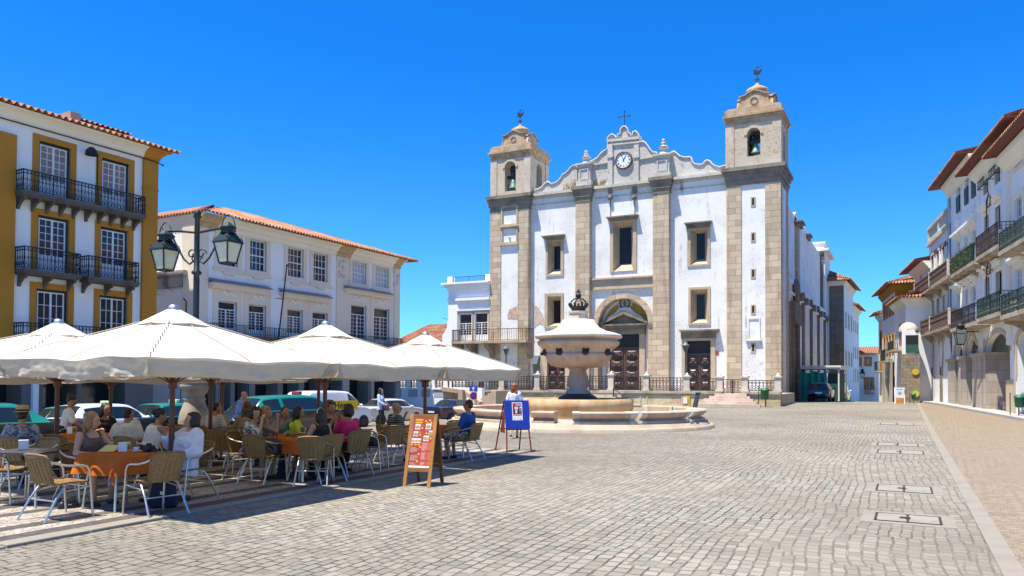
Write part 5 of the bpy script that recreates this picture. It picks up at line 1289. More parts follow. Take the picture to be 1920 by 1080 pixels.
# flag pole leaning from the balcony
p0=Vector((B.X(520.5,623.7,-.7),-.7,B.Z(520.5,623.7,-.7)));p1=Vector((B.X(538,497,-1.6),-1.6,B.Z(538,497,-1.6)))
t=frthing('flag_pole','bare dark pole leaning up from the long house balcony','pole',B)
b=MB();b.cyl(p0-Vector((0,0,.9)),p1,.05,.035,8);b.build('shaft',M['black'],t)
b=MB();b.bar(p0.lerp(p1,.5)+Vector((-.5,0,0)),p0.lerp(p1,.5)+Vector((.15,0,0)),.04);b.ball(p1,.07,8,6);b.build('cleat',M['black'],t)
# street lamp hook behind the corner
t=frthing('hooked_pipe','thin hooked pipe rising beside the long house end','pipe',B)
x,z=B.px(752,600);b=MB();b.tube([(x+.15,.6,z-3),(x+.15,.6,z+1.2),(x+.05,.6,z+1.6),(x-.25,.6,z+1.75)],.05,6);b.build('pipe',M['metal'],t)
# curb under the two houses
b=MB()
for k in range(30):
    y=8+k*1.6;b.box(-34.6,y,zg(-30.5,y)-.2,-31.2,y+1.58,zg(-30.5,y)+.13)
o=b.build('house_pavement',M['pave']);o['kind']='structure'
# ---------------------------------------------------------------- right side arcade houses
RP=Fr(4.7,45,-82.5)
rz=zg(4,50)+.12
def RX(px,py,d=0): return RP.X(px,py,d)
def RZ(px,py,d=0): return RP.Z(px,py,d)
def eave(par,x0,x1,zc,ov=1.1,h=.8,m=None,back=7,rise=2.2,left=0,right=0,name='roof'):
    "coved cornice, boarded soffit and tiled roof; its ends can overhang"
    cv=[(0,0),(-.1,0),(-.14,.15),(-.3,.3),(-.5,.55),(-.56,h),(0,h)]
    b=MB();b.prismx([(y,zc+z*1) for y,z in cv],x0,x1);b.build('cornice',m or M['cream'],par)
    a,c=x0-left,x1+right
    b=MB();tiles(b,a,c,-ov,zc+h+.12,back,zc+h+rise,.25,.06,4,0,0);o=b.build(name,M['tile'],par)
    b=MB();b.add([(a,-ov+.05,zc+h+.02),(c,-ov+.05,zc+h+.02),(c,.2,zc+h+.12),(a,.2,zc+h+.12),(a,-ov+.05,zc+h+.06),(c,-ov+.05,zc+h+.06),(c,.2,zc+h+.17),(a,.2,zc+h+.17)],[(0,1,2,3),(4,7,6,5),(0,4,5,1),(1,5,6,2),(2,6,7,3),(3,7,4,0)])
    b.build('soffit',simple('red_soffit',(.15,.045,.028),.8,var=.3,vs=6),o)
    return o
def house(name,label,x0,x1,zc,wins,arches,band=None,depth=9,wm=None,base=None,grp=None,zbase=None):
    t=frthing(name,label,'house',RP,grp);wm=wm or M['white']
    H=[]
    for w_ in wins: H.append(w_[:4])
    for a in arches: H.append(a)
    z0=zbase if zbase is not None else -.6
    b=MB();wall(b,x0,x1,z0,zc,H,0,.3);
    b.box(x0,.31,z0,x0+.02,depth,zc);b.box(x1-.02,.31,z0,x1,depth,zc);b.quad((x0,0,z0),(x0,.31,z0),(x0,.31,zc),(x0,0,zc));b.quad((x1,0,z0),(x1,.31,z0),(x1,.31,zc),(x1,0,zc))
    b.box(x0,depth,z0,x1,depth+.1,zc+.5)
    b.build('wall',wm,t)
    return t
def w3(par,h,kind,y=.14,sill=True,hood=None,sur=.22):
    x0,x1,z0,z1=h[:4]
    if kind=='sash': o=window(par,x0,x1,z0,z1,y,3,4,1,None,M['glass'],0,0,(sur,M['beige'],-.05,1),0)
    elif kind=='french': o=window(par,x0,x1,z0,z1,y,4,4,2,None,M['paleglass'] if hood=='pale' else M['glass'],0,.5,(sur,M['cream'],-.05),.06)
    else:
        o=window(par,x0,x1,z0,z1,y,2,1,2,M['shutter'],M['shutter'],0,0,(sur,M['cream'],-.05),0)
    if hood:
        b=MB();b.box(x0-.4,-.38,z1+.42,x1+.4,0,z1+.56);b.box(x0-.3,-.2,z1+.28,x1+.3,0,z1+.42);b.build('hood',M['white'],o)
    return o
def pxr(a,c,y0,y1,d=0):   # window pixel box on the facade
    m=(a+c)/2;yy=(y0+y1)/2
    return (RX(a,yy,d),RX(c,yy,d),RZ(m,y1,d),RZ(m,y0,d))
# arcade openings: (left px, right px, spring px, crown px) measured on the front plane
def arch(a,c,s,k,bot=rz-.3):
    x0,x1=RX(a,(s+740)/2),RX(c,(s+740)/2);m=(a+c)/2
    zs=RZ(m,s);zk=RZ(m,k);return (x0,x1,bot,zs,zk-zs)
xb={k:RX(v,550) for k,v in dict(r5=1716,r4=1743,r3=1783,r2=1838,r1=1892.5).items()}
xend=xb['r1']+14
def vault(par,x0,x1,z1,piers,m):
    "dim arcade passage behind the piers: back wall and ceiling"
    b=MB();b.box(x0,3.6,-.6,x1,3.7,z1);b.build('arcade_back_wall',stoney('arcade_wall',(.62,.52,.40),(.4,.3,.2),.8,.4),par)
    b=MB();b.box(x0,.3,z1,x1,3.7,z1+.1);b.build('arcade_ceiling',M['cream'],par)
def zrow(L,lo=None): 
    return sum(L)/len(L)
def row(L,d=0):
    "several window pixel boxes sharing sill and head heights"
    q=[pxr(*l,d=d) for l in L];z0=zrow([a[2] for a in q]);z1=zrow([a[3] for a in q]);return [(a[0],a[1],z0,z1) for a in q]
def rbal(par,a,c,fy,ty,dep,m,style,sm=None,sl=.2,nb=0,step=.16):
    x0=RX(a,fy,-dep);x1=RX(c,fy,-dep)
    return x0,x1
def rbalc(par,pa,pc,dep,m,style=2,smat=None,nb=3,step=.17,hh=None):
    "balcony from two (px, rail top, floor) pixel triples on its front plane"
    x0,x1=RX(pa[0],pa[2],-dep),RX(pc[0],pc[2],-dep)
    zf=(RZ(pa[0],pa[2],-dep)+RZ(pc[0],pc[2],-dep))/2;zt=(RZ(pa[0],pa[1],-dep)+RZ(pc[0],pc[1],-dep))/2
    return balcony(par,x0,x1,zf,hh or zt-zf,dep,m,style,.2,nb,smat,step),zf,x0,x1,zt
M['slate']=stoney('balcony_slab',(.48,.40,.30),(.25,.17,.09),1.5,.8,warm=(.45,.27,.07))
# --- house 1 (nearest, cut by the frame)
u=row([(1904,1918,257,309)]);v=row([(1902,1919,368,412)]);w_=row([(1903,1920,503,540)])
top=RZ(1890,262)
ar=[arch(1846.5,1894.5,661,624),arch(1907,1962,640,608)]
zc1=RZ(1912,214,-1.15)-.92
sp=(u[0][1]-u[0][0])
def rep(q,n,step): return [(q[0]+k*step,q[1]+k*step,q[2],q[3]) for k in range(n)]
stp=2.9
U=rep(u[0],4,stp);V=rep((v[0][0],v[0][0]+sp*1.1,v[0][2]-1.2,v[0][3]),4,stp);W=rep((w_[0][0],w_[0][0]+sp*1.1,w_[0][2]-1.2,w_[0][3]),4,stp)
ar1=[arch(1907,1962,640,612)]
ww=ar1[0][1]-ar1[0][0];ar1=[(ar1[0][0]+k*(ww+1.0),ar1[0][1]+k*(ww+1.0),ar1[0][2],ar1[0][3],ar1[0][4]) for k in range(3)]
h1=house('arcade_house','tall white arcade house cut off by the right edge, pale french windows','',0,0,0,[],[]) if False else None
x0=xb['r1'];t1=house('arcade_house','tall white arcade house cut off by the right edge of the photo',x0,xend,zc1,U+V+W,ar1)
for q in U: w3(t1,q,'sash')
for q in V: w3(t1,q,'french',hood=None)
for q in W: w3(t1,q,'french',hood='pale')
b=MB();b.box(x0-.1,-.14,ar1[0][3],x0+.55,.05,zc1);b.build('pilaster',M['cream'],t1)
o=eave(t1,x0,xend,zc1,1.15,.8,left=.0)
g=M['greeniron']
rbalc(t1,(1871,433,471.5),(1990,362,403),.95,g,2,M['slate'],0);rbalc(t1,(1875,553,592),(1990,510,557),.95,g,2,M['slate'],4)
vault(t1,x0,xend,6.4,None,None)
# --- house 2
u=row([(1845.5,1854.5,317,362.5),(1866.8,1876.8,295,342)]);v=row([(1847,1855.6,404,447),(1867.5,1878,386,430)]);w_=row([(1848,1857.3,520,563),(1868.6,1880.3,508,552)])
zc2=(RZ(1805.5,304,-1.15)+RZ(1918,181,-1.15))/2-.87
a2=[arch(1847.5,1894.5,660,624)]
x0,x1=xb['r2'],xb['r1']
t2=house('arcade_house','white arcade house with dark shutters and the longest tiled eave, second from the right',x0,x1,zc2,u+v+w_,a2)
for q in u: w3(t2,q,'shut',sur=.25)
for q in v: w3(t2,q,'shut',hood=1)
for q in w_: w3(t2,q,'shut',hood=1)
eave(t2,x0,x1+4.2,zc2,1.15,.75,left=.6)
rbalc(t2,(1828.5,445.6,485.6),(1868.5,416.7,456.5),.8,M['rust'],2,M['slate'],2);rbalc(t2,(1830.5,562,599.5),(1873,546,583),.8,g,2,M['slate'],0)
b=MB();b.box(x1-.6,-.12,6.2,x1-.05,.05,zc2);b.box(x0+.02,-.12,6.2,x0+.3,.05,zc2);b.build('pilaster',M['white'],t2)
for q in u:
    b=MB();b.box(q[0]-.25,-.3,q[2]+.35,q[1]+.1,-.25,q[2]+.4);b.box(q[0]-.25,-.3,q[2]+.75,q[1]+.1,-.25,q[2]+.8)
    for k in range(5): b.box(q[0]-.2+k*.3,-.29,q[2]+.35,q[0]-.17+k*.3,-.26,q[2]+.8)
    for e in (q[0]-.2,q[1]+.05): b.box(e,-.3,q[2]+.35,e+.04,0,q[2]+.39)
    b.build('window_rail',M['black'],t2)
vault(t2,x0,x1,6.4,None,None)
for py in (388,515):
    x,z=RP.px(1857,py,-.9);b=MB();b.tube([(x-.55,-.95,z-1.3),(x-.55,-.95,z+.4),(x-.1,-.95,z+.75),(x+.35,-.95,z+.4)],.03,5);b.torus((x-.1,-.95,z+.3),.28,.03,14,5,'y');b.bar((x-.55,-.95,z+.05),(x+.35,-.95,z+.05),.04);b.build('scroll_bracket',M['rust'],t2)
# --- house 3
u=row([(1795.5,1802,352,400),(1810.8,1817.5,333,383),(1824,1831,315,365)]);v=row([(1795,1801,456,500),(1808.5,1815.5,443,488),(1822,1831,428,474)]);w_=row([(1794.4,1801,552,590),(1807.8,1816,543,583),(1821,1831,534.5,577)])
zc3=(RZ(1761,331,-1.2)+RZ(1807,258,-1.2))/2-.92
a3=[arch(1768.5,1786,700,622),arch(1791,1806.5,672,635),arch(1812,1833,668,629)]
x0,x1=xb['r3'],xb['r2']
t3=house('arcade_house','white arcade house with plants on its upper balcony, third from the right',x0,x1,zc3,u+v+w_,[a for a in a3[1:]])
for q in u:
    o=w3(t3,q,'french');b=MB();b.box(q[0]-.02,-.1,q[2],q[1]+.02,-.04,q[2]+1.0);b.build('window_rail',M['black'],o)
for q in v: w3(t3,q,'french',hood=1)
for q in w_: w3(t3,q,'french',hood=1)
eave(t3,x0-.0,x1,zc3,1.2,.8,left=1.0,rise=1.6)
o,zf,bx0,bx1,bzt=rbalc(t3,(1781,489,519),(1824.5,452,486),.8,g,0,M['slate'],4,.12)
b=MB()
rg=random.Random(5)
for i in range(520):
    x=bx0+rg.random()*(bx1-bx0);z=zf+rg.uniform(.1,bzt-zf+.1);y=-.8+rg.uniform(-.12,.12);a=rg.uniform(0,6.28);s_=rg.uniform(.05,.13)
    b.add([(x,y,z),(x+s_*math.cos(a),y+.05*math.sin(a*3),z+s_*math.sin(a)),(x+s_*.6*math.cos(a+1),y-.05,z+s_*.6*math.sin(a+1))],[(0,1,2)])
pl=b.build('leaves',simple('balcony_leaves',(.10,.13,.025),.6,var=.5,vs=6),t3);
rbalc(t3,(1781.5,587,619),(1825.5,567,601),.8,M['black'],1,M['slate'],0,.2)
b=MB();b.cyl((x0+.1,-.1,6),(x0+.1,-.1,zc3),.08,.08,8);b.build('drain_pipe',M['metal'],t3)
b=MB()
for q in u: b.box((q[0]+q[1])/2-.3,-.25,q[2]-.9,(q[0]+q[1])/2+.3,0,q[2]-.55)
b.build('bracket_stone',M['white'],t3)
vault(t3,x0,x1,6.2,None,None)
# --- house 4 with the wooden balconies
u=row([(1747,1752,479,528),(1757,1762,469,520),(1767.5,1772,460,512),(1776.5,1781.5,452,503)]);w_=row([(1748,1753.5,566,604),(1757,1763,560,599),(1768,1773.5,553,594),(1777.5,1782.3,546,588)])
zc4=(RZ(1744,462)+RZ(1775,428))/2
a4=[arch(1750.5,1763.5,675,636),a3[0]]
x0,x1=xb['r5']+.0,xb['r3']
xm=xb['r4']
t4=house('arcade_house','white house with brown wooden balconies and a flat parapet, fourth from the right',xm,x1,zc4,u+w_,[a4[1]] if False else [])
for q in u+w_: w3(t4,q,'shut',sur=.18)
zp=(RZ(1744,431)+RZ(1774,400))/2
b=MB();b.box(xm,0,zc4,x1,.35,zp);b.box(xm-.1,-.15,zp,x1,.4,zp+.18);b.box(xm-.1,-.22,zc4-.1,x1,.3,zc4+.15)
for k in range(3): x=xm+(x1-xm)*k/2.02;b.box(x,-.1,zc4+.15,x+.35,0,zp)
b.build('parapet',M['gable'],t4)
b=MB();b.box(xm+.3,-.05,zc4-1.1,xm+(x1-xm)*.45,.02,zc4-.75);b.box(xm+(x1-xm)*.55,-.05,zc4-1.1,x1-.2,.02,zc4-.75);b.build('red_panel',simple('dark_red_panel',(.10,.03,.025),.7),t4)
def woodbal(par,pa,pc,dep):
    x0_,x1_=RX(pa[0],pa[2],-dep),RX(pc[0],pc[2],-dep);zf=(RZ(pa[0],pa[2],-dep)+RZ(pc[0],pc[2],-dep))/2;zt=(RZ(pa[0],pa[1],-dep)+RZ(pc[0],pc[1],-dep))/2
    b=MB();b.box(x0_,-dep,zf-.18,x1_,0,zf)
    for k in range(5):
        x=x0_+.4+(x1_-x0_-.8)*k/4;b.prismx([(0,zf-.18),(-dep+.1,zf-.18),(-dep+.2,zf-.35),(0,zf-.8)],x-.1,x+.1)
    o=b.build('balcony',M['slate'],par)
    b=MB();n=max(4,round((x1_-x0_)/.11))
    for k in range(n): x=x0_+(x1_-x0_)*k/n;b.box(x+.008,-dep,zf+.1,x+(x1_-x0_)/n-.008,-dep+.03,zt-.08)
    for z in (zf+.08,zf+(zt-zf)*.55,zt-.1): b.box(x0_,-dep-.03,z,x1_,-dep+.06,z+.1)
    for X in (x0_,x1_-.06): b.box(X,-dep+.06,zf+.05,X+.06,0,zt)
    b.build('boarding',M['wood_balc'],o)
    b=MB()
    for k in range(3): x=x0_+(x1_-x0_)*k/2;b.box(x-.06,-dep-.06,zf,x+.06,-dep+.08,zt+.08)
    b.build('post',M['gable'],o)
woodbal(t4,(1715,534,556),(1777.5,486,517),.75);woodbal(t4,(1715.5,609,632.5),(1779.5,577,606.5),.75)
# --- house 5: lower part left of house 4, with its own small eave
zc5=(RZ(1702,492,-1.1)+RZ(1741,468,-1.1))/2-.72
t5=house('arcade_house','narrow shaded house with a short tiled eave left of the wooden balconies',xb['r5'],xm,zc5,[],[])
q=row([(1722,1727,580,620),(1730,1735,573,612)])
for k in q: w3(t5,(k[0],k[1],k[2],k[3]),'shut',-.02,sur=.12)
q=row([(1726,1731,508,545)])
for k in q: w3(t5,(k[0],k[1],k[2],k[3]),'shut',-.02,sur=.12)
eave(t5,xb['r5'],xm+.4,zc5,1.1,.6,left=1.2,back=4,rise=1.0)
# arcade piers in stone under houses 3 and 2, and the openings left of them
def pier(par,a,c,top,m,proud=.12,name='pier',bm=None):
    x0_,x1_=RX(a,740,-proud),RX(c,740,-proud);z=RZ((a+c)/2,top,-proud)
    b=MB();b.box(x0_,-proud,-.5,x1_,1.3,z);o=b.build(name,m,par)
    b=MB();b.box(x0_-.12,-proud-.12,z,x1_+.12,1.3,z+.18);b.build('impost',M['frame'],o);return o
M['arcade']=ashlar('arcade_granite',(.52,.43,.33),(.42,.35,.27),(.30,.25,.19),1.1,.62,(.52,.42,.30))
pier(t3,1777.5,1791,678,M['arcade']);pier(t3,1796.5,1811.5,673,M['arcade']);pier(t2,1823,1848,668,M['arcade'])
b=MB();x_=RX(1904,740);b.box(x_-1.6,-.03,-.5,x_+.15,1.2,1.9);b.build('base_block',stoney('sandy_base',(.62,.49,.32),(.5,.36,.2),1,.4),t1)
b=MB()
for h in (a2[0],a3[1],a3[2]): archring(b,h[0],h[1],h[3],h[4],.24,-.05,.02,14,h[2]+4.2)
b.build('arch_band',simple('sand_band',(.60,.48,.34),.85,var=.15,vs=3),t2)
b=MB()
for h in ar1: archring(b,h[0],h[1],h[3],h[4],.3,-.05,.02,14,h[2]+2)
b.build('arch_band',simple('sand_band_pale',(.60,.48,.34),.85,var=.15,vs=3),t1)
# plain arcade wall under houses 4 and 5, pierced by three arches
xa=RX(1722,740)
H=[a4[0],a3[0],arch(1731.5,1741,700,661)]
zt4=RZ(1760,606)-.3
tw=thing('arcade_wall','rough stone and white arcade wall below the wooden balconies','wall',RP.o,RP.a)
b=MB();wall(b,xa,xb['r3'],2.9,zt4,H,-.04,.9);b.build('white_wall',M['white'],tw)
b=MB();wall(b,xa,xb['r3'],-.6,2.9,H,-.06,1.0);b.build('stone_base',M['rubble'],tw)
b=MB()
for h in H: archring(b,h[0],h[1],h[3],h[4],.2,-.07,-.03,14,h[2]+3.2)
b.build('arch_band',M['beige'],tw)
b=MB();b.box(xa,3.3,-.6,xb['r3'],3.4,zt4);b.build('arcade_back_wall',M['cream'],tw)
b=MB();x,z=RP.px(1735,650,-.5);b.add([(xa,-.06,z+.5),(xa+2.2,-.06,z+.9),(xa+2.2,-1.1,z+.1),(xa,-1.1,z-.3),(xa,-.06,z+.55),(xa+2.2,-.06,z+.95),(xa+2.2,-1.1,z+.15),(xa,-1.1,z-.25)],[(0,1,2,3),(4,5,6,7),(0,1,5,4),(1,2,6,5),(2,3,7,6),(3,0,4,7)]);b.build('white_canopy',M['white'],tw)
# wall lantern on a scroll arm
def lantern(par,c,s,glass,metal,hoop=True):
    "four sided street lantern hanging with its top hoop at c+h"
    x,y,z=c
    b=MB();r0,r1=.24*s,.40*s;h=.62*s
    for k in range(4):
        t=math.pi/4+k*math.pi/2
        b.bar((x+r0*math.cos(t),y+r0*math.sin(t),z),(x+r1*math.cos(t),y+r1*math.sin(t),z+h),.035*s)
    b.lathe([(r0,-.02*s),(r0*1.08,.03*s),(r0*.9,.03*s),(r0*.2,-.05*s),(0,-.07*s)],4,(x,y,z),math.pi/4,False)
    b.lathe([(r1*1.12,h-.02*s),(r1*1.12,h+.03*s),(r1*.55,h+.28*s),(r1*.5,h+.28*s),(r1*1.0,h-.02*s)],4,(x,y,z),math.pi/4,False)
    b.lathe([(r1*.58,h+.28*s),(r1*.58,h+.31*s),(r1*.48,h+.31*s),(r1*.48,h+.44*s),(r1*.6,h+.44*s),(r1*.58,h+.48*s),(r1*.12,h+.62*s),(0,h+.63*s)],8,(x,y,z),0,False)
    for k in range(4):
        t=k*math.pi/2;
        b.torus((x+r1*.93*math.cos(t+math.pi/4),y+r1*.93*math.sin(t+math.pi/4),z+h+.09*s),.06*s,.014*s,8,4,'y')
    if hoop: b.tube([(x+.30*s*math.cos(t),y,z+h+.30*s+.55*s*math.sin(t)) for t in [math.pi*k/12 for k in range(13)]],.018*s,5)
    o=b.build('lantern',metal,par)
    g=MB();
    g.lathe([(r0*.95,.02*s),(r1*.96,h-.02*s)],4,(x,y,z),math.pi/4,False);g.build('lamp_glass',glass,o);return o
M['lampglass']=simple('milky_lamp_glass',(.52,.55,.42),.25,spec=.5,var=.1,vs=4)
xw,zw=RP.px(1801,655,-1.0);xq,zq=RP.px(1837,614,-.0)
t=frthing('wall_lantern','iron lantern hanging from a scrolled arm on the arcade','lamp',RP)
b=MB();zb=RZ(1801,622,-1.0)
b.bar((xw,-1.0,zb),(xq,-.05,zb),.06);b.tube([(xw+.6,-.85,zb-.1),(xw+1.0,-.7,zb-.5),(xw+1.5,-.5,zb-.9),(xq-.2,-.2,zb-1.1),(xq-.05,-.1,zb-.85)],.035,5);b.cyl((xw,-1,zb),(xw,-1,zb-.3),.03);b.build('arm',M['black'],t)
zl=RZ(1801,646,-1.0);lantern(t,(xw,-1.0,zl),1.0,M['lampglass'],M['black'],False)
# ---------------------------------------------------------------- houses further up the street
def box_house(name,label,X,Y,az,L,W,zt,m,zb=-4,group=None):
    "house whose corner stands at X,Y; local x runs away from the viewer along the street side"
    pass
def corner(px,py,Y): q=ray(px,py);t=Y/q.y;return q.x*t
def far_len(px,Y,target,ang=-82.5):
    X=corner(px,700,Y);F=Fr(X,Y,ang);L=1.
    while L<40:
        p=F.o-F.u*L;c,s_=math.cos(YAW),math.sin(YAW)
        if 960+FPX*(c*p.x+s_*p.y)/(-s_*p.x+c*p.y)<target: break
        L+=.1
    return L
def streethouse(name,label,px,Y,Lfar,face,zt,front_w,m,wins,side=1,ov=.8,roof=True,corner_m=None,eave_m=None,rise=1.6):
    """px: corner pixel at depth Y. face 'R': house on the right, street face looks to -X and shows from px towards smaller px;
       'L': on the left, street face looks to +X. wins = list of (t0,t1,z0,z1,kind) along the street face in metres"""
    X=corner(px,700,Y)
    if face=='R': F=Fr(X,Y,-82.5)   # local x runs towards the viewer, so the face spans x from -Lfar to 0
    else: F=Fr(X,Y,90-2)            # local x runs away from the viewer
    t=frthing(name,label,'house',F)
    a,c=(-Lfar,0) if face=='R' else (0,Lfar)
    wins=[w_ for w_ in wins if w_[0]>a+.2 and w_[1]<c-.2]
    H=[(w_[0],w_[1],w_[2],w_[3]) for w_ in wins]
    b=MB();wall(b,a,c,-6,zt,H,0,.25);near=c if face=='R' else a
    b.box(a,.26,-6,a+.02,front_w,zt);b.box(c-.02,.26,-6,c,front_w,zt)
    for e in (a,c): b.quad((e,0,-6),(e,.26,-6),(e,.26,zt),(e,0,zt))
    b.build('wall',m,t)
    for w_ in wins:
        k=w_[4]
        o=window(t,w_[0],w_[1],w_[2],w_[3],.12,4,4,2,None if k!='shut' else M['shutter'],M['glass'],0,0,(.22,M['ochre'] if k=='ochre' else M['cream'],-.04,1),0)
        if len(w_)>5: balcony(t,w_[0]-.5,w_[1]+.5,w_[2],1.0,.6,M['greeniron'] if w_[5]==1 else M['black'],0,.15,0,M['slate'],.14)
    if corner_m:
        b=MB();n0,n1=(c-.02,c+.08) if face=='R' else (a-.08,a+.02)
        b.box(n0,-.08,-6,n1,corner_m[1],zt)
        b.build('corner_pilaster',corner_m[0],t)
    if roof:
        cv=[(0,0),(-.1,0),(-.15,.15),(-.35,.4),(-.4,.55),(0,.55)]
        b=MB();b.prismx([(y,zt+z) for y,z in cv],a,c);
        n=len(cv);e=c if face=='R' else a;s_=1 if face=='R' else -1
        vs=[(e,y,zt+z) for y,z in cv]+[(e-s_*y,y,zt+z) for y,z in cv];b.add(vs,[(i,i+1,i+1+n,i+n) for i in range(n-1)])
        vs=[(e-s_*y,y,zt+z) for y,z in cv]+[(e-s_*y,front_w,zt+z) for y,z in cv];b.add(vs,[(i,i+1,i+1+n,i+n) for i in range(n-1)])
        b.build('cornice',eave_m or M['cream'],t)
        b=MB();tiles(b,a-(ov if face=='L' else 0),c+(ov if face=='R' else 0),-ov,zt+.6,front_w*.6,zt+.6+rise,.25,.06,4,front_w*.5 if face=='L' else 0,front_w*.5 if face=='R' else 0);o=b.build('roof',M['tile'],t)
        b=MB()
        if face=='R': b.M=Matrix.Rotation(math.pi/2,4,'Z');tiles(b,-ov,front_w+ov,-c-ov,zt+.6,-c+4,zt+.6+rise,.25,.06,4,3,0)
        else: b.M=Matrix.Rotation(-math.pi/2,4,'Z');tiles(b,-front_w-ov,ov,a-ov,zt+.6,a+4,zt+.6+rise,.25,.06,4,0,3)
        b.build('front_roof',M['tile'],o)
    return t,F,X
def HZ(py,px,Y): q=ray(px,py);return CH+q.z*Y/q.y
# right: low white house with rounded oriel, standing forward of the arcade
YA=66
z6=HZ(572,1699,YA)
t6,F6,X6=streethouse('street_house','low white house with tiled roof and a rounded stair turret past the arcade',1699,YA,far_len(1699,YA,1678),'R',z6,4,M['white'],[(-3.2,-2.2,HZ(640,1690,YA+2),HZ(612,1690,YA+2),'ochre'),(-6.2,-5.2,HZ(640,1690,YA+2),HZ(612,1690,YA+2),'ochre',2)],ov=.7,rise=1.)
xa=corner(1691,650,YA-1.2);xb_=corner(1716,650,YA-1.2)
t=thing('stair_turret','small white turret with rounded top on a rubble stone base','turret',(0,0,0))
za,zb,zc=HZ(745,1700,YA-1.5)-.6,HZ(664,1700,YA-1.5),HZ(620,1700,YA-1.5)
b=MB();b.box(xa,YA-1.6,zb,xb_,YA-.05,zc);b.build('wall',M['white'],t)
b=MB();b.lathe([(.66,-.05),(.66,.05),(.60,.30),(.42,.52),(.18,.64),(0,.66)],20,((xa+xb_)/2,YA-.9,zc));b.build('round_roof',M['gable'],t)
b=MB();b.box(xa-.06,YA-1.66,-2,xb_+.3,YA-.05,zb);b.build('stone_base',M['rubble'],t)
m=corner(1708,650,YA-1.6);b=MB();b.box(m-.35,YA-1.63,zb+.1,m+.5,YA-1.5,zc-.35);b.build('dark_window',M['dark'],t)
b=MB();b.box(m-.35,YA-1.66,zb+.1,m+.5,YA-1.62,zb+.7);b.build('green_shutter',simple('green_shutter',(.02,.10,.06),.6),t)
# yellow cornered house
YB=76;z7=HZ(545,1681,YB)
wl=[(-k-1.1,-k,HZ(q1,1665,YB+4),HZ(q0,1665,YB+4),'ochre',1) if q0>640 else (-k-1.1,-k,HZ(q1,1665,YB+4),HZ(q0,1665,YB+4),'ochre') for k in (1.5,3.6,5.7,7.8) for q0,q1 in ((565,590),(630,660))]
t7,F7,X7=streethouse('street_house','taller white house with an ochre corner and tiled eave, beyond the turret',1681,YB,far_len(1681,YB,1655),'R',z7,8,M['white'],wl,ov=1.0,corner_m=(M['ochre'],1.0),eave_m=M['ochre'],rise=1.3)
YC=92;z8=HZ(598,1652,YC)
t8,F8,X8=streethouse('street_house','farthest house on the right of the street with green balconies',1656,YC,far_len(1656,YC,1648),'R',z8,8,M['cream'],[(-2.4,-1.2,HZ(695,1650,YC),HZ(665,1650,YC),'ochre',1),(-7,-5.8,HZ(695,1650,YC),HZ(665,1650,YC),'ochre',1),(-2.4,-1.2,HZ(650,1650,YC),HZ(622,1650,YC),'ochre')],ov=1.0,rise=1.2)
# green balcony boxes of the right hand street houses
for (F,X_,t,pa,pc,py0,py1,Y_) in ((F6,X6,t6,1679,1690,640,656,YA+2),(F7,X7,t7,1662,1672,658,678,YB+5)):
    z0,z1=HZ(py1,pa,Y_),HZ(py0,pa,Y_)
    b=MB();b.box(-4.6,-.8,z0-.15,-1.2,0,z0)
    o=b.build('balcony',M['slate'],t);b=MB();railing(b,[(-4.5,-.02,z0),(-4.5,-.75,z0),(-1.3,-.75,z0),(-1.3,-.02,z0)],z1-z0,.14,.016,0);b.build('railing',M['greeniron'],o)
# rough rendered wall with an arch at street level under the ochre house
t=thing('street_arch_wall','grey rendered wall with a dark arched opening behind the leaning sign','wall',(F7.o.x,F7.o.y,0),F7.a)
b=MB();wall(b,-7.4,.3,-3,HZ(672,1668,YB),[(-5.0,-2.2,-3,HZ(700,1668,YB),1.0)],-.35,.8);b.build('wall',stoney('grey_render',(.50,.45,.38),(.3,.26,.2),.8,.6,.8,.5),t)
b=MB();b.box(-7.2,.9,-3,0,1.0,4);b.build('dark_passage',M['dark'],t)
# white house closing the street
YE=125;F=Fr(corner(1600,700,YE),YE,0)
te=frthing('end_house','white house with tiled roof closing the far end of the street','house',F)
def ez(py): return HZ(py,1625,YE)
def ex(px): return corner(px,700,YE)-F.o.x
Hh=[(ex(1625),ex(1631),ez(683),ez(673)),(ex(1624),ex(1635),ez(727),ez(711)),(ex(1606),ex(1612),ez(683),ez(673))]
b=MB();wall(b,ex(1596),ex(1665),-9,ez(664),Hh,0,.3);b.box(ex(1596),.31,-9,ex(1596)+.05,9,ez(664));b.build('wall',M['white'],te)
for h in Hh: window(te,h[0],h[1],h[2],h[3],.1,4,4,2,None,M['glass'],0,0,(.3,M['ochre'],-.05,1),0)
b=MB();b.box(ex(1596),-.3,ez(666),ex(1665),0,ez(662));b.build('cornice',simple('orange_cornice',(.62,.36,.16),.8),te)
b=MB();tiles(b,ex(1594),ex(1667),-.35,ez(662),9,ez(645),.3,.08,4);b.build('roof',M['tile'],te)
b=MB();b.box(ex(1622),-.9,ez(739),ex(1640),0,ez(737));o=b.build('balcony',M['slate'],te)
b=MB();railing(b,[(ex(1622),-.85,ez(737)),(ex(1640),-.85,ez(737))],1.1,.16,.016,0);b.build('railing',M['black'],o)
b=MB();b.box(ex(1623),-.95,ez(736),ex(1632),-.9,ez(729));b.box(ex(1625),-.98,ez(733),ex(1629),-.94,ez(730));b.build('banner',simple('red_white_banner',(.7,.25,.25),.7,var=.5,vs=2),o)
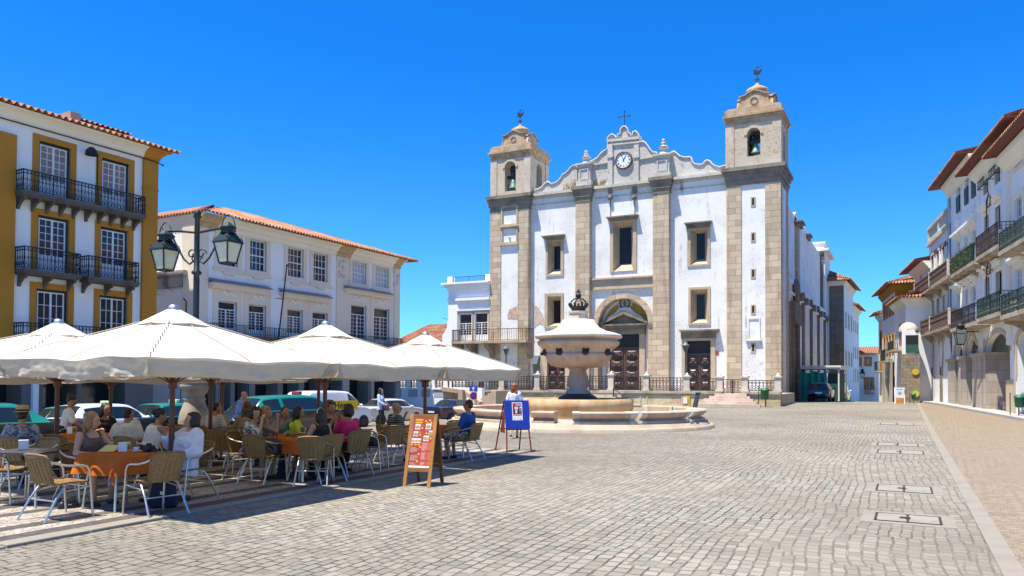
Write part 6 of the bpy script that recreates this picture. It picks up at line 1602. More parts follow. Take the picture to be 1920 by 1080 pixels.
# left of the street: stone cornered house, then lower neighbours
YL=97;zl=HZ(536,1566,YL)
wl=[(k,k+1.2,HZ(q1,1590,YL+6),HZ(q0,1590,YL+6),'plain') for k in (2.2,5.6,9.0) for q0,q1 in ((590,618),(660,686))]
tl,Fl,Xl=streethouse('street_house','white house with a dark stone corner and tiled roof beside the church',1581.5,YL,12,'L',zl,8,M['white'],wl,ov=1.0,corner_m=(M['blockdark'],1.5),rise=1.8)
YM=112;zm=HZ(580,1598,YM)
wl=[(k,k+1.2,HZ(q1,1604,YM+3),HZ(q0,1604,YM+3),'plain') for k in (1.6,4.6,7.8) for q0,q1 in ((602,622),(650,672),(692,716))]
tm,Fm,Xm=streethouse('street_house','shaded house with upper balconies, second on the left of the street',1597,YM,11,'L',zm,7,M['white'],wl,ov=1.0,rise=1.5)
YN=124;zn=HZ(668,1606,YN)
tn_,Fn,Xn=streethouse('street_house','lowest house on the left, in front of the far end',1607.5,YN,8,'L',zn,6,M['cream'],[(1.5,2.6,HZ(712,1611,YN),HZ(695,1611,YN),'plain')],ov=.9,eave_m=M['ochre'],rise=1.2)
t=thing('street_lantern','dark bracket lantern on the left street wall','lamp',(corner(1617,705,YN-1),YN-1,HZ(709,1617,YN-1)))
b=MB();b.bar((-1.2,0,1.6),(0,0,1.6),.06);b.bar((0,0,1.2),(0,0,1.6),.05);b.build('arm',M['black'],t);lantern(t,(0,0,0),1.1,M['lampglass'],M['black'],False)
# ---------------------------------------------------------------- forecourt in front of the church
TF=Fr(0,51,0)
def tz(px,py): return TF.Z(px,py)
tx0,tx1=TF.X(893,725),TF.X(1464,725)
zt0=1.08
def ztop(x): # coping height along the wall
    t=(x-TF.X(1000,731))/(TF.X(1464,733)-TF.X(1000,731));return tz(1000,731.5)+(tz(1450,734.5)-tz(1000,731.5))*max(-.3,min(1,t))
M['yellowwall']=stoney('stained_yellow_wall',(.66,.55,.36),(.36,.27,.13),1.2,.7,.85,.75,warm=(.62,.36,.06))
fc=thing('church_forecourt','raised stained stone forecourt with steps before the church','terrace',TF.o)
g0,g1=TF.X(1120,735)-.2,TF.X(1160,735)   # centre gate (partly hidden)
s0_,s1_=TF.X(1352,735),TF.X(1391,735)       # right gate with steps
b=MB()
def seg(x0,x1):
    n=max(1,round((x1-x0)/1.2))
    for k in range(n):
        a=x0+(x1-x0)*k/n;c=x0+(x1-x0)*(k+1)/n
        b.add([(a,0,-2),(c,0,-2),(c,.45,-2),(a,.45,-2),(a,0,ztop(a)-.16),(c,0,ztop(c)-.16),(c,.45,ztop(c)-.16),(a,.45,ztop(a)-.16)],[(0,1,5,4),(1,2,6,5),(2,3,7,6),(3,0,4,7),(4,5,6,7)])
seg(tx0,s0_);seg(s1_,tx1-.02)
b.build('retaining_wall',M['yellowwall'],fc)
b=MB()
def cop(x0,x1):
    n=max(1,round((x1-x0)/1.5))
    for k in range(n):
        a=x0+(x1-x0)*k/n;c=x0+(x1-x0)*(k+1)/n-.01;za,zb=ztop(a),ztop(c)
        b.add([(a,-.1,za-.16),(c,-.1,zb-.16),(c,.5,zb-.16),(a,.5,za-.16),(a,-.1,za),(c,-.1,zb),(c,.5,zb),(a,.5,za)],[(3,2,1,0),(0,1,5,4),(1,2,6,5),(2,3,7,6),(3,0,4,7),(4,5,6,7)])
cop(tx0,s0_);cop(s1_,tx1)
b.build('coping',stoney('mossy_coping',(.50,.43,.33),(.24,.18,.11),1.4,.8,.8,.4),fc)
b=MB();b.box(tx0,.5,-2,tx1-.03,7.1,.98);b.box(tx0,.45,-2,s0_,.5,.97);b.box(s1_,.45,-2,tx1,.5,.97);b.build('floor',M['pave'],fc)
b=MB();b.box(tx0,.46,.4,tx1,.52,.97) if False else None
# framed panels on the wall face
b=MB()
for a,c in ((1163,1202),(1212,1280),(1040,1090),(905,925)):
    x0,x1=TF.X(a,755),TF.X(c,755);z0,z1=ztop(x0)-1.0,ztop(x0)-.32;ring(b,x0+.08,x1-.08,z0+.06,z1-.06,.07,-.035,.01)
b.build('panel_moulding',M['marblew'],fc)
b=MB();x0,x1=TF.X(1280,755),TF.X(1294,755);b.box(x0,-.06,-.6,x1,.02,ztop(x0)-.17);b.build('yellow_pier',simple('yellow_pier',(.60,.36,.06),.8,var=.2,vs=3),fc)
b=MB();x,z=TF.px(1285.5,751);b.box(x-.14,-.09,z-.2,x+.14,-.06,z+.2);b.build('notice',M['frame_white'],fc)
# right steps
b=MB();n=5
for k in range(n):
    e=.30*(n-1-k);zb=zg(-10,50)-.4;zk=zg(-10,50)+(.98-zg(-10,50))*(k+1)/(n+0)-.0
    b.box(s0_-.35-e*.9,-.36*(n-k),zb,s1_+.35+e*.9,-.36*(n-k-1) if k<n-1 else .44,zk-.001*k)
b.build('steps',stoney('rosy_steps',(.62,.50,.40),(.42,.30,.22),1,.5),fc)
b=MB()
for k in range(6): z=.98-.15*k; b.box(g0-.1,-.3*k-.3,-1,g1+.3,-.3*k if k else -.002,z-.16)
b.build('centre_steps',stoney('grey_steps',(.50,.44,.36),(.3,.25,.2),1,.5),fc)
# posts and iron panels of the railing
t=thing('forecourt_railing','wrought iron railing between white posts along the church forecourt','railing',TF.o)
posts=[895,940,1006.5,1145,1211,1287,1349,1396,1458]
px_=[TF.X(a,720) for a in posts]
def ptop(i): return tz(posts[i],703.5 if posts[i]<1200 else 706+ (posts[i]-1240)*.027)
b=MB()
for i,x in enumerate(px_):
    z0=ztop(x);z1=max(z0+.9,ptop(i))
    b.box(x-.2,-.02,z0-.01 if i not in (6,7) else .95,x+.2,.38,z1);b.box(x-.26,-.08,z1,x+.26,.44,z1+.1);b.box(x-.26,-.08,z0,x+.26,.44,z0+.14)
    b.lathe([(.2,0),(.1,.08),(.12,.14),(0,.22)],4,(x,.18,z1+.1),math.pi/4,False)
b.build('post',M['marblew'],t)
b=MB()
for i in range(len(px_)-1):
    a,c=px_[i]+.21,px_[i+1]-.21
    za,zb=(ztop(a),ztop(c)) if i!=6 else (.98,.98)
    h=(ptop(i)+ptop(i+1))/2-(za+zb)/2-.08
    railing(b,[(a,.18,za),(c,.18,zb)],h,.24,.022,2,.035)
    if i==6: m=(a+c)/2;b.bar((m,.18,za),(m,.18,za+h),.1)
b.build('iron_panel',M['rust'],t)
# handrail of the centre steps, lamps on the railing
t=thing('stair_handrail','thin sloping handrail beside the centre steps','handrail',TF.o)
b=MB();a=TF.px(1150,728,-.3);c=TF.px(1183,757,-2.2);e=TF.px(1183,760,-2.2)
b.tube([(a[0],-.3,a[1]),(c[0],-2.2,c[1]+.15)],.035,6);b.tube([(a[0],-.3,a[1]-.45),(c[0],-2.2,c[1]-.2)],.03,6);b.cyl((c[0],-2.2,-.3),(c[0],-2.2,c[1]+.16),.04);b.cyl((a[0],-.3,.4),(a[0],-.3,a[1]),.04);b.build('rail',M['black'],t)
def lamppost(px,pyt,label,d=.9):
    x,zt=TF.px(px,pyt,d);t=thing('lamp_post',label,'lamp post',(x,51+d,0.98),0,'lamp posts on the forecourt')
    h=zt-.98;b=MB();b.lathe([(.12,0),(.12,.25),(.075,.4),(.06,1.2),(.045,h-.75),(.07,h-.72),(.07,h-.66)],10);b.build('post',simple('blue_grey_iron',(.07,.10,.12),.5) if 'bluegrey' not in M else M['bluegrey'],t)
    b=MB();b.lathe([(.1,h-.66),(.25,h-.28),(.28,h-.24),(.12,h-.1),(.06,h-.02),(0,h)],6,smooth=False);b.build('lamp_head',M['bluegrey'],t)
M['bluegrey']=simple('blue_grey_iron',(.07,.10,.12),.5)
lamppost(1285.5,641,'slim lamp post before the right church door');lamppost(949,648,'slim lamp post before the left church tower, behind the parasols')
# leaning dark bollard and litter bin
p=GG(1302,766);t=thing('bollard','dark grey square bollard leaning by the forecourt wall','bollard',p)
b=MB();b.add([(-.13,-.13,-.05),(.13,-.13,-.05),(.13,.13,-.05),(-.13,.13,-.05),(.1,-.1,.93),(.34,-.1,.93),(.34,.12,.93),(.1,.12,.93)],[(3,2,1,0),(4,5,6,7),(0,1,5,4),(1,2,6,5),(2,3,7,6),(3,0,4,7)]);b.build('shaft',simple('dark_slate_paint',(.05,.065,.07),.5),t,bevel=.02)
b=MB();b.box(.08,-.14,.93,.37,.15,.97);b.build('cap',M['bluegrey'],t)
M['greenp']=simple('green_plastic',(.008,.13,.065),.5)
def binn(x,y,z,label,g,sc=1):
    t=thing('litter_bin',label,'litter bin',(x,y,z),0,g);t.scale=(sc,sc,sc)
    b=MB();b.lathe([(.16,.45),(.22,.5),(.26,1.0),(.27,1.0),(.27,1.03),(.2,1.03),(.18,.55),(0,.5)],14);b.build('bucket',simple('green_plastic',(.01,.22,.10),.45) if 'greenp' not in M else M['greenp'],t)
    b=MB();b.lathe([(.3,1.03),(.26,1.14),(.1,1.2),(0,1.2)],14);b.build('lid',M['greenp'],t)
    b=MB();b.cyl((0,.3,-.1),(0,.3,1.1),.035);b.bar((0,.3,.95),(0,.2,.95),.04);b.cyl((-.42,.3,-.1),(-.42,.3,1.3),.025);b.build('post',M['black'],t)
x,z=TF.px(1434,753,-1.2);binn(x,49.8,zg(x,49.8),'green litter bin by the church steps','litter bins')
x,z=RP.px(1909,750,-.4);q=RP.o+RP.u*x+RP.n*(-.35);binn(q.x,q.y,zg(q.x,q.y)+.13,'green litter bin at the arcade on the right','litter bins',.8)
q=WYp=ray(1713,745);k=62/q.y;binn(q.x*k,62,zg(q.x*k,62),'small green litter bin under the yellow round sign by the rubble wall','litter bins',.62)
# two white notice boards on the forecourt wall
t=thing('notice_board','two white notice boards with small pictures on the forecourt wall','notice board',(TF.o.x,51,0))
b=MB()
for a,c in ((920.5,929),(931.5,941.5)): x0,x1=TF.X(a,745,-.2),TF.X(c,745,-.2);b.box(x0,-.2,tz(930,759),x1,-.1,tz(930,733))
b.build('panel',M['frame_white'],t)
b=MB();b.box(TF.X(922.5,745,-.2),-.22,tz(930,757),TF.X(927,745,-.2),-.2,tz(930,749.5));b.build('dark_picture',M['dark'],t)
b=MB();b.box(TF.X(932,745,-.2),-.22,tz(930,757),TF.X(940,745,-.2),-.2,tz(930,751.5));b.build('green_picture',simple('teal_print',(.03,.25,.30),.5,var=.5,vs=5),t)
# street below the left of the church: white base wall with railing, sloped stair with balustrade
LW=Fr(0,47,0)
t=thing('white_street_wall','white street wall with grey panels and red brown railing, beyond the parked cars','wall',LW.o)
x0,x1=LW.X(742,740),LW.X(838,740);zw=LW.Z(790,727)
b=MB();b.box(x0,0,-3,x1+1.2,.5,zw-.12);b.box(x0,-.08,zw-.12,x1+.3,.5,zw);b.build('wall',M['white'],t)
b=MB()
for a,c in ((741,752),(766,783),(790,807),(814,832)): b.box(LW.X(a,735),-.02,LW.Z(a,744),LW.X(c,735),.02,LW.Z(a,728.5))
b.build('grey_panel',simple('grey_panel',(.42,.43,.46),.8),t)
b=MB();
for a in (740,764,785,810,834): x=LW.X(a,715);b.box(x-.17,.05,zw,x+.17,.38,LW.Z(a,709))
b.build('post',M['white'],t)
b=MB();h=LW.Z(790,710)-zw
railing(b,[(x0,.2,zw),(x1,.2,zw)],h,.25,.03,2,.04);b.build('railing',simple('red_brown_iron',(.16,.06,.04),.6),t)
b=MB();b.box(LW.X(796,765),-.03,-3,LW.X(800,765),.02,LW.Z(796,752));b.box(LW.X(822,765),-.02,-3,LW.X(829,765),.03,LW.Z(822,753.5));b.build('doorway',M['frame'],t)
t=thing('street_stair','stone stair with sloped balustrade between the white wall and the forecourt','stair',(0,0,0))
b=MB();a=LW.px(832,729,-.3);c=LW.px(868,734,-.6);e=LW.px(888,757,-1.8)
for p,q in ((a,c),(c,e)):
    b.bar((p[0],46.6,p[1]),(q[0],46.2,q[1]),.35,.28)
b.bar((c[0],46.2,-2),(c[0],46.2,c[1]+.1),.35);b.box(a[0],46.6,-3,c[0],46.9,a[1]-.2)
b.build('balustrade',M['marble'],t)
b=MB()
for k in range(7):
    x=LW.X(883,745)+.28*k;b.box(x,46.9,-3,x+.28 if k<6 else LW.X(912,745)+.8,49.8,LW.Z(890,757)-.1+.17*k)
b.build('steps',M['frame'],t)
b=MB();b.box(LW.X(832,740),47.8,-3,LW.X(893,740),48.2,LW.Z(860,727));b.build('white_back_wall',M['white'],t)
b=MB();zz=LW.Z(860,727);railing(b,[(LW.X(836,720),47.9,zz),(LW.X(893,720),47.9,zz)],1.0,.28,.03,2,.04);b.build('railing',M['rust'],t)
# white house joined to the left tower
WF=Fr(0,58.15,0)
t=frthing('terrace_house','small white house with a roof terrace rail joined to the left church tower','house',WF)
x0,x1=WF.X(836,570),CF.X(918.5,550);zr_=WF.Z(875,540);zf=WF.Z(900,640)
W2=[(WF.X(861,610),WF.X(884,610),zf,WF.Z(872,588.5)),(WF.X(890.5,610),WF.X(914,610),zf,WF.Z(902,586.5))]
b=MB();wall(b,x0+.25,x1,-3,zr_,W2,0,.3);b.box(x0+.25,.31,-3,x1,8,zr_)
b.prism([(x0+.25,zf-1.5),(x0+.26,zf+2.4),(x0+.1,zf+1.2),(x0-.35,zf+.6),(x0-.35,zf-1.5)],.0,6);b.build('wall',M['white'],t)
b=MB()
for z0,z1,e in ((zr_-.15,zr_+.1,.12),(zr_+.1,zr_+.35,.3),(zr_+.35,zr_+.5,.5),(zr_-1.0,zr_-.85,.08)): b.box(x0+.25-e,-e,z0,x1,8,z1)
zc_=WF.Z(890,563);b.box(WF.X(857,563),-.3,zc_,x1,0,zc_+.2);b.box(WF.X(857,580),-.12,WF.Z(890,582),x1,0,WF.Z(890,582)+.12);b.build('cornice',M['white'],t)
b=MB();zp=WF.Z(842,519);b.box(WF.X(840,528),-.1,zr_+.5,WF.X(848,528),.5,zp);b.box(x1-.5,-.1,zr_+.5,x1,.5,zp);b.build('parapet_post',M['white'],t)
b=MB();railing(b,[(WF.X(848,528),.2,zr_+.5),(x1-.5,.2,zr_+.5)],zp-zr_-.55,.2,.02,0,.03);b.build('roof_rail',simple('blue_black_iron',(.02,.05,.12),.5),t)
for h in W2:
    tr=.85;window(t,h[0],h[1],h[2],h[3],.1,4,5,2,None,M['glass'],tr,.55,(.14,M['frame'],-.03),.06)
bx0,bx1=WF.X(847,632,-1.6),WF.X(987,634,-1.6);zb_=WF.Z(900,639,-1.6)
b=MB();b.box(bx0,-1.65,zb_-.2,bx1,-.0,zb_);b.build('balcony',M['slate'],t)
b=MB();railing(b,[(bx0+.05,-.05,zb_),(bx0+.05,-1.6,zb_),(bx1-.05,-1.6,zb_),(bx1-.05,-.2,zb_)],WF.Z(900,617.5,-1.6)-zb_,.17,.016,0,.03);b.build('balcony_railing',M['rust'],t)
b=MB()
for a in (855,882,915,985): x=WF.X(a,650,-1);b.prismx([(0,zb_-.2),(-1.4,zb_-.2),(-1.3,zb_-.5),(-.5,zb_-.9),(-.2,zb_-1.4),(0,zb_-1.5)],x-.2,x+.2)
b.build('bracket',M['cornice'],t)
# tiled roofs beyond the left street
t=thing('distant_house','low house with an orange tiled roof beyond the left street','house',(0,0,0))
F=Fr(0,75,0)
b=MB();b.box(F.X(746,640),75,-4,F.X(845,640),82,F.Z(800,641));b.build('wall',M['cream'],t)
b=MB();b.M=Matrix.Translation((0,75,0));tiles(b,F.X(744,640),F.X(847,640),-.8,F.Z(800,641),7,F.Z(800,641)+2.6,.32,.09,4);b.build('roof',M['tile'],t)
b=MB();b.M=Matrix.Translation((0,75,0));x=F.X(823,620);z=F.Z(823,621);b.cyl((x,2,z-1),(x,2,z+1.6),.04);b.bar((x,2,z+1.5),(x-.8,2,z+1.7),.05);b.bar((x,2,z+.6),(x-.5,2,z+.6),.05);b.build('aerial',M['black'],t)
# bare tree? none. traffic signs beside the stair
p=GG(893,790);F=Fr(0,44,0)
t=thing('traffic_sign','blue one way arrow sign above a round no parking sign','traffic sign',(F.X(889,745),44,-1.2))
zz=F.o.z+1.2;b=MB();b.cyl((.12,.05,0),(.12,.05,F.Z(889,700)+1.2),.05,n=8);b.build('post',M['metal'],t)
za,zb=F.Z(889,734)+1.2,F.Z(889,724)+1.2;xw=.40
b=MB();b.box(-xw/2-.15,-.02,za,xw/2+.05,.02,zb);b.M=None;b.build('arrow_panel',simple('sign_blue',(.01,.09,.42),.4),t)
b=MB();c=(za+zb)/2;m=-.05;b.prism([(m-.035,za+.05),(m+.035,za+.05),(m+.035,c+.02),(m+.11,c+.02),(m,zb-.04),(m-.11,c+.02),(m-.035,c+.02)],-.03,-.021);b.build('arrow',M['frame_white'],t)
zc=F.Z(889,742)+1.2;b=MB();b.M=Matrix.Translation((m,0,zc))@Matrix.Rotation(math.pi/2,4,'X');b.lathe([(0,-.015),(.26,-.015),(.26,.02),(0,.02)],24,smooth=False);b.build('round_panel',simple('sign_red',(.40,.02,.03),.4),t)
b=MB();b.M=Matrix.Translation((m,-.022,zc))@Matrix.Rotation(math.pi/2,4,'X');b.lathe([(0,0),(.205,0),(.205,.004),(0,.004)],24,smooth=False);b.build('round_field',simple('sign_blue2',(.03,.03,.25),.4),t)
b=MB();b.bar((m-.15,-.03,zc+.15),(m+.15,-.03,zc-.15),.05,.008,(0,1,0));b.build('slash',simple('sign_red2',(.40,.02,.03),.4),t)
# ---------------------------------------------------------------- fountain
fp=G(1083,809);FX,FY=-11.1,28.4
def dpt(px,py,Y): q=ray(px,py);t=Y/q.y;return q.x*t,CH+q.z*t
fx=dpt(1084,745,FY)[0]
ft=thing('fountain','pink marble fountain with a large round bowl topped by an iron crown','fountain',(fx,FY,0))
def fz(py,px=1084,dy=0): return dpt(px,py,FY+dy)[1]
def fr_px(w): # pixel half width -> metres at the fountain centre
    c,s=math.cos(YAW),math.sin(YAW);d=-s*fx+c*FY;return w/FPX*d
b=MB();zb=.06
R0=fr_px(247)
b.lathe([(R0,-.3),(R0,.10),(R0-.05,.14),(R0-.22,.15),(R0-.24,.26),(R0-.7,.28),(R0-.72,.30),(0,.30)],56);b.build('step_ring',M['ringstone'],ft)
# inner basin drum
Rb=fr_px(101);zt=fz(750,1084,-2.2)
b=MB();b.lathe([(Rb,.28),(Rb,zt-.42),(Rb+.03,zt-.40),(Rb+.03,zt-.02),(Rb-.02,zt),(Rb-.3,zt),(Rb-.32,zt-.5),(0,zt-.5)],40,smooth=True);b.build('basin',M['basin'],ft)
b=MB();b.lathe([(Rb-.31,zt-.12),(0,zt-.12)],40);b.build('water',simple('basin_water',(.02,.03,.03),.05),ft)
# ring of marble troughs and benches round the basin
Rt=R0-.38;zt2=fz(773,1084,-4.2)
segs=[(-200,-150,1),(-148,-124,1),(-122,-99,1),(-88,-78,0),(-70,-44,1),(-42,-14,1),(-12,14,1),(16,44,1),(46,70,1),(84,96,0),(110,135,1),(137,158,1)]
for a0,a1,kind in segs:
    n=max(2,int(abs(a1-a0)/5));off=0 if kind else -.25
    prof=[(Rt-.62,.27),(Rt-.62,zt2-.01),(Rt-.60,zt2+.01),(Rt+.05,zt2+.01),(Rt+.085,zt2-.02),(Rt+.08,zt2-.07),(Rt+.03,zt2-.12),(Rt-.05,zt2-.20),(Rt-.14,.44),(Rt-.13,.39),(Rt+.0,.37),(Rt+.02,.33),(Rt+.02,.27)]
    def arc(a0,a1,n,g):
        b=MB();vs=[];m=len(prof)
        for i in range(n+1):
            t=R(a0+(a1-a0)*i/n)
            for j,(r,z) in enumerate(prof):
                rr=r+off+(g if j>2 else (-g if j<2 else 0));vs.append((rr*math.cos(t),rr*math.sin(t),z+(g if 1<=j<=4 else 0)))
        b.add(vs,[(i*m+j,i*m+j+1,(i+1)*m+j+1,(i+1)*m+j) for i in range(n) for j in range(m-1)]+[tuple(range(m)),tuple(range((n+1)*m-1,n*m-1,-1))]);return b
    o=arc(a0,a1,n,0).build('trough',M['marble'],ft)
    w_=2.6
    for e in ((a0,a0+w_),(a1-w_,a1)) if kind else ():
        arc(e[0]-.15,e[1]+.15,1,.012).build('end_block',M['marblew'],o)
# stem, bowl, lid, crown
zs0=fz(750,1084)
def L(pts): return [(fr_px(w),fz(y)) for w,y in pts]
b=MB();b.lathe([(Rb*.55,zt-.4)]+L([(40,751),(36,745),(28,740),(22,737.5),(0,737)]),32);b.build('wet_base',M['wetstone'],ft)
b=MB();b.lathe(L([(24,738),(23,734),(18,731),(16,729),(22,722),(20.5,716),(18,705),(15.5,698),(15,694),(18.5,692),(19,688),(14,688)]),28);b.build('stem',stoney('wet_pink_stone',(.50,.38,.29),(.26,.18,.12),1.2,.7),ft)
b=MB();b.lathe(L([(14,690),(40,689),(52,685),(59,676),(61.5,668),(62.5,664),(60.5,662.5),(63,659),(64.5,655),(70,652),(75,648),(77,644),(76.5,641),(72,638.5),(73,637),(80.5,634.5),(82,631.5),(79,628.5),(70,625.5),(52,621),(40,615),(33,606),(29,600),(0,600)]),56);b.build('bowl',M['marble'],ft)
b=MB();b.lathe(L([(77.8,634.8),(80.8,634.2),(82.3,631.5),(79.2,628.2),(70,625.2),(52.3,620.8),(40.3,614.8),(33.3,606),(29.3,599.8),(0,599.6)]),56);b.build('lid',M['marblew'],ft)
b=MB();w_=fr_px(15)
zl=[fz(601),fz(598),fz(588.5),fz(587),fz(584)]
b.lathe([(fr_px(21),zl[0]),(fr_px(21),zl[1]),(fr_px(18.5),zl[1]),(fr_px(17),zl[2]),(fr_px(19.5),zl[3]),(fr_px(19.5),zl[4]),(0,zl[4])],8,(0,0,0),math.pi/8,False);b.build('pedestal',M['marblew'],ft)
z0,z1,z2=fz(583.5),fz(574),fz(542);rw=fr_px(12.5);rt=fr_px(17)
b=MB();b.lathe([(rw,z0),(rw*1.05,z0+.05),(rw*1.15,z0+.12),(rt,z1-.02),(rt*.96,z1-.02),(rw*1.05,z0+.1),(rw*.9,z0)],24)
for k in range(16):
    t=k*math.pi/8;b.bar((rt*.92*math.cos(t),rt*.92*math.sin(t),z0+.14),(rt*1.12*math.cos(t),rt*1.12*math.sin(t),z1+(.07 if k%2 else .12)),.09,.025,(math.cos(t),math.sin(t),0))
zk=fz(559)
for k in range(8):
    t=k*math.pi/4;b.tube([(rt*.93*math.cos(t)*s_,rt*.93*math.sin(t)*s_,z1-.05+(zk-z1+.05)*q) for s_,q in ((1,0),(1.02,.3),(.92,.6),(.62,.88),(.2,1.0),(0,.97))],.026,5)
b.ball((0,0,zk+.1),.12,10,8);b.ball((0,0,zk+.28),.06,8,6);b.cyl((0,0,zk),(0,0,z2),.025);b.bar((-.12,0,z2-.12),(.12,0,z2-.12),.035)
b.build('crown',M['black'],ft)
# bronze spouts round the bowl
tc_=math.atan2(-FY,-fx)
for k in range(8):
    t=tc_+R(12+45*k);r=fr_px(61.5);z=fz(662)
    b=MB();b.M=Matrix.Rotation(t,4,'Z');b.ball((r,0,z),(.17,.14,.13),10,8);b.ball((r+.15,0,z-.05),(.07,.07,.07),8,6);b.ball((r+.05,-.1,z+.1),(.05,.045,.06),6,5);b.ball((r+.05,.1,z+.1),(.05,.045,.06),6,5)
    b.build('spout',M['black'],ft)
M['lampiron']=simple('dark_lamp_iron',(.009,.019,.014),.45,var=.3,vs=20)
# ---------------------------------------------------------------- double street lantern on a stone pillar
lx,ly=at(366,22);lp=thing('street_lamp','double lantern street lamp standing on a carved stone pillar','street lamp',(lx,ly,zg(lx,ly)))
def lz(py): 
    q=ray(367,py);d=math.hypot(lx,ly);return CH+q.z*d/math.hypot(q.x,q.y)-zg(lx,ly)
b=MB();s_=22/FPX
b.lathe([(.52,-.1),(.52,.15),(.40,.22),(.38,.5),(.44,.75),(.40,1.0),(.29,1.28),(.27,1.36),(.31,1.40),(.27,1.44),(.27,1.52),(.36,1.60),(.34,1.66),(.40,1.72),(.41,1.80),(.38,1.84),(.43,1.90),(.42,2.0),(.2,2.02),(0,2.02)],24);b.build('stone_pillar',stoney('weathered_pillar',(.36,.29,.20),(.18,.14,.09),2,.8),lp)
b=MB();zt=lz(396)
b.lathe([(.16,2.0),(.14,2.3),(.085,2.4),(.085,lz(520)-.05),(.075,lz(516)),(.14,lz(513)),(.14,lz(510)),(.075,lz(506)),(.07,lz(410)),(.12,lz(407)),(.09,lz(402)),(.12,zt-.02),(.05,zt)],14)
b.build('post',M['lampiron'],lp)
c,s__=math.cos(YAW),math.sin(YAW)
th=YAW+R(-14)
ud=Vector((math.cos(th),math.sin(th),0))
za=lz(433)
for sg,px_l,l in ((-1,309,.0),(1,430,0)):
    ln=abs(px_l-367)*s_*(1.2 if sg<0 else 1.05)
    b=MB();e=ud*(sg*ln)
    b.tube([(0,0,za-.05),(e.x*.6,e.y*.6,za+.03),(e.x,e.y,za+.05),(e.x*1.08,e.y*1.08,za+.12)],.035,6)
    b.tube([(ud.x*sg*t*ln,ud.y*sg*t*ln,za-.85+h) for t,h in ((.08,.0),(.22,-.1),(.4,.05),(.58,.35),(.72,.62),(.82,.82))],.03,6)
    for t,h,r in ((.16,.16,.15),(.80,.66,.10),(.1,.02,.08)):
        o=ud*(sg*t*ln);b.tube([(o.x+ud.x*r*math.cos(q)*k,o.y+ud.y*r*math.cos(q)*k,za-.82+h+r*math.sin(q)*k) for q,k in ((i*.55,1-.06*i) for i in range(13))],.022,5)
    b.tube([(e.x+.05*math.cos(q),e.y,za-.05+.1*math.sin(q)-.05) for q in [i*.6 for i in range(11)]],.02,5);b.cyl((e.x,e.y,za-.3),(e.x,e.y,za+.05),.02)
    b.build('arm',M['lampiron'],lp)
    zg0=lz(505 if sg<0 else 496);lantern(lp,(e.x,e.y,zg0),.95,M['lampglass'],M['lampiron'])
# ---------------------------------------------------------------- cafe: parasols
def clothmat(name,c,tr=.3,rough=.9,bs=25,bstr=.25,var=.06):
    m,nt,b=nm(name);nt.nodes.remove(b);out=nt.nodes['Material Output']
    tc=N(nt,'TexCoord');d=N(nt,'BsdfDiffuse');t=N(nt,'BsdfTranslucent');mx=N(nt,'MixShader');mx.inputs[0].default_value=tr
    n=noise_(nt,tc.outputs['Object'],3,5)
    col=mix(nt,ramp(nt,n,.4,.7,0,1),c,(c[0]*(1-var),c[1]*(1-var*1.2),c[2]*(1-var*1.6)))
    nt.links.new(col,d.inputs[0]);nt.links.new(col,t.inputs[0])
    u=N(nt,'Bump',Strength=bstr,Distance=.02);nt.links.new(noise_(nt,tc.outputs['Object'],bs,4),u.inputs['Height']);nt.links.new(u.outputs[0],d.inputs['Normal'])
    nt.links.new(d.outputs[0],mx.inputs[1]);nt.links.new(t.outputs[0],mx.inputs[2]);nt.links.new(mx.outputs[0],out.inputs[0]);return m
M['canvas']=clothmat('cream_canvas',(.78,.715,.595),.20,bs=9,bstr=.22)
M['valance']=clothmat('shaded_canvas',(.66,.585,.46),.22,bs=9,bstr=.3)  # darker copy of the canvas: shade on valance and hips put into colour
M['polewood']=simple('varnished_pole_wood',(.11,.032,.014),.4,var=.3,vs=5)
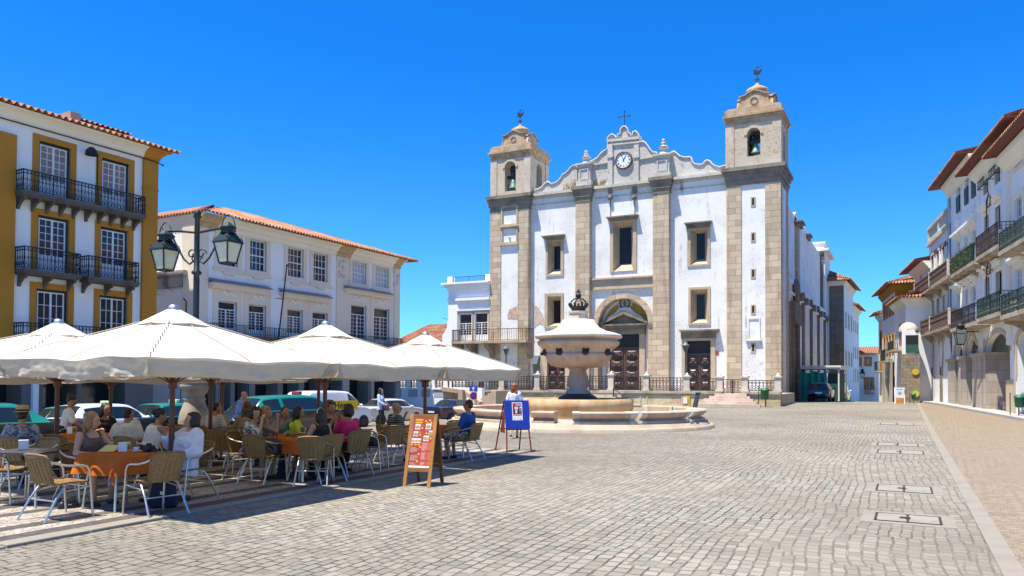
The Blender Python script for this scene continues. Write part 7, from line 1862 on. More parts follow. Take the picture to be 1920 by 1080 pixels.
def parasol(label,x,y,h,apex,rim=1.97,hem=1.73,seed=1):
    rg=random.Random(seed);z0=zg(x,y)+.012
    t=thing('parasol',label,'parasol',(x,y,z0),R(rg.uniform(-1.5,1.5)),'square cream parasols over the cafe tables')
    b=MB();b.smooth=True;n=24;vs=[];fs=[]
    def top(u,v):   # u,v in -1..1
        r=max(abs(u),abs(v));e=1-r;q=min(abs(u),abs(v))/(r+1e-6)
        z=rim+(apex-.08-rim)*(e**1.0)
        sag=.05*math.sin(math.pi*min(1,e*1.0))*(1-abs(2*q-1))*.8
        z-=.035*math.sin(math.pi*r)*(1-q**8)+.03*(1-q)*(r**6)
        ed=.022*(r**10)*(math.sin(2.1*math.pi*(u if abs(v)>abs(u) else v)+seed)*.5+.5)
        z-=ed
        nz=noise.noise(Vector((u*3+seed*7,v*3,seed)))*.012
        return (u*h,v*h,z+nz)
    for j in range(n+1):
        for i in range(n+1): vs.append(top(-1+2*i/n,-1+2*j/n))
    for j in range(n):
        for i in range(n):
            a=j*(n+1)+i;fs.append((a,a+1,a+n+2,a+n+1))
    b.add(vs,fs);can=b.build('canopy',M['canvas'],t)
    b=MB()
    for k in range(8):
        a=k*math.pi/4;u=math.cos(a);v=math.sin(a);m_=max(abs(u),abs(v));u/=m_;v/=m_
        Q=[top(u*e,v*e) for e in (.2,.4,.6,.8,.9,1.0)];b.tube([(q[0],q[1],q[2]+.016) for q in Q],.007,5)
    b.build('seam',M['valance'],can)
    # valance with hanging folds
    b=MB();b.smooth=True;K=72;V=9
    for sd in range(4):
        vs=[]
        for k in range(K+1):
            s=-1+2*k/K
            u,v=((s,-1),(1,s),(-s,1),(-1,-s))[sd]
            px,py,pz=top(u,v);nx,ny=((0,-1),(1,0),(0,1),(-1,0))[sd]
            cr=abs(s)**6
            for j in range(V+1):
                f=j/V
                fold=.016*math.sin(s*22+seed*3+sd)*f*(.35+.65*abs(s)**2)+.035*noise.noise(Vector((s*4+sd*9,f*2.2,seed*5)))*f+.028*noise.noise(Vector((s*13+f*3,f*5-s*2,seed+sd)))*f
                out=.012-.05*f+.02*math.sin(math.pi*f)*noise.noise(Vector((s*2,seed,sd)))-.05*f*cr
                z=pz+(hem-rim)*f*(1-.10*cr+.03*math.sin(s*4+seed))
                vs.append((px+nx*(out+fold),py+ny*(out+fold),z))
        b.add(vs,[(k*(V+1)+j,k*(V+1)+j+1,(k+1)*(V+1)+j+1,(k+1)*(V+1)+j) for k in range(K) for j in range(V)])
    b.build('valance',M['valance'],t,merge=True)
    # vent cap
    b=MB();b.smooth=True;r0=.36
    for a in range(4):
        c,s=math.cos(a*math.pi/2),math.sin(a*math.pi/2)
        P=[(-r0,-r0,apex-.235),(0,-r0,apex-.205),(r0,-r0,apex-.235),(0.06,-.06,apex),(-.06,-.06,apex)]
        b.add([(c*x_-s*y_,s*x_+c*y_,z_) for x_,y_,z_ in P],[(0,1,4),(1,3,4),(1,2,3)])
    b.build('vent_cap',M['canvas'],can)
    b=MB();b.lathe([(.075,apex-.03),(.08,apex+.0),(.065,apex+.055),(0,apex+.07)],14);b.build('finial',M['metal'],t)
    b=MB();b.cyl((0,0,.05),(0,0,apex-.02),.038,.038,12);b.build('pole',M['polewood'],t)
    b=MB();b.lathe([(.26,0),(.26,.045),(.07,.06),(.06,.26),(.045,.28)],20);b.build('base',M['rust'],t)
    b=MB()
    for k in range(8):
        a=k*math.pi/4;u=math.cos(a);v=math.sin(a);m=max(abs(u),abs(v));u/=m;v/=m
        p=top(u*.94,v*.94);b.bar((0,0,apex-.2),(p[0],p[1],p[2]-.06),.028,.02)
        q=top(u*.5,v*.5);b.bar((0,0,1.62),(q[0],q[1],q[2]-.05),.022,.016)
    b.lathe([(.06,1.56),(.06,1.66)],10);b.build('rib',M['polewood'],t)
    return t
RW=[('front',-9.17,2.68,(7.45,10.65,13.85)),('middle',-12.25,2.6,(7.75,10.85,14.0)),('rear',-15.5,2.62,(7.9,11.0,14.1))]
LB=['nearest and largest looking cream parasol, its corner towards the viewer','cream parasol in the middle of the front row, above the pink shirted woman','cream parasol at the end of the front row, nearest the fountain',
 'cream parasol at the left edge, behind the nearest one','cream parasol behind the nearest one, on the pole beside the stone lamp pillar','cream parasol at the end of the middle row, behind the front ones',
 'rear row parasol cut off by the left edge','rear row parasol whose pole stands before the green taxi','rear row parasol nearest the estate taxi']
k=0
for nm_,X,ap,Y in RW:
    for y in Y:
        parasol(LB[k],X,y,1.52,ap,seed=k+1);k+=1
# ---------------------------------------------------------------- chair of aluminium tube and woven cane
M['alu']=simple('brushed_aluminium',(.66,.62,.57),.32,.85)
M['cane']=simple('woven_cane',(.36,.20,.06),.6,var=.35,vs=40)
M['canedark']=simple('cane_edge',(.26,.14,.05),.6,var=.3,vs=30)
def make_chair():
    t=thing('cafe_chair','x','chair')
    w=.255
    for sg in (-1,1):
        b=MB();b.tube([(sg*.265,.27,0),(sg*.262,.245,.3),(sg*.26,.22,.56),(sg*.258,.19,.615),(sg*.255,.13,.635),(sg*.25,-.05,.645),(sg*.225,-.22,.69),(sg*.215,-.25,.71)],.0135,8);b.build('front_leg',M['alu'],t)
        b=MB();b.tube([(sg*.215,-.02,.41),(sg*.235,-.09,.39),(sg*.245,-.2,.24),(sg*.262,-.33,0)],.0135,8);b.build('rear_leg',M['alu'],t)
    b=MB();b.tube([(-.247,-.19,.235),(.247,-.19,.235)],.010,6);b.tube([(-.26,.235,.37),(.26,.235,.37)],.010,6);b.tube([(-.25,.23,.37),(-.235,-.14,.33)],.009,6);b.tube([(.25,.23,.37),(.235,-.14,.33)],.009,6);b.build('stretcher',M['alu'],t)
    # seat
    b=MB();
    def sz(x,y): return .435-.018*math.cos(x/.24*1.4)+.012*math.cos(y*7)+(.03*(-(y-.2))if y>.2 else 0)
    n=20
    for k in range(n):
        y=-.20+.43*(k+.5)/n;hw=.23-.02*abs(y);P=[(-hw+2*hw*i/6,y,sz(-hw+2*hw*i/6,y)+.004*(-1)**(i+k)) for i in range(7)]
        for i in range(6): b.bar(P[i],P[i+1],.0165,.008)
    for x in (-.15,-.05,.05,.15): b.bar((x,-.2,sz(x,-.2)-.006),(x,.23,sz(x,.23)-.006),.012,.006)
    s=b.build('seat',M['cane'],t)
    b=MB();e=[(-.232,.235),(.232,.235),(.225,-.21),(-.225,-.21)]
    b.tube([(x,y,sz(x,y)) for x,y in [(-.225,-.21),(-.235,0),(-.232,.20),(-.2,.235),(.2,.235),(.232,.20),(.235,0),(.225,-.21)]],.014,6);b.build('seat_rim',M['canedark'],s)
    # back
    b=MB();n=21
    def by(x,f): return -.215-.10*f-.055*(1-(x/.24)**2)*(.4+.6*f)+.035
    for k in range(n):
        f=(k+.5)/n;z=.43+.345*f;hw=(.185+.035*f)*(1 if f<.86 else max(.6,1-(f-.86)*1.6));P=[(-hw+2*hw*i/8,by(-hw+2*hw*i/8,f)+.003*(-1)**(i+k),z) for i in range(9)]
        for i in range(8): b.bar(P[i],P[i+1],.008,.0155)
    for x in (-.17,-.1,-.03,.03,.1,.17): b.tube([(x,by(x,f)-.006,.43+.345*f) for f in (0,.3,.6,.92)],.006,5)
    k=b.build('backrest',M['cane'],t)
    b=MB();pts=[(-.188,by(.208,0),.43),(-.205,by(.228,.5),.6),(-.222,by(.236,.85),.735),(-.2,by(.2,1),.775),(-.1,by(.1,1.02),.792),(.1,by(.1,1.02),.792),(.2,by(.2,1),.775),(.222,by(.236,.85),.735),(.205,by(.228,.5),.6),(.188,by(.208,0),.43)]
    b.tube(pts,.015,8);b.build('back_rim',M['canedark'],k)
    return t
CH0=make_chair();index_kids(CH0);CHN=[0]
CG='woven cane chairs with aluminium legs'
def chair(x,y,f,label):
    z=zg(x,y)+.014
    if CHN[0]==0:
        CHN[0]=1;CH0.location=(x,y,z);CH0.rotation_euler=(0,0,R(f-90));CH0['label']=label;CH0['group']=CG;return CH0
    return dup(CH0,(x,y,z),R(f-90),label,CG)
# ---------------------------------------------------------------- tables
M['cloth']=clothmat('orange_tablecloth',(.66,.17,.035),.12,bs=6,bstr=.15,var=.15)
def table(x,y,rz,label,cloth=None,round_=False,s=.7,seed=0):
    z=zg(x,y)+.014;t=thing('cafe_table',label,'table',(x,y,z),R(rz),'cafe tables')
    b=MB()
    if round_: b.lathe([(0,.69),(s*.52,.69),(s*.53,.70),(s*.53,.715),(s*.52,.72),(0,.72)],32)
    else: b.box(-s/2+.02,-s/2+.02,.69,s/2-.02,s/2-.02,.715)
    b.build('table_top',simple('dark_table_top',(.05,.05,.055),.35) if 'ttop' not in M else M['ttop'],t)
    for sx,sy in ((-1,-1),(1,-1),(1,1),(-1,1)):
        b=MB();b.tube([(sx*(s/2-.1),sy*(s/2-.1),.69),(sx*(s/2-.06),sy*(s/2-.06),.35),(sx*(s/2-.03),sy*(s/2-.03),0)],.016,8);b.build('leg',M['alu'],t)
    if cloth:
        c=MB();c.smooth=True;n=28;vs=[];hs=s/2+.01;rg=random.Random(seed)
        L=hs+.27
        for j in range(n+1):
            for i in range(n+1):
                u=-L+2*L*i/n;v=-L+2*L*j/n
                du=max(0,abs(u)-hs);dv=max(0,abs(v)-hs);X=max(-hs,min(hs,u));Y=max(-hs,min(hs,v));Z=.723
                if du or dv:
                    dn=max(du,dv) if not (du and dv) else math.hypot(du,dv)*.98
                    fl=.025+.035*math.sin((v if du>dv else u)*16+seed)*min(1,dn/.2)
                    if du and dv:
                        fl=.03+.05*abs(du-dv)/(du+dv)
                    if du: X+=math.copysign(.018+fl*dn/.27*(1 if du>=dv else .4),u)
                    if dv: Y+=math.copysign(.018+fl*dn/.27*(1 if dv>=du else .4),v)
                    Z-=dn*.97
                vs.append((X,Y,Z+.002*math.sin(u*13)*math.sin(v*11)))
        c.add(vs,[(j*(n+1)+i,j*(n+1)+i+1,(j+1)*(n+1)+i+1,(j+1)*(n+1)+i) for j in range(n) for i in range(n)])
        o=c.build('tablecloth',M['cloth']);o.location=(x,y,z);o.rotation_euler=(0,0,R(rz));tag(o,cloth,'tablecloth','orange tablecloths')
    return (x,y,z+.727,rz)
M['ttop']=simple('dark_table_top2',(.05,.05,.055),.35)
def on(T,dx,dy): 
    a=R(T[3]);return (T[0]+dx*math.cos(a)-dy*math.sin(a),T[1]+dx*math.sin(a)+dy*math.cos(a),T[2])
M['ceramic']=simple('white_ceramic',(.78,.77,.74),.25)
def napkins(p,rz,label):
    t=thing('napkin_box',label,'napkin box',p,R(rz),'napkin boxes on the tables')
    b=MB();b.box(-.06,-.05,0,.06,.05,.125);b.build('box',M['ceramic'],t,bevel=.004)
    b=MB();b.box(-.061,-.051,.0,-.059,.051,.12);b.box(.059,-.051,0,.061,.051,.12);b.build('side_panel',simple('napkin_yellow',(.55,.45,.08),.5) if 'npk' not in M else M['npk'],t)
    b=MB();b.box(-.062,-.03,.03,-.0605,.03,.09);b.box(.0605,-.03,.03,.062,.03,.09);b.build('emblem',simple('napkin_mark',(.25,.10,.05),.5),t)
M['npk']=simple('napkin_yellow',(.55,.45,.08),.5)
def cup(p,label,g='coffee cups and saucers'):
    t=thing('coffee_cup',label,'cup',p,rng.uniform(0,6),g)
    b=MB();b.lathe([(0,.002),(.05,.002),(.065,.012),(.05,.008),(0,.008)],18);b.build('saucer',M['ceramic'],t)
    b=MB();b.lathe([(0,.01),(.02,.01),(.032,.03),(.036,.06),(.033,.06),(.028,.03),(0,.02)],18);b.torus((.045,0,.038),.015,.005,10,5,'y');b.build('cup',M['ceramic'],t)
def glassmat(name,c,rough=.05):
    m,nt,b=nm(name);b.inputs['Base Color'].default_value=rgb(c);b.inputs['Transmission Weight'].default_value=.9;b.inputs['Roughness'].default_value=rough;b.inputs['IOR'].default_value=1.3;return m
M['clearglass']=glassmat('clear_glass',(.9,.92,.9));M['greenglass']=glassmat('green_bottle_glass',(.05,.35,.08))
def tumbler(p,label,fill=(.55,.30,.04)):
    t=thing('drinking_glass',label,'glass',p,0,'glasses on the tables')
    b=MB();b.lathe([(0,.003),(.026,.003),(.034,.14),(.031,.14),(.024,.012),(0,.012)],18);b.build('glass',M['clearglass'],t)
    b=MB();b.lathe([(0,.014),(.0235,.014),(.028,.09),(0,.09)],14);b.build('drink',simple('amber_drink',fill,.1),t)
def bottle(p,label):
    t=thing('bottle',label,'bottle',p)
    b=MB();b.lathe([(0,0),(.03,.0),(.031,.01),(.031,.13),(.026,.155),(.014,.19),(.0125,.235),(.014,.24),(.014,.25),(.011,.25),(0,.25)],18);b.build('body',M['greenglass'],t)
    b=MB();b.lathe([(.0316,.04),(.0316,.1)],18);b.build('label',simple('bottle_label',(.12,.40,.10),.5),t)
T1=table(-9.22,6.72,0,'nearest table with orange cloth between the blonde woman and the woman in white','orange cloth with corner hanging down, on the nearest table',seed=1)
T2=table(-9.3,10.15,4,'table with orange cloth shared by four people with a green bottle on it','orange cloth on the table with the green bottle',s=.86,seed=2)
x,y=at(62,10.5);T3=table(x,y,20,'bare dark table at the left edge before the man in the straw hat',None,s=.85)
x,y=at(150,13.6);T4=table(x,y,10,'table with orange cloth in front of the waiter','orange cloth on the table in front of the waiter',seed=3)
x,y=at(300,14.0);T5=table(x,y,15,'table with orange cloth where the child sits, behind the woman in the white top','orange cloth on the table where the child sits',seed=4)
x,y=at(432,15.6);T6=table(x,y,0,'bare table between the man in the striped white shirt and his companion',None,s=.75)
x,y=at(588,14.4);T7=table(x,y,8,'table with orange cloth behind the boy in grey','orange cloth on the table behind the boy in grey',seed=5)
T8=table(-9.35,14.05,3,'table with orange cloth behind the menu board','orange cloth on the table behind the menu board',seed=6)
x,y=at(662,15.2);T9=table(x,y,30,'bare dark metal table left of the empty chair with a handbag',None,s=.75)
CHAIRS=[(-9.2,5.86,90,'empty sunlit cane chair in front of the nearest orange table, left foreground'),(-8.38,6.58,172,'empty shaded cane chair right of the nearest orange table'),
 (-9.05,7.62,-90,'cane chair holding the woman in the white blouse'),(-10.0,6.75,0,'cane chair holding the blonde woman'),
 (-9.47,9.5,96,'cane chair with a big black handbag on its seat'),(-8.68,10.03,168,'cane chair holding the woman in the black top'),(-8.85,11.0,160,'cane chair holding the woman in pink'),
 (-10.05,9.72,10,'cane chair holding the woman in the flowered blouse'),(-10.17,10.7,0,'cane chair holding the boy in grey'),
 (-9.38,13.0,85,'cane chair holding the bald man in the striped shirt'),(-8.4,14.3,178,'cane chair holding the man in the blue shirt')]
for px,d,f,l in ((14,10.6,25,'cane chair cut off by the left edge'),(62,11.3,-80,'cane chair just behind the bare dark table'),(40,12.0,110,'cane chair holding the man in the straw hat'),(112,12.6,125,'empty cane chair in front of the waiter table'),
 (203,12.9,110,'cane chair holding the broad man in the pale shirt'),(262,12.3,95,'cane chair holding the woman in the white sleeveless top'),(192,14.9,-30,'cane chair holding the dark haired woman behind the broad man'),(312,14.9,-100,'cane chair holding the child'),
 (392,15.4,95,'cane chair holding the man in the striped white shirt'),(418,14.0,125,'empty cane chair right of the bare parasol pole'),(366,14.8,60,'empty cane chair behind the woman in the white blouse'),(437,16.6,200,'cane chair holding the companion of the man in stripes'),
 (458,14.9,115,'cane chair holding the woman with very long brown hair'),(486,13.7,40,'cane chair holding the drinking blonde woman'),(545,13.9,60,'cane chair holding the person in yellow'),(583,13.2,110,'empty cane chair before the rear orange table'),(592,12.5,120,'empty cane chair behind the woman in the black top'),
 (618,14.6,30,'cane chair holding the curly haired man'),(697,14.7,20,'empty cane chair with a small black handbag, left of the striped man'),(852,17.1,-70,'empty cane chair behind the man in the blue shirt'),(731,15.6,150,'empty cane chair behind the striped man')):
    x,y=at(px,d);CHAIRS.append((x,y,f,l))
for c in CHAIRS: chair(*c)
# things on the tables
napkins(on(T1,-.02,.05),25,'white and yellow napkin box on the nearest orange table');napkins(on(T3,-.12,.0),60,'white and yellow napkin box on the bare dark table')
x=on(T4,-.05,-.1);napkins(x,10,'yellow napkin box on the tray by the waiter')
cup(on(T1,.13,.12),'white cup beside the napkin box on the nearest orange table')
o=MB();o.M=Matrix.Rotation(R(12),4,'X');o.box(-.1,-.15,0,.1,.15,.006);m=o.build('menu_card',simple('menu_yellow',(.60,.52,.18),.4));m.location=Vector(on(T1,-.22,-.02))+Vector((0,0,.035));m.rotation_euler=(0,0,R(35));tag(m,'yellow menu card lying by the blonde woman on the nearest table','menu')
# camera with strap
p=on(T1,.24,.22);t=thing('photo_camera','black photo camera with its strap hanging over the orange cloth','camera',p,R(30))
b=MB();b.box(-.07,-.035,0,.07,.035,.085);b.box(-.03,-.03,.085,.03,.03,.11);b.build('body',M['black'],t,bevel=.008)
b=MB();b.M=Matrix.Translation((0,-.03,.045))@Matrix.Rotation(math.pi/2,4,'X');b.lathe([(.036,0),(.036,.07),(.03,.075),(0,.06)],18);b.build('lens',M['black'],t)
b=MB()
for dx in (0,.07):
    P=[(.06,.02,.06),(.13+dx*.3,-.1,.02),(.16+dx,-.22,-.08),(.165+dx,-.24,-.25),(.15+dx,-.235,-.42)]
    for i in range(4): b.bar(P[i],P[i+1],.03,.006,(1,0,0))
b.build('strap',simple('camera_strap',(.03,.02,.018),.7),t)
# table 2
bottle(on(T2,-.18,-.08),'green bottle standing on the shared orange table')
for dx,dy,l in ((-.27,.0,'white cup left of the green bottle'),(.05,.02,'white cup nearest the middle of the shared orange table'),(.16,.2,'white cup by the woman in pink')): cup(on(T2,dx,dy),l)
tumbler(on(T2,-.02,.1),'amber drink glass right of the green bottle');tumbler(on(T2,.06,.16),'clear glass behind the amber drink',(.6,.6,.58))
t=thing('ashtray','dark ashtray with small papers on the shared orange table','ashtray',on(T2,.24,.02));b=MB();b.lathe([(0,.004),(.05,.004),(.06,.03),(.055,.03),(.045,.01),(0,.01)],18);b.build('dish',M['black'],t);b=MB();b.box(-.03,-.01,.012,.03,.012,.03);b.build('paper',M['ceramic'],t)
for T,dx,dy,l in ((T5,-.1,-.1,'white cup on the table where the child sits'),(T6,0,.1,'white cup on the bare rear table'),(T8,.0,.05,'white cup on the table behind the menu board'),(T7,-.2,.1,'white cup at the rear orange table')): cup(on(T,dx,dy),l)
tumbler(on(T7,.1,.0),'dark drink glass on the rear orange table',(.08,.02,.01));tumbler(on(T7,.0,.12),'dark drink glass behind, on the rear orange table',(.08,.02,.01))
tumbler(on(T6,.12,.0),'pale glass on the bare rear table',(.6,.62,.6))
def bag(name,label,p,rz,s,m,handle=True,cat='bag'):
    t=thing(name,label,cat,p,R(rz))
    b=MB();b.smooth=True;n=20;prof=[(.0,0),(.46,0),(.5,.1),(.48,.5),(.42,.85),(.34,1),(0,1)]
    vs=[]
    for r,z in prof:
        for k in range(n):
            a=2*math.pi*k/n;c,q=math.cos(a),math.sin(a);c=math.copysign(abs(c)**.6,c);q=math.copysign(abs(q)**.6,q)
            w=1+.06*noise.noise(Vector((c*2,q*2,z*3+s[0]*9)));vs.append((r*s[0]*2*c*w*.5*1.0,r*s[1]*2*q*w*.5*(1-.35*z),z*s[2]))
    b.add(vs,[(i*n+k,i*n+(k+1)%n,(i+1)*n+(k+1)%n,(i+1)*n+k) for i in range(len(prof)-1) for k in range(n)]);b.build('body',m,t)
    if handle:
        b=MB()
        for e in (-1,1): b.tube([(x*s[0]*.3,e*s[1]*.18,s[2]*.9+h*s[2]) for x,h in ((-1,0),(-.85,.3),(-.4,.5),(.4,.5),(.85,.3),(1,0))],.009,6)
        b.build('handle',M['black'],t)
    b=MB();b.box(-.02,-s[1]*.5-.005,s[2]*.5,.02,-s[1]*.42,s[2]*.62);b.build('buckle',M['metal'],t)
M['leather']=simple('black_leather',(.016,.015,.016),.35,bump=.3,bs=30)
bag('handbag','big black handbag with long handles on a cane chair',(-9.4,9.55,.47),8,(.42,.24,.27),M['leather'])
x,y=at(697,14.7);bag('handbag','small black handbag on the empty chair left of the striped man',(x,y,zg(x,y)+.46),20,(.34,.2,.19),M['leather'],cat='bag')
bag('backpack','dark navy backpack under the empty chair right of the nearest table',(-8.75,7.0,.014),40,(.34,.26,.36),simple('navy_cloth',(.012,.014,.03),.8),cat='backpack')
bag('handbag','small black bag on the paving under the nearest orange table',(-9.75,6.35,.014),70,(.26,.12,.09),M['leather'],cat='bag')
# ---------------------------------------------------------------- menu board and easel
M['boardwood']=simple('orange_wood',(.40,.17,.03),.45,var=.25,vs=7)
pl_=G(757,912);pr_=G(805,914);pb=G(850,906)
mid=(pl_+pr_)/2;u=(pr_-pl_);wB=u.length*1.06;rzB=math.atan2(u.y,u.x)
t=thing('menu_board','wooden folding menu board with red menu sheets in front of the parasols','menu board',(mid.x,mid.y,.0),rzB)
hB=1.15;lean=.235;dep=.64
def fl(x,f,o=0): return (x,f*lean*1.4-o,f*hB)
b=MB()
for sg in (-1,1): b.bar((sg*(wB/2-.025),0,0),(sg*(wB/2-.025),lean*1.4,hB),.055,.03,(0,-1,.2))
for f in (.975,.23): b.bar((-wB/2+.05,f*lean*1.4,f*hB),(wB/2-.05,f*lean*1.4,f*hB),.028,.06,(0,0,1))
b.build('front_frame',M['boardwood'],t)
b=MB()
for sg in (-1,1): b.bar((sg*(wB/2-.025),dep,0),(sg*(wB/2-.025),lean*1.4+.03,hB),.055,.03,(0,1,.2))
for f in (.975,.25): b.bar((-wB/2+.05,dep+f*(lean*1.4+.03-dep),f*hB),(wB/2-.05,dep+f*(lean*1.4+.03-dep),f*hB),.028,.06)
q=lambda f:(dep+f*(lean*1.4+.03-dep)-.004,f*hB)
a_,c_=q(.28),q(.95);b.add([(-wB/2+.05,a_[0],a_[1]),(wB/2-.05,a_[0],a_[1]),(wB/2-.05,c_[0],c_[1]),(-wB/2+.05,c_[0],c_[1]),(-wB/2+.05,a_[0]+.01,a_[1]),(wB/2-.05,a_[0]+.01,a_[1]),(wB/2-.05,c_[0]+.01,c_[1]),(-wB/2+.05,c_[0]+.01,c_[1])],[(0,1,2,3),(4,5,6,7),(0,1,5,4),(2,3,7,6)])
b.build('back_frame',simple('brown_wood',(.16,.075,.025),.5,var=.3,vs=7),t)
PW=wB-.1
def fp_(u_,v_,o): # u -1..1 across sheet, v 0..1 up the sheet
    f=.26+v_*.69;n=Vector((0,-hB,lean*1.4)).normalized();p=Vector((u_*PW/2,f*lean*1.4,f*hB))+n*o;return p
def card(b,u0,u1,v0,v1,o):
    A=[fp_(u0,v0,o),fp_(u1,v0,o),fp_(u1,v1,o),fp_(u0,v1,o)];Bk=[fp_(u0,v0,o-.003),fp_(u1,v0,o-.003),fp_(u1,v1,o-.003),fp_(u0,v1,o-.003)]
    b.add(A+Bk,[(0,1,2,3),(7,6,5,4),(0,4,5,1),(1,5,6,2),(2,6,7,3),(3,7,4,0)])
b=MB();card(b,-1,1,0,1,.004);sh_=b.build('menu_sheet',simple('menu_red',(.36,.05,.025),.35),t)
b=MB();card(b,-1,1,0,.035,.006);card(b,-1,-.955,.3,1,.006);b.build('white_edge',M['frame_white'],sh_)
b=MB()
for i,(u0,u1,v0,v1) in enumerate(((-.75,-.02,.935,.975),(-.75,-.05,.885,.92))):
    n=9 if not i else 10
    for k in range(n):
        a=u0+(u1-u0)*k/n;card(b,a,a+(u1-u0)/n*.72,v0,v1,.006)
b.build('heading',simple('menu_yellow_ink',(.70,.40,.02),.4),sh_)
b=MB()
for (a,c,d) in ((.25,.93,.12),(.62,.95,.13),(.78,.9,.12),(.45,.9,.09),(.85,.84,.08)):
    cp=fp_(a,c,.006);n=Vector((0,-hB,lean*1.4)).normalized();ux=Vector((1,0,0));uz=Vector((0,lean*1.4,hB)).normalized()
    vs=[cp+(ux*math.cos(q*math.pi/5)*d*PW/2+uz*math.sin(q*math.pi/5)*d*PW/2)*(1 if q%2 else .5) for q in range(10)];b.add(vs,[tuple(range(10))])
b.build('flower_print',simple('menu_yellow_print',(.70,.45,.04),.4),sh_)
PH=[(-.72,-.25,.76,.87),(.28,.78,.77,.88),(-.82,-.38,.62,.72),(.62,.95,.65,.74),(-.93,-.05,.49,.58),(.18,.66,.53,.64)]
b=MB()
for u0,u1,v0,v1 in PH: card(b,u0,u1,v0,v1,.0065)
b.build('dish_photo',simple('photo_white',(.78,.74,.66),.4,var=.1,vs=30),sh_)
b=MB()
for i,(u0,u1,v0,v1) in enumerate(PH):
    for k in range(3 if i==4 else 1):
        cu=(u0+u1)/2 if i!=4 else u0+(u1-u0)*(k+.5)/3;cv=(v0+v1)/2-.005
        cp=fp_(cu,cv,.0085);uz=Vector((0,lean*1.4,hB)).normalized();vs=[cp+Vector((1,0,0))*math.cos(q*math.pi/8)*.042*(1 if i!=4 else .6)+uz*math.sin(q*math.pi/8)*.03*(1 if i!=4 else .7) for q in range(16)];b.add(vs,[tuple(range(16))])
b.build('dish',simple('food_print',(.42,.30,.12),.5,var=.6,vs=60),sh_)
b=MB()
for (a,c) in ((-.05,.79),(-.18,.655),(.4,.685),(.85,.585),(-.85,.455),(-.5,.455),(-.2,.455),(-.05,.41),(-.12,.27),(-.2,.12)):
    cp=fp_(a,c,.0068);uz=Vector((0,lean*1.4,hB)).normalized();b.add([cp+Vector((1,0,0))*math.cos(q*math.pi/6)*.02+uz*math.sin(q*math.pi/6)*.017 for q in range(12)],[tuple(range(12))])
b.build('price_spot',simple('price_yellow',(.72,.36,.02),.4),sh_)
b=MB();rg=random.Random(3)
for u0,u1,v0,v1 in ((-.15,.12,.83,.86),(-.3,.0,.69,.715),(.3,.55,.72,.745),(.68,.95,.61,.64),(-.92,-.12,.30,.40),(-.92,-.05,.13,.24),(-.92,-.1,.045,.10),(.1,.72,.33,.49),(.1,.6,.16,.30),(.1,.5,.05,.11)):
    n=max(2,round((v1-v0)/.013))
    for k in range(n):
        v=v1-(v1-v0)*k/n;L_=(u1-u0)*rg.uniform(.45,1);card(b,u0,u0+L_,v-.007,v,.0062)
b.build('small_print',simple('menu_pink_ink',(.62,.30,.27),.5),sh_)
b=MB()
for u0,u1,v0,v1 in ((.06,.97,.33,.51),(.06,.97,.14,.315),(.06,.97,.04,.125)): card(b,u0,u1,v0,v1,.0052)
b.build('price_panel',simple('menu_light_red',(.45,.085,.05),.4),sh_)
b=MB()
for v0,v1 in ((.34,.49),(.155,.3),(.05,.115)):
    n=round((v1-v0)/.013)
    for k in range(n): v=v1-(v1-v0)*k/n;card(b,.80,.93,v-.008,v,.0062)
b.build('price_list',simple('menu_orange_ink',(.60,.22,.02),.5),sh_)
b=MB();card(b,-.95,.95,-.18,-.15,.0) if False else None
# easel with a blue board
e0=G(951,849);e1=G(996,848)
u=e1-e0;wE=u.length*1.02;rzE=math.atan2(u.y,u.x);m=(e0+e1)/2
t=thing('display_easel','red metal easel carrying a blue board with one poster','easel',(m.x,m.y,0),rzE)
b=MB()
for sg in (-1,1): b.bar((sg*wE/2,0,0),(sg*wE*.40,.3,1.22),.028)
for sg in (-1,1): b.bar((sg*wE/2-.12,.62,0),(sg*wE*.40-.05,.32,1.22),.028)
b.bar((-wE*.46,.12,.545),(wE*.46,.12,.545),.03);b.bar((-wE*.46-.1,.50,.545),(wE*.46-.1,.50,.545),.025)
b.bar((-wE*.40,.31,1.22),(wE*.40,.31,1.22),.03);b.build('frame',simple('red_iron',(.17,.022,.015),.5,var=.2,vs=20),t)
b=MB();bw=wE*.5
b.add([(-bw,.10,.56),(bw,.10,.56),(bw,.24,1.24),(-bw,.24,1.24),(-bw,.125,.56),(bw,.125,.56),(bw,.265,1.24),(-bw,.265,1.24)],[(0,1,2,3),(7,6,5,4),(0,4,5,1),(1,5,6,2),(2,6,7,3),(3,7,4,0)])
b.build('blue_board',simple('royal_blue_board',(.008,.035,.33),.5),t)
def ep(x,f,o=0.004): return (x*bw,.10+.14*f-o*1.0,.56+.68*f)
b=MB()
def ec(x0,x1,f0,f1,o): b.add([ep(x0,f0,o),ep(x1,f0,o),ep(x1,f1,o),ep(x0,f1,o)],[(0,1,2,3)])
ec(-.42,.42,.30,.93,.004);po=b.build('poster',M['frame_white'],t)
b=MB();ec(-.36,.36,.48,.9,.007);b.build('red_print',simple('poster_red',(.50,.025,.04),.5),po)
b=MB();ec(-.3,.2,.52,.8,.009);ec(.22,.34,.66,.72,.009);ec(.24,.36,.58,.64,.009);b.build('dark_print',simple('poster_dark',(.05,.015,.02),.5),po)
b=MB();ec(-.22,.08,.68,.78,.011);ec(-.18,.0,.55,.66,.011);ec(-.1,.34,.82,.855,.011);ec(-.3,.3,.495,.515,.011);ec(.2,.36,.60,.78,.0085);b.build('pale_print',simple('poster_pale',(.72,.62,.62),.5),po)
b=MB();ec(-.3,-.22,.35,.37,.007);ec(.0,.06,.36,.38,.007);ec(.2,.28,.33,.355,.007);b.build('logo_print',simple('poster_grey',(.2,.2,.22),.5),po)
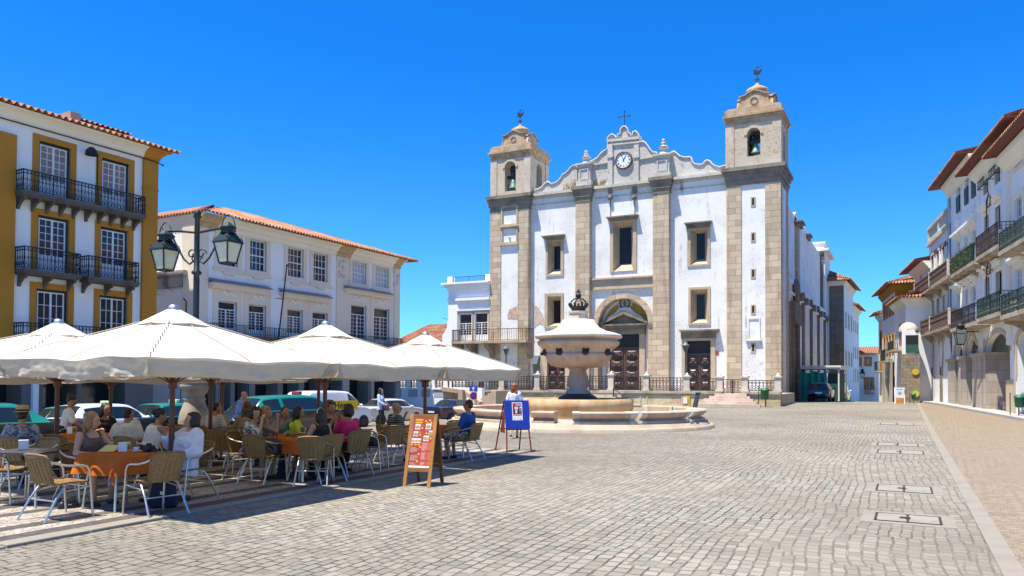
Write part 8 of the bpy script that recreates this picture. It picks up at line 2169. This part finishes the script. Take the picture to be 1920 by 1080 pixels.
b=MB();b.add([(-wE*.44-.06,.54,.46),(-wE*.44-.06,.10,.46),(-wE*.40-.03,.32,1.22)],[(0,1,2)]);b.build('side_panel',simple('red_side',(.14,.02,.015),.6),t)
# far small notice board on the street
q_=ray(1687,752)*(60/ray(1687,752).y);p=Vector((q_.x,60,zg(q_.x,60)));t=thing('pavement_sign','white pavement sign with an orange foot leaning by the rubble wall','sign',(p.x,p.y,p.z),R(8))
b=MB();
for sg in (-1,1): b.bar((sg*.30,0,0),(sg*.30,.15,1.15),.06)
b.box(-.28,.03,.34,.28,.07,1.15);b.build('frame',M['frame_white'],t)
b=MB();b.box(-.22,.02,.05,.22,.06,.33);b.box(-.26,.02,.35,.26,.028,.43);b.build('orange_panel',simple('orange_paint',(.65,.25,.02),.5),t)
b=MB();b.ball((0,.02,.8),(.12,.015,.12),14,8);b.box(-.2,.018,1.02,.2,.028,1.05);b.build('blue_print',simple('pale_blue_print',(.35,.5,.62),.5),t)
for px,py,lab in ((1716.5,657+40,'round yellow disc sign high on the rubble wall'),(1717,738,'round yellow green disc sign low on the rubble wall')):
    Yw=YA-1.7;X=corner(px,py,Yw);z=HZ(py,px,Yw)
    b=MB();b.M=Matrix.Translation((X,Yw,z))@Matrix.Rotation(math.pi/2,4,'X');b.lathe([(0,0),(.24,0),(.24,.04),(0,.04)],24,smooth=False)
    o=b.build('disc_sign',simple('disc_yellow',(.62,.38,.02) if py<720 else (.45,.50,.02),.5));tag(o,lab,'sign')
bag('shoulder_bag','dark brown shoulder bag held by the standing woman',(SWX+.28,SWY,zg(SWX,SWY)+.78),10,(.34,.16,.3),simple('brown_leather',(.10,.04,.022),.45),cat='bag')
bag('shoulder_bag','turquoise shoulder bag of the red haired walking woman',(RHX-.24,RHY+.05,.78),20,(.26,.12,.26),simple('turquoise_cloth',(.02,.35,.42),.6),cat='bag')
# ---------------------------------------------------------------- vehicles
M['rubber']=simple('tyre_rubber',(.018,.018,.018),.85);M['rim']=simple('wheel_rim',(.45,.45,.46),.35,.8)
M['carglass']=simple('car_glass',(.012,.02,.022),.05,spec=.8)
M['redlight']=simple('tail_light_red',(.35,.01,.015),.2);M['headl']=simple('head_light',(.6,.62,.64),.1);M['plate']=simple('number_plate',(.70,.70,.66),.4);M['plateblue']=simple('plate_blue',(.02,.06,.35),.4);M['bumper']=simple('dark_trim',(.03,.03,.032),.5)
def paint(name,c,met=0):
    m,nt,b=nm(name);b.inputs['Base Color'].default_value=rgb(c);b.inputs['Roughness'].default_value=.32;b.inputs['Coat Weight'].default_value=.7;b.inputs['Coat Roughness'].default_value=.05;b.inputs['Metallic'].default_value=met;return m
def crom(P,t):
    n=len(P);i=min(int(t),n-2);f=t-i;p0=P[max(i-1,0)];p1=P[i];p2=P[i+1];p3=P[min(i+2,n-1)]
    def c(a,b,c_,d):
        m1=(c_-a)*.5*.75;m2=(d-b)*.5*.75;f2=f*f;f3=f2*f
        return (2*f3-3*f2+1)*b+(f3-2*f2+f)*m1+(-2*f3+3*f2)*c_+(f3-f2)*m2
    return tuple(c(*v) for v in zip(p0,p1,p2,p3))
# stations: x, zb, zw, wl, zr, wr
CAR={
 'estate':dict(w=.89,st=[(0,.42,.60,.80,.62,.70),(.04,.30,.86,.88,.90,.74),(.10,.26,.97,.93,1.02,.74),(.42,.24,.98,.97,1.34,.66),(.62,.23,.98,.98,1.44,.64),(1.3,.22,.98,1,1.49,.66),(2.4,.22,.97,1,1.50,.67),(3.0,.22,.97,1,1.44,.65),(3.75,.22,.97,.99,1.02,.74),(4.4,.24,.84,.95,.88,.76),(4.64,.3,.68,.88,.72,.74),(4.72,.42,.54,.80,.56,.7)],
   side=[(.50,1.22),(1.32,2.12),(2.22,3.38)],rear=(.13,.52),front=(3.08,3.68),wh=(.95,3.75),roof=(.42,3.5)),
 'saloon':dict(w=.88,st=[(0,.42,.60,.80,.62,.70),(.04,.30,.88,.90,.92,.76),(.12,.26,.96,.94,1.0,.78),(.95,.23,.98,.98,1.02,.78),(1.55,.22,.98,1,1.36,.64),(1.85,.22,.98,1,1.41,.63),(2.6,.22,.97,1,1.41,.64),(3.05,.22,.97,1,1.34,.64),(3.62,.22,.95,.99,.99,.76),(4.35,.24,.84,.95,.88,.76),(4.58,.3,.68,.88,.72,.74),(4.66,.42,.54,.80,.56,.7)],
   side=[(1.45,2.12),(2.2,3.25)],rear=(1.0,1.55),front=(3.05,3.58),wh=(.95,3.70),roof=(1.1,3.4)),
 'hatch':dict(w=.83,st=[(0,.42,.60,.82,.62,.72),(.04,.30,.85,.90,.88,.76),(.10,.26,.95,.94,1.0,.76),(.36,.24,.97,.97,1.33,.68),(.55,.23,.97,.98,1.42,.66),(1.1,.22,.97,1,1.46,.66),(1.9,.22,.96,1,1.45,.66),(2.3,.22,.96,1,1.38,.65),(3.0,.22,.95,.99,1.0,.74),(3.55,.24,.82,.95,.86,.76),(3.75,.3,.66,.88,.70,.74),(3.82,.42,.54,.80,.56,.7)],
   side=[(.48,1.15),(1.25,2.6)],rear=(.12,.48),front=(2.34,2.95),wh=(.72,3.05),roof=(.4,2.7)),
 'van':dict(w=.90,st=[(0,.42,.60,.84,.62,.74),(.03,.30,.95,.92,1.0,.86),(.07,.26,1.08,.95,1.6,.84),(.22,.24,1.1,.97,1.78,.80),(.7,.23,1.1,1,1.83,.80),(1.7,.22,1.1,1,1.84,.79),(2.5,.22,1.1,1,1.80,.76),(2.85,.22,1.09,1,1.68,.72),(3.55,.22,1.06,.99,1.12,.78),(4.05,.24,.9,.95,.94,.78),(4.25,.3,.68,.88,.72,.74),(4.32,.42,.54,.80,.56,.7)],
   side=[(2.45,3.3)],rear=(.05,.16),front=(2.82,3.5),wh=(.8,3.45),roof=(9,9)),
}
def car(name,label,kind,loc,rz,body,roof=None,group=None,cat='car',sign=None,lights=True):
    D_=CAR[kind];st=[(s[0],s[1],s[2],s[3]*D_['w'],s[4],s[5]*D_['w']) for s in D_['st']]
    t=thing(name,label,cat,loc,rz,group);L=st[-1][0];nu=5
    U=[i/nu for i in range((len(st)-1)*nu+1)]
    def sec(u):
        x,zb,zw,wl,zr,wr=crom(st,u);mid=zb+(zw-zb)*.5
        return x-L/2,[(0,zb),(wl*.86,zb),(wl*.97,zb+.06),(wl,mid),(wl*.985,zw-.04),(wl*.965,zw),(wr+.01,zr-.045),(wr*.86,zr-.008),(wr*.5,zr+.012),(0,zr+.018)]
    VV=[0,1,2,2.5,3,3.5,4,5,5.12,5.4,5.65,5.86,6,6.5,7,7.5,8,9]
    def pt(u,v):
        x,P=sec(u);q=crom([(a,b,0) for a,b in P],v) if v!=int(v) else P[int(v)]+(0,)
        return x,q[0],q[1]
    parts={k:MB() for k in ('body','roof','side_window','windscreen','rear_window','tail_light','head_light','bumper')}
    for b in parts.values(): b.smooth=True
    gx=lambda u:crom(st,u)[0]
    for i in range(len(U)-1):
        xa,xb=gx(U[i]),gx(U[i+1]);xm=(xa+xb)/2
        for j in range(len(VV)-1):
            v=(VV[j]+VV[j+1])/2;s_=crom(st,(U[i]+U[i+1])/2);gh=s_[4]-s_[2]
            k='body'
            rf=D_['roof']
            if roof and v>5 and rf[0]-.1<xm<rf[1]+.35 and gh>.06: k='roof'
            if roof and v>5.0 and xm<rf[0]+.02 and gh>.1: k='roof'
            if 5.12<v<5.86 and gh>.1 and any(a<xm<c for a,c in D_['side']): k='side_window'
            if v>6.35 and D_['rear'][0]<xm<D_['rear'][1]: k='rear_window'
            if v>6.35 and D_['front'][0]<xm<D_['front'][1]: k='windscreen'
            if kind=='van' and k=='rear_window': k='body'
            if v<2.4 and v>1.0 and (xm<.2 or xm>L-.2): k='bumper' if kind!='saloon' else 'body'
            if .02<xm<.16 and 3<v<4.6 : k='tail_light'
            if L-.34<xm<L-.08 and 3<v<4.6: k='head_light'
            for sg in (1,-1):
                Q=[pt(U[i],VV[j]),pt(U[i+1],VV[j]),pt(U[i+1],VV[j+1]),pt(U[i],VV[j+1])]
                Q=[(x,y*sg,z) for x,y,z in Q]
                parts[k].add(Q,[(0,1,2,3)])
    mm=dict(body=body,roof=roof or body,side_window=M['carglass'],windscreen=M['carglass'],rear_window=M['carglass'],tail_light=M['redlight'],head_light=M['headl'],bumper=M['bumper'])
    B=None
    for k,b in parts.items():
        if b.f: o=b.build(k,mm[k],t,merge=True); B=B or o
    w=D_['w']
    for x in D_['wh']:
        for sg in (-1,1):
            b=MB();c=(x-L/2,sg*(w-.1),.305);b.M=Matrix.Translation(c)@Matrix.Rotation(math.pi/2,4,'X')
            b.lathe([(.0,-.1),(.27,-.1),(.305,-.06),(.305,.06),(.27,.1),(.2,.1)] if sg<0 else [(.0,.1),(.27,.1),(.305,.06),(.305,-.06),(.27,-.1),(.2,-.1)],20);tw=b.build('wheel',M['rubber'],t)
            b=MB();b.M=Matrix.Translation((x-L/2,sg*(w-.02),.305))@Matrix.Rotation(math.pi/2,4,'X');b.lathe([(0,0),(.06,0),(.09,.02*sg),(.2,.01*sg),(.205,0)],14,smooth=False);b.build('rim',M['rim'],tw)
            b=MB();b.M=Matrix.Translation((x-L/2,sg*(w-.004),.31))@Matrix.Rotation(math.pi/2,4,'X');b.lathe([(0,0),(.355,0),(.37,.02*sg),(.35,.05*sg)],24);b.build('wheel_arch',M['bumper'],t)
    zp=st[2][2]*.72
    for x,sg in ((-.012,-1),):
        b=MB();b.box(-L/2-.018,-.26,zp-.055,-L/2+.06,.26,zp+.055);p=b.build('number_plate',M['plate'],t)
        b=MB();b.box(-L/2-.02,.215,zp-.05,-L/2+.02,.26,zp+.05);b.build('blue_band',M['plateblue'],p)
    fx=[s for s in st if s[4]-s[2]<.1 and s[0]>L*.6][0][0]-L/2
    for sg in (-1,1):
        b=MB();b.ball((fx-.35,sg*(w+.06),1.0 if kind!='van' else 1.15),(.07,.1,.065),10,6);b.bar((fx-.35,sg*(w-.08),.97 if kind!='van' else 1.1),(fx-.35,sg*(w+.05),1.0 if kind!='van' else 1.13),.03);b.build('mirror',body,t)
        b=MB()
        for a in [s[1] for s in D_['side'][:-1]]: b.box(a-.30-L/2,sg*w-.012,.82,a-.14-L/2,sg*w+.02,.85)
        if b.f: b.build('door_handle',M['bumper'],t)
    if sign:
        b=MB();zr=max(s[4] for s in st)+.015;b.box(.15,-.2,zr,.3,.2,zr+.12);b.build('roof_sign',sign,t,bevel=.02)
    return t,L,w
PB=paint('black_paint',(.012,.013,.016));PG=paint('turquoise_green_paint',(.009,.20,.145));PGl=paint('pale_turquoise_paint',(.045,.33,.24));PW=paint('white_paint_gloss',(.80,.80,.80));PC=paint('cream_paint',(.66,.60,.47));PN=paint('navy_paint',(.012,.02,.045))
TS=simple('taxi_sign_yellow',(.70,.68,.42),.4)
def place(px,d,h): # heading h: direction the car faces, degrees from +X
    x,y=at(px,d);return (x,y,zg(x,y)),R(h)
def put(name,label,kind,px,d,h,body,roof=None,**k):
    l,r=place(px,d,h);return car(name,label,kind,l,r,body,roof,**k)
TG='parked taxis'
put('taxi','black taxi with a green roof cut off by the left edge','saloon',-45,17.3,258,PB,PG,group=TG)
t,L,w=put('taxi','pale green and white estate taxi parked behind the waiter','estate',190,28,98,PW,PGl,group=TG,sign=TS)
put('parked_car','white hatchback parked just in front of the pale green taxi','hatch',205,25,96,PW,None)
put('taxi','black taxi with a green roof parked left of the stone lamp pillar','saloon',318,27,92,PB,PG,group=TG,sign=TS)
put('taxi','black estate taxi with a green roof parked behind the boy in grey','estate',548,27.5,86,PB,PG,group=TG,sign=simple('taxi_sign_red',(.30,.04,.05),.4))
t,L,w=put('van','white hire van with a yellow side stripe','van',622,37,84,PW,None,cat='van')
# lettering on the van side facing the square
b=MB();b.box(-1.0,-w-.012,.93,.85,-w+.03,1.38);b.build('yellow_stripe',simple('hire_yellow',(.72,.48,.01),.4),t)
def text(s,size,loc,rot,m,par,name,ext=.004,bold=.0):
    c=bpy.data.curves.new(name,'FONT');c.body=s;c.size=size;c.extrude=ext;c.offset=bold;c.align_x='CENTER';c.align_y='CENTER'
    o=bpy.data.objects.new('tmp_text',c);COL.objects.link(o);bpy.context.view_layer.update()
    me=bpy.data.meshes.new_from_object(o.evaluated_get(bpy.context.evaluated_depsgraph_get()));bpy.data.objects.remove(o);bpy.data.curves.remove(c)
    me.materials.clear();me.materials.append(m);o=bpy.data.objects.new(name,me);COL.objects.link(o);o.location=loc;o.rotation_euler=rot;o.parent=par;return o
text('Hertz',.48,(-.12,-w-.018,1.15),(math.pi/2,0,0),M['black'],t,'lettering',bold=.008)
put('parked_car','cream saloon car parked behind the standing woman','saloon',728,42.5,82,PC,None)
put('parked_car','dark blue saloon car behind the left end of the fountain','saloon',852,49,84,PN,None)
put('parked_car','small black hatchback parked at the corner of the church','hatch',1540,60,88,PB,None)
# lorry under a green tarpaulin and a white van behind the hatchback
x,y=at(1521,66);t=thing('site_hut','white roofed stall hung with green netting beside the church','stall',(x,y,zg(x,y)),R(-4))
b=MB();b.box(-1.9,-1.5,2.75,2.5,3,2.95);b.box(-2.0,-1.6,2.9,2.6,3.1,3.05);b.build('roof',M['frame_white'],t)
b=MB()
for X,Y in ((-1.8,-1.4),(2.4,-1.4),(-1.8,2.9),(2.4,2.9),(1.5,-1.4)): b.box(X-.05,Y-.05,-.3,X+.05,Y+.05,2.76)
b.build('post',M['frame_white'],t)
b=MB();b.smooth=True;n=60;vs=[]
for j in range(9):
    for i in range(n+1):
        f=i/n;vs.append((-1.75+3.2*f,-1.42+.07*math.sin(f*38)+.05*noise.noise(Vector((f*9,j*.5,1))),.0+2.5*j/8+.08*math.sin(f*20)*(j==8)))
b.add(vs,[(j*(n+1)+i,j*(n+1)+i+1,(j+1)*(n+1)+i+1,(j+1)*(n+1)+i) for j in range(8) for i in range(n)]);b.build('green_netting',clothmat('green_netting',(.05,.40,.33),.2),t)
b=MB();b.box(-1.7,-1.2,-.3,2.3,2.8,2.4);b.build('inner_box',simple('dark_green_box',(.015,.07,.06),.7),t)
put('van','white van parked beyond the black hatchback','van',1572,72,88,PW,None,cat='van')
# white number sticker on the nearest taxi
bpy.context.view_layer.update()
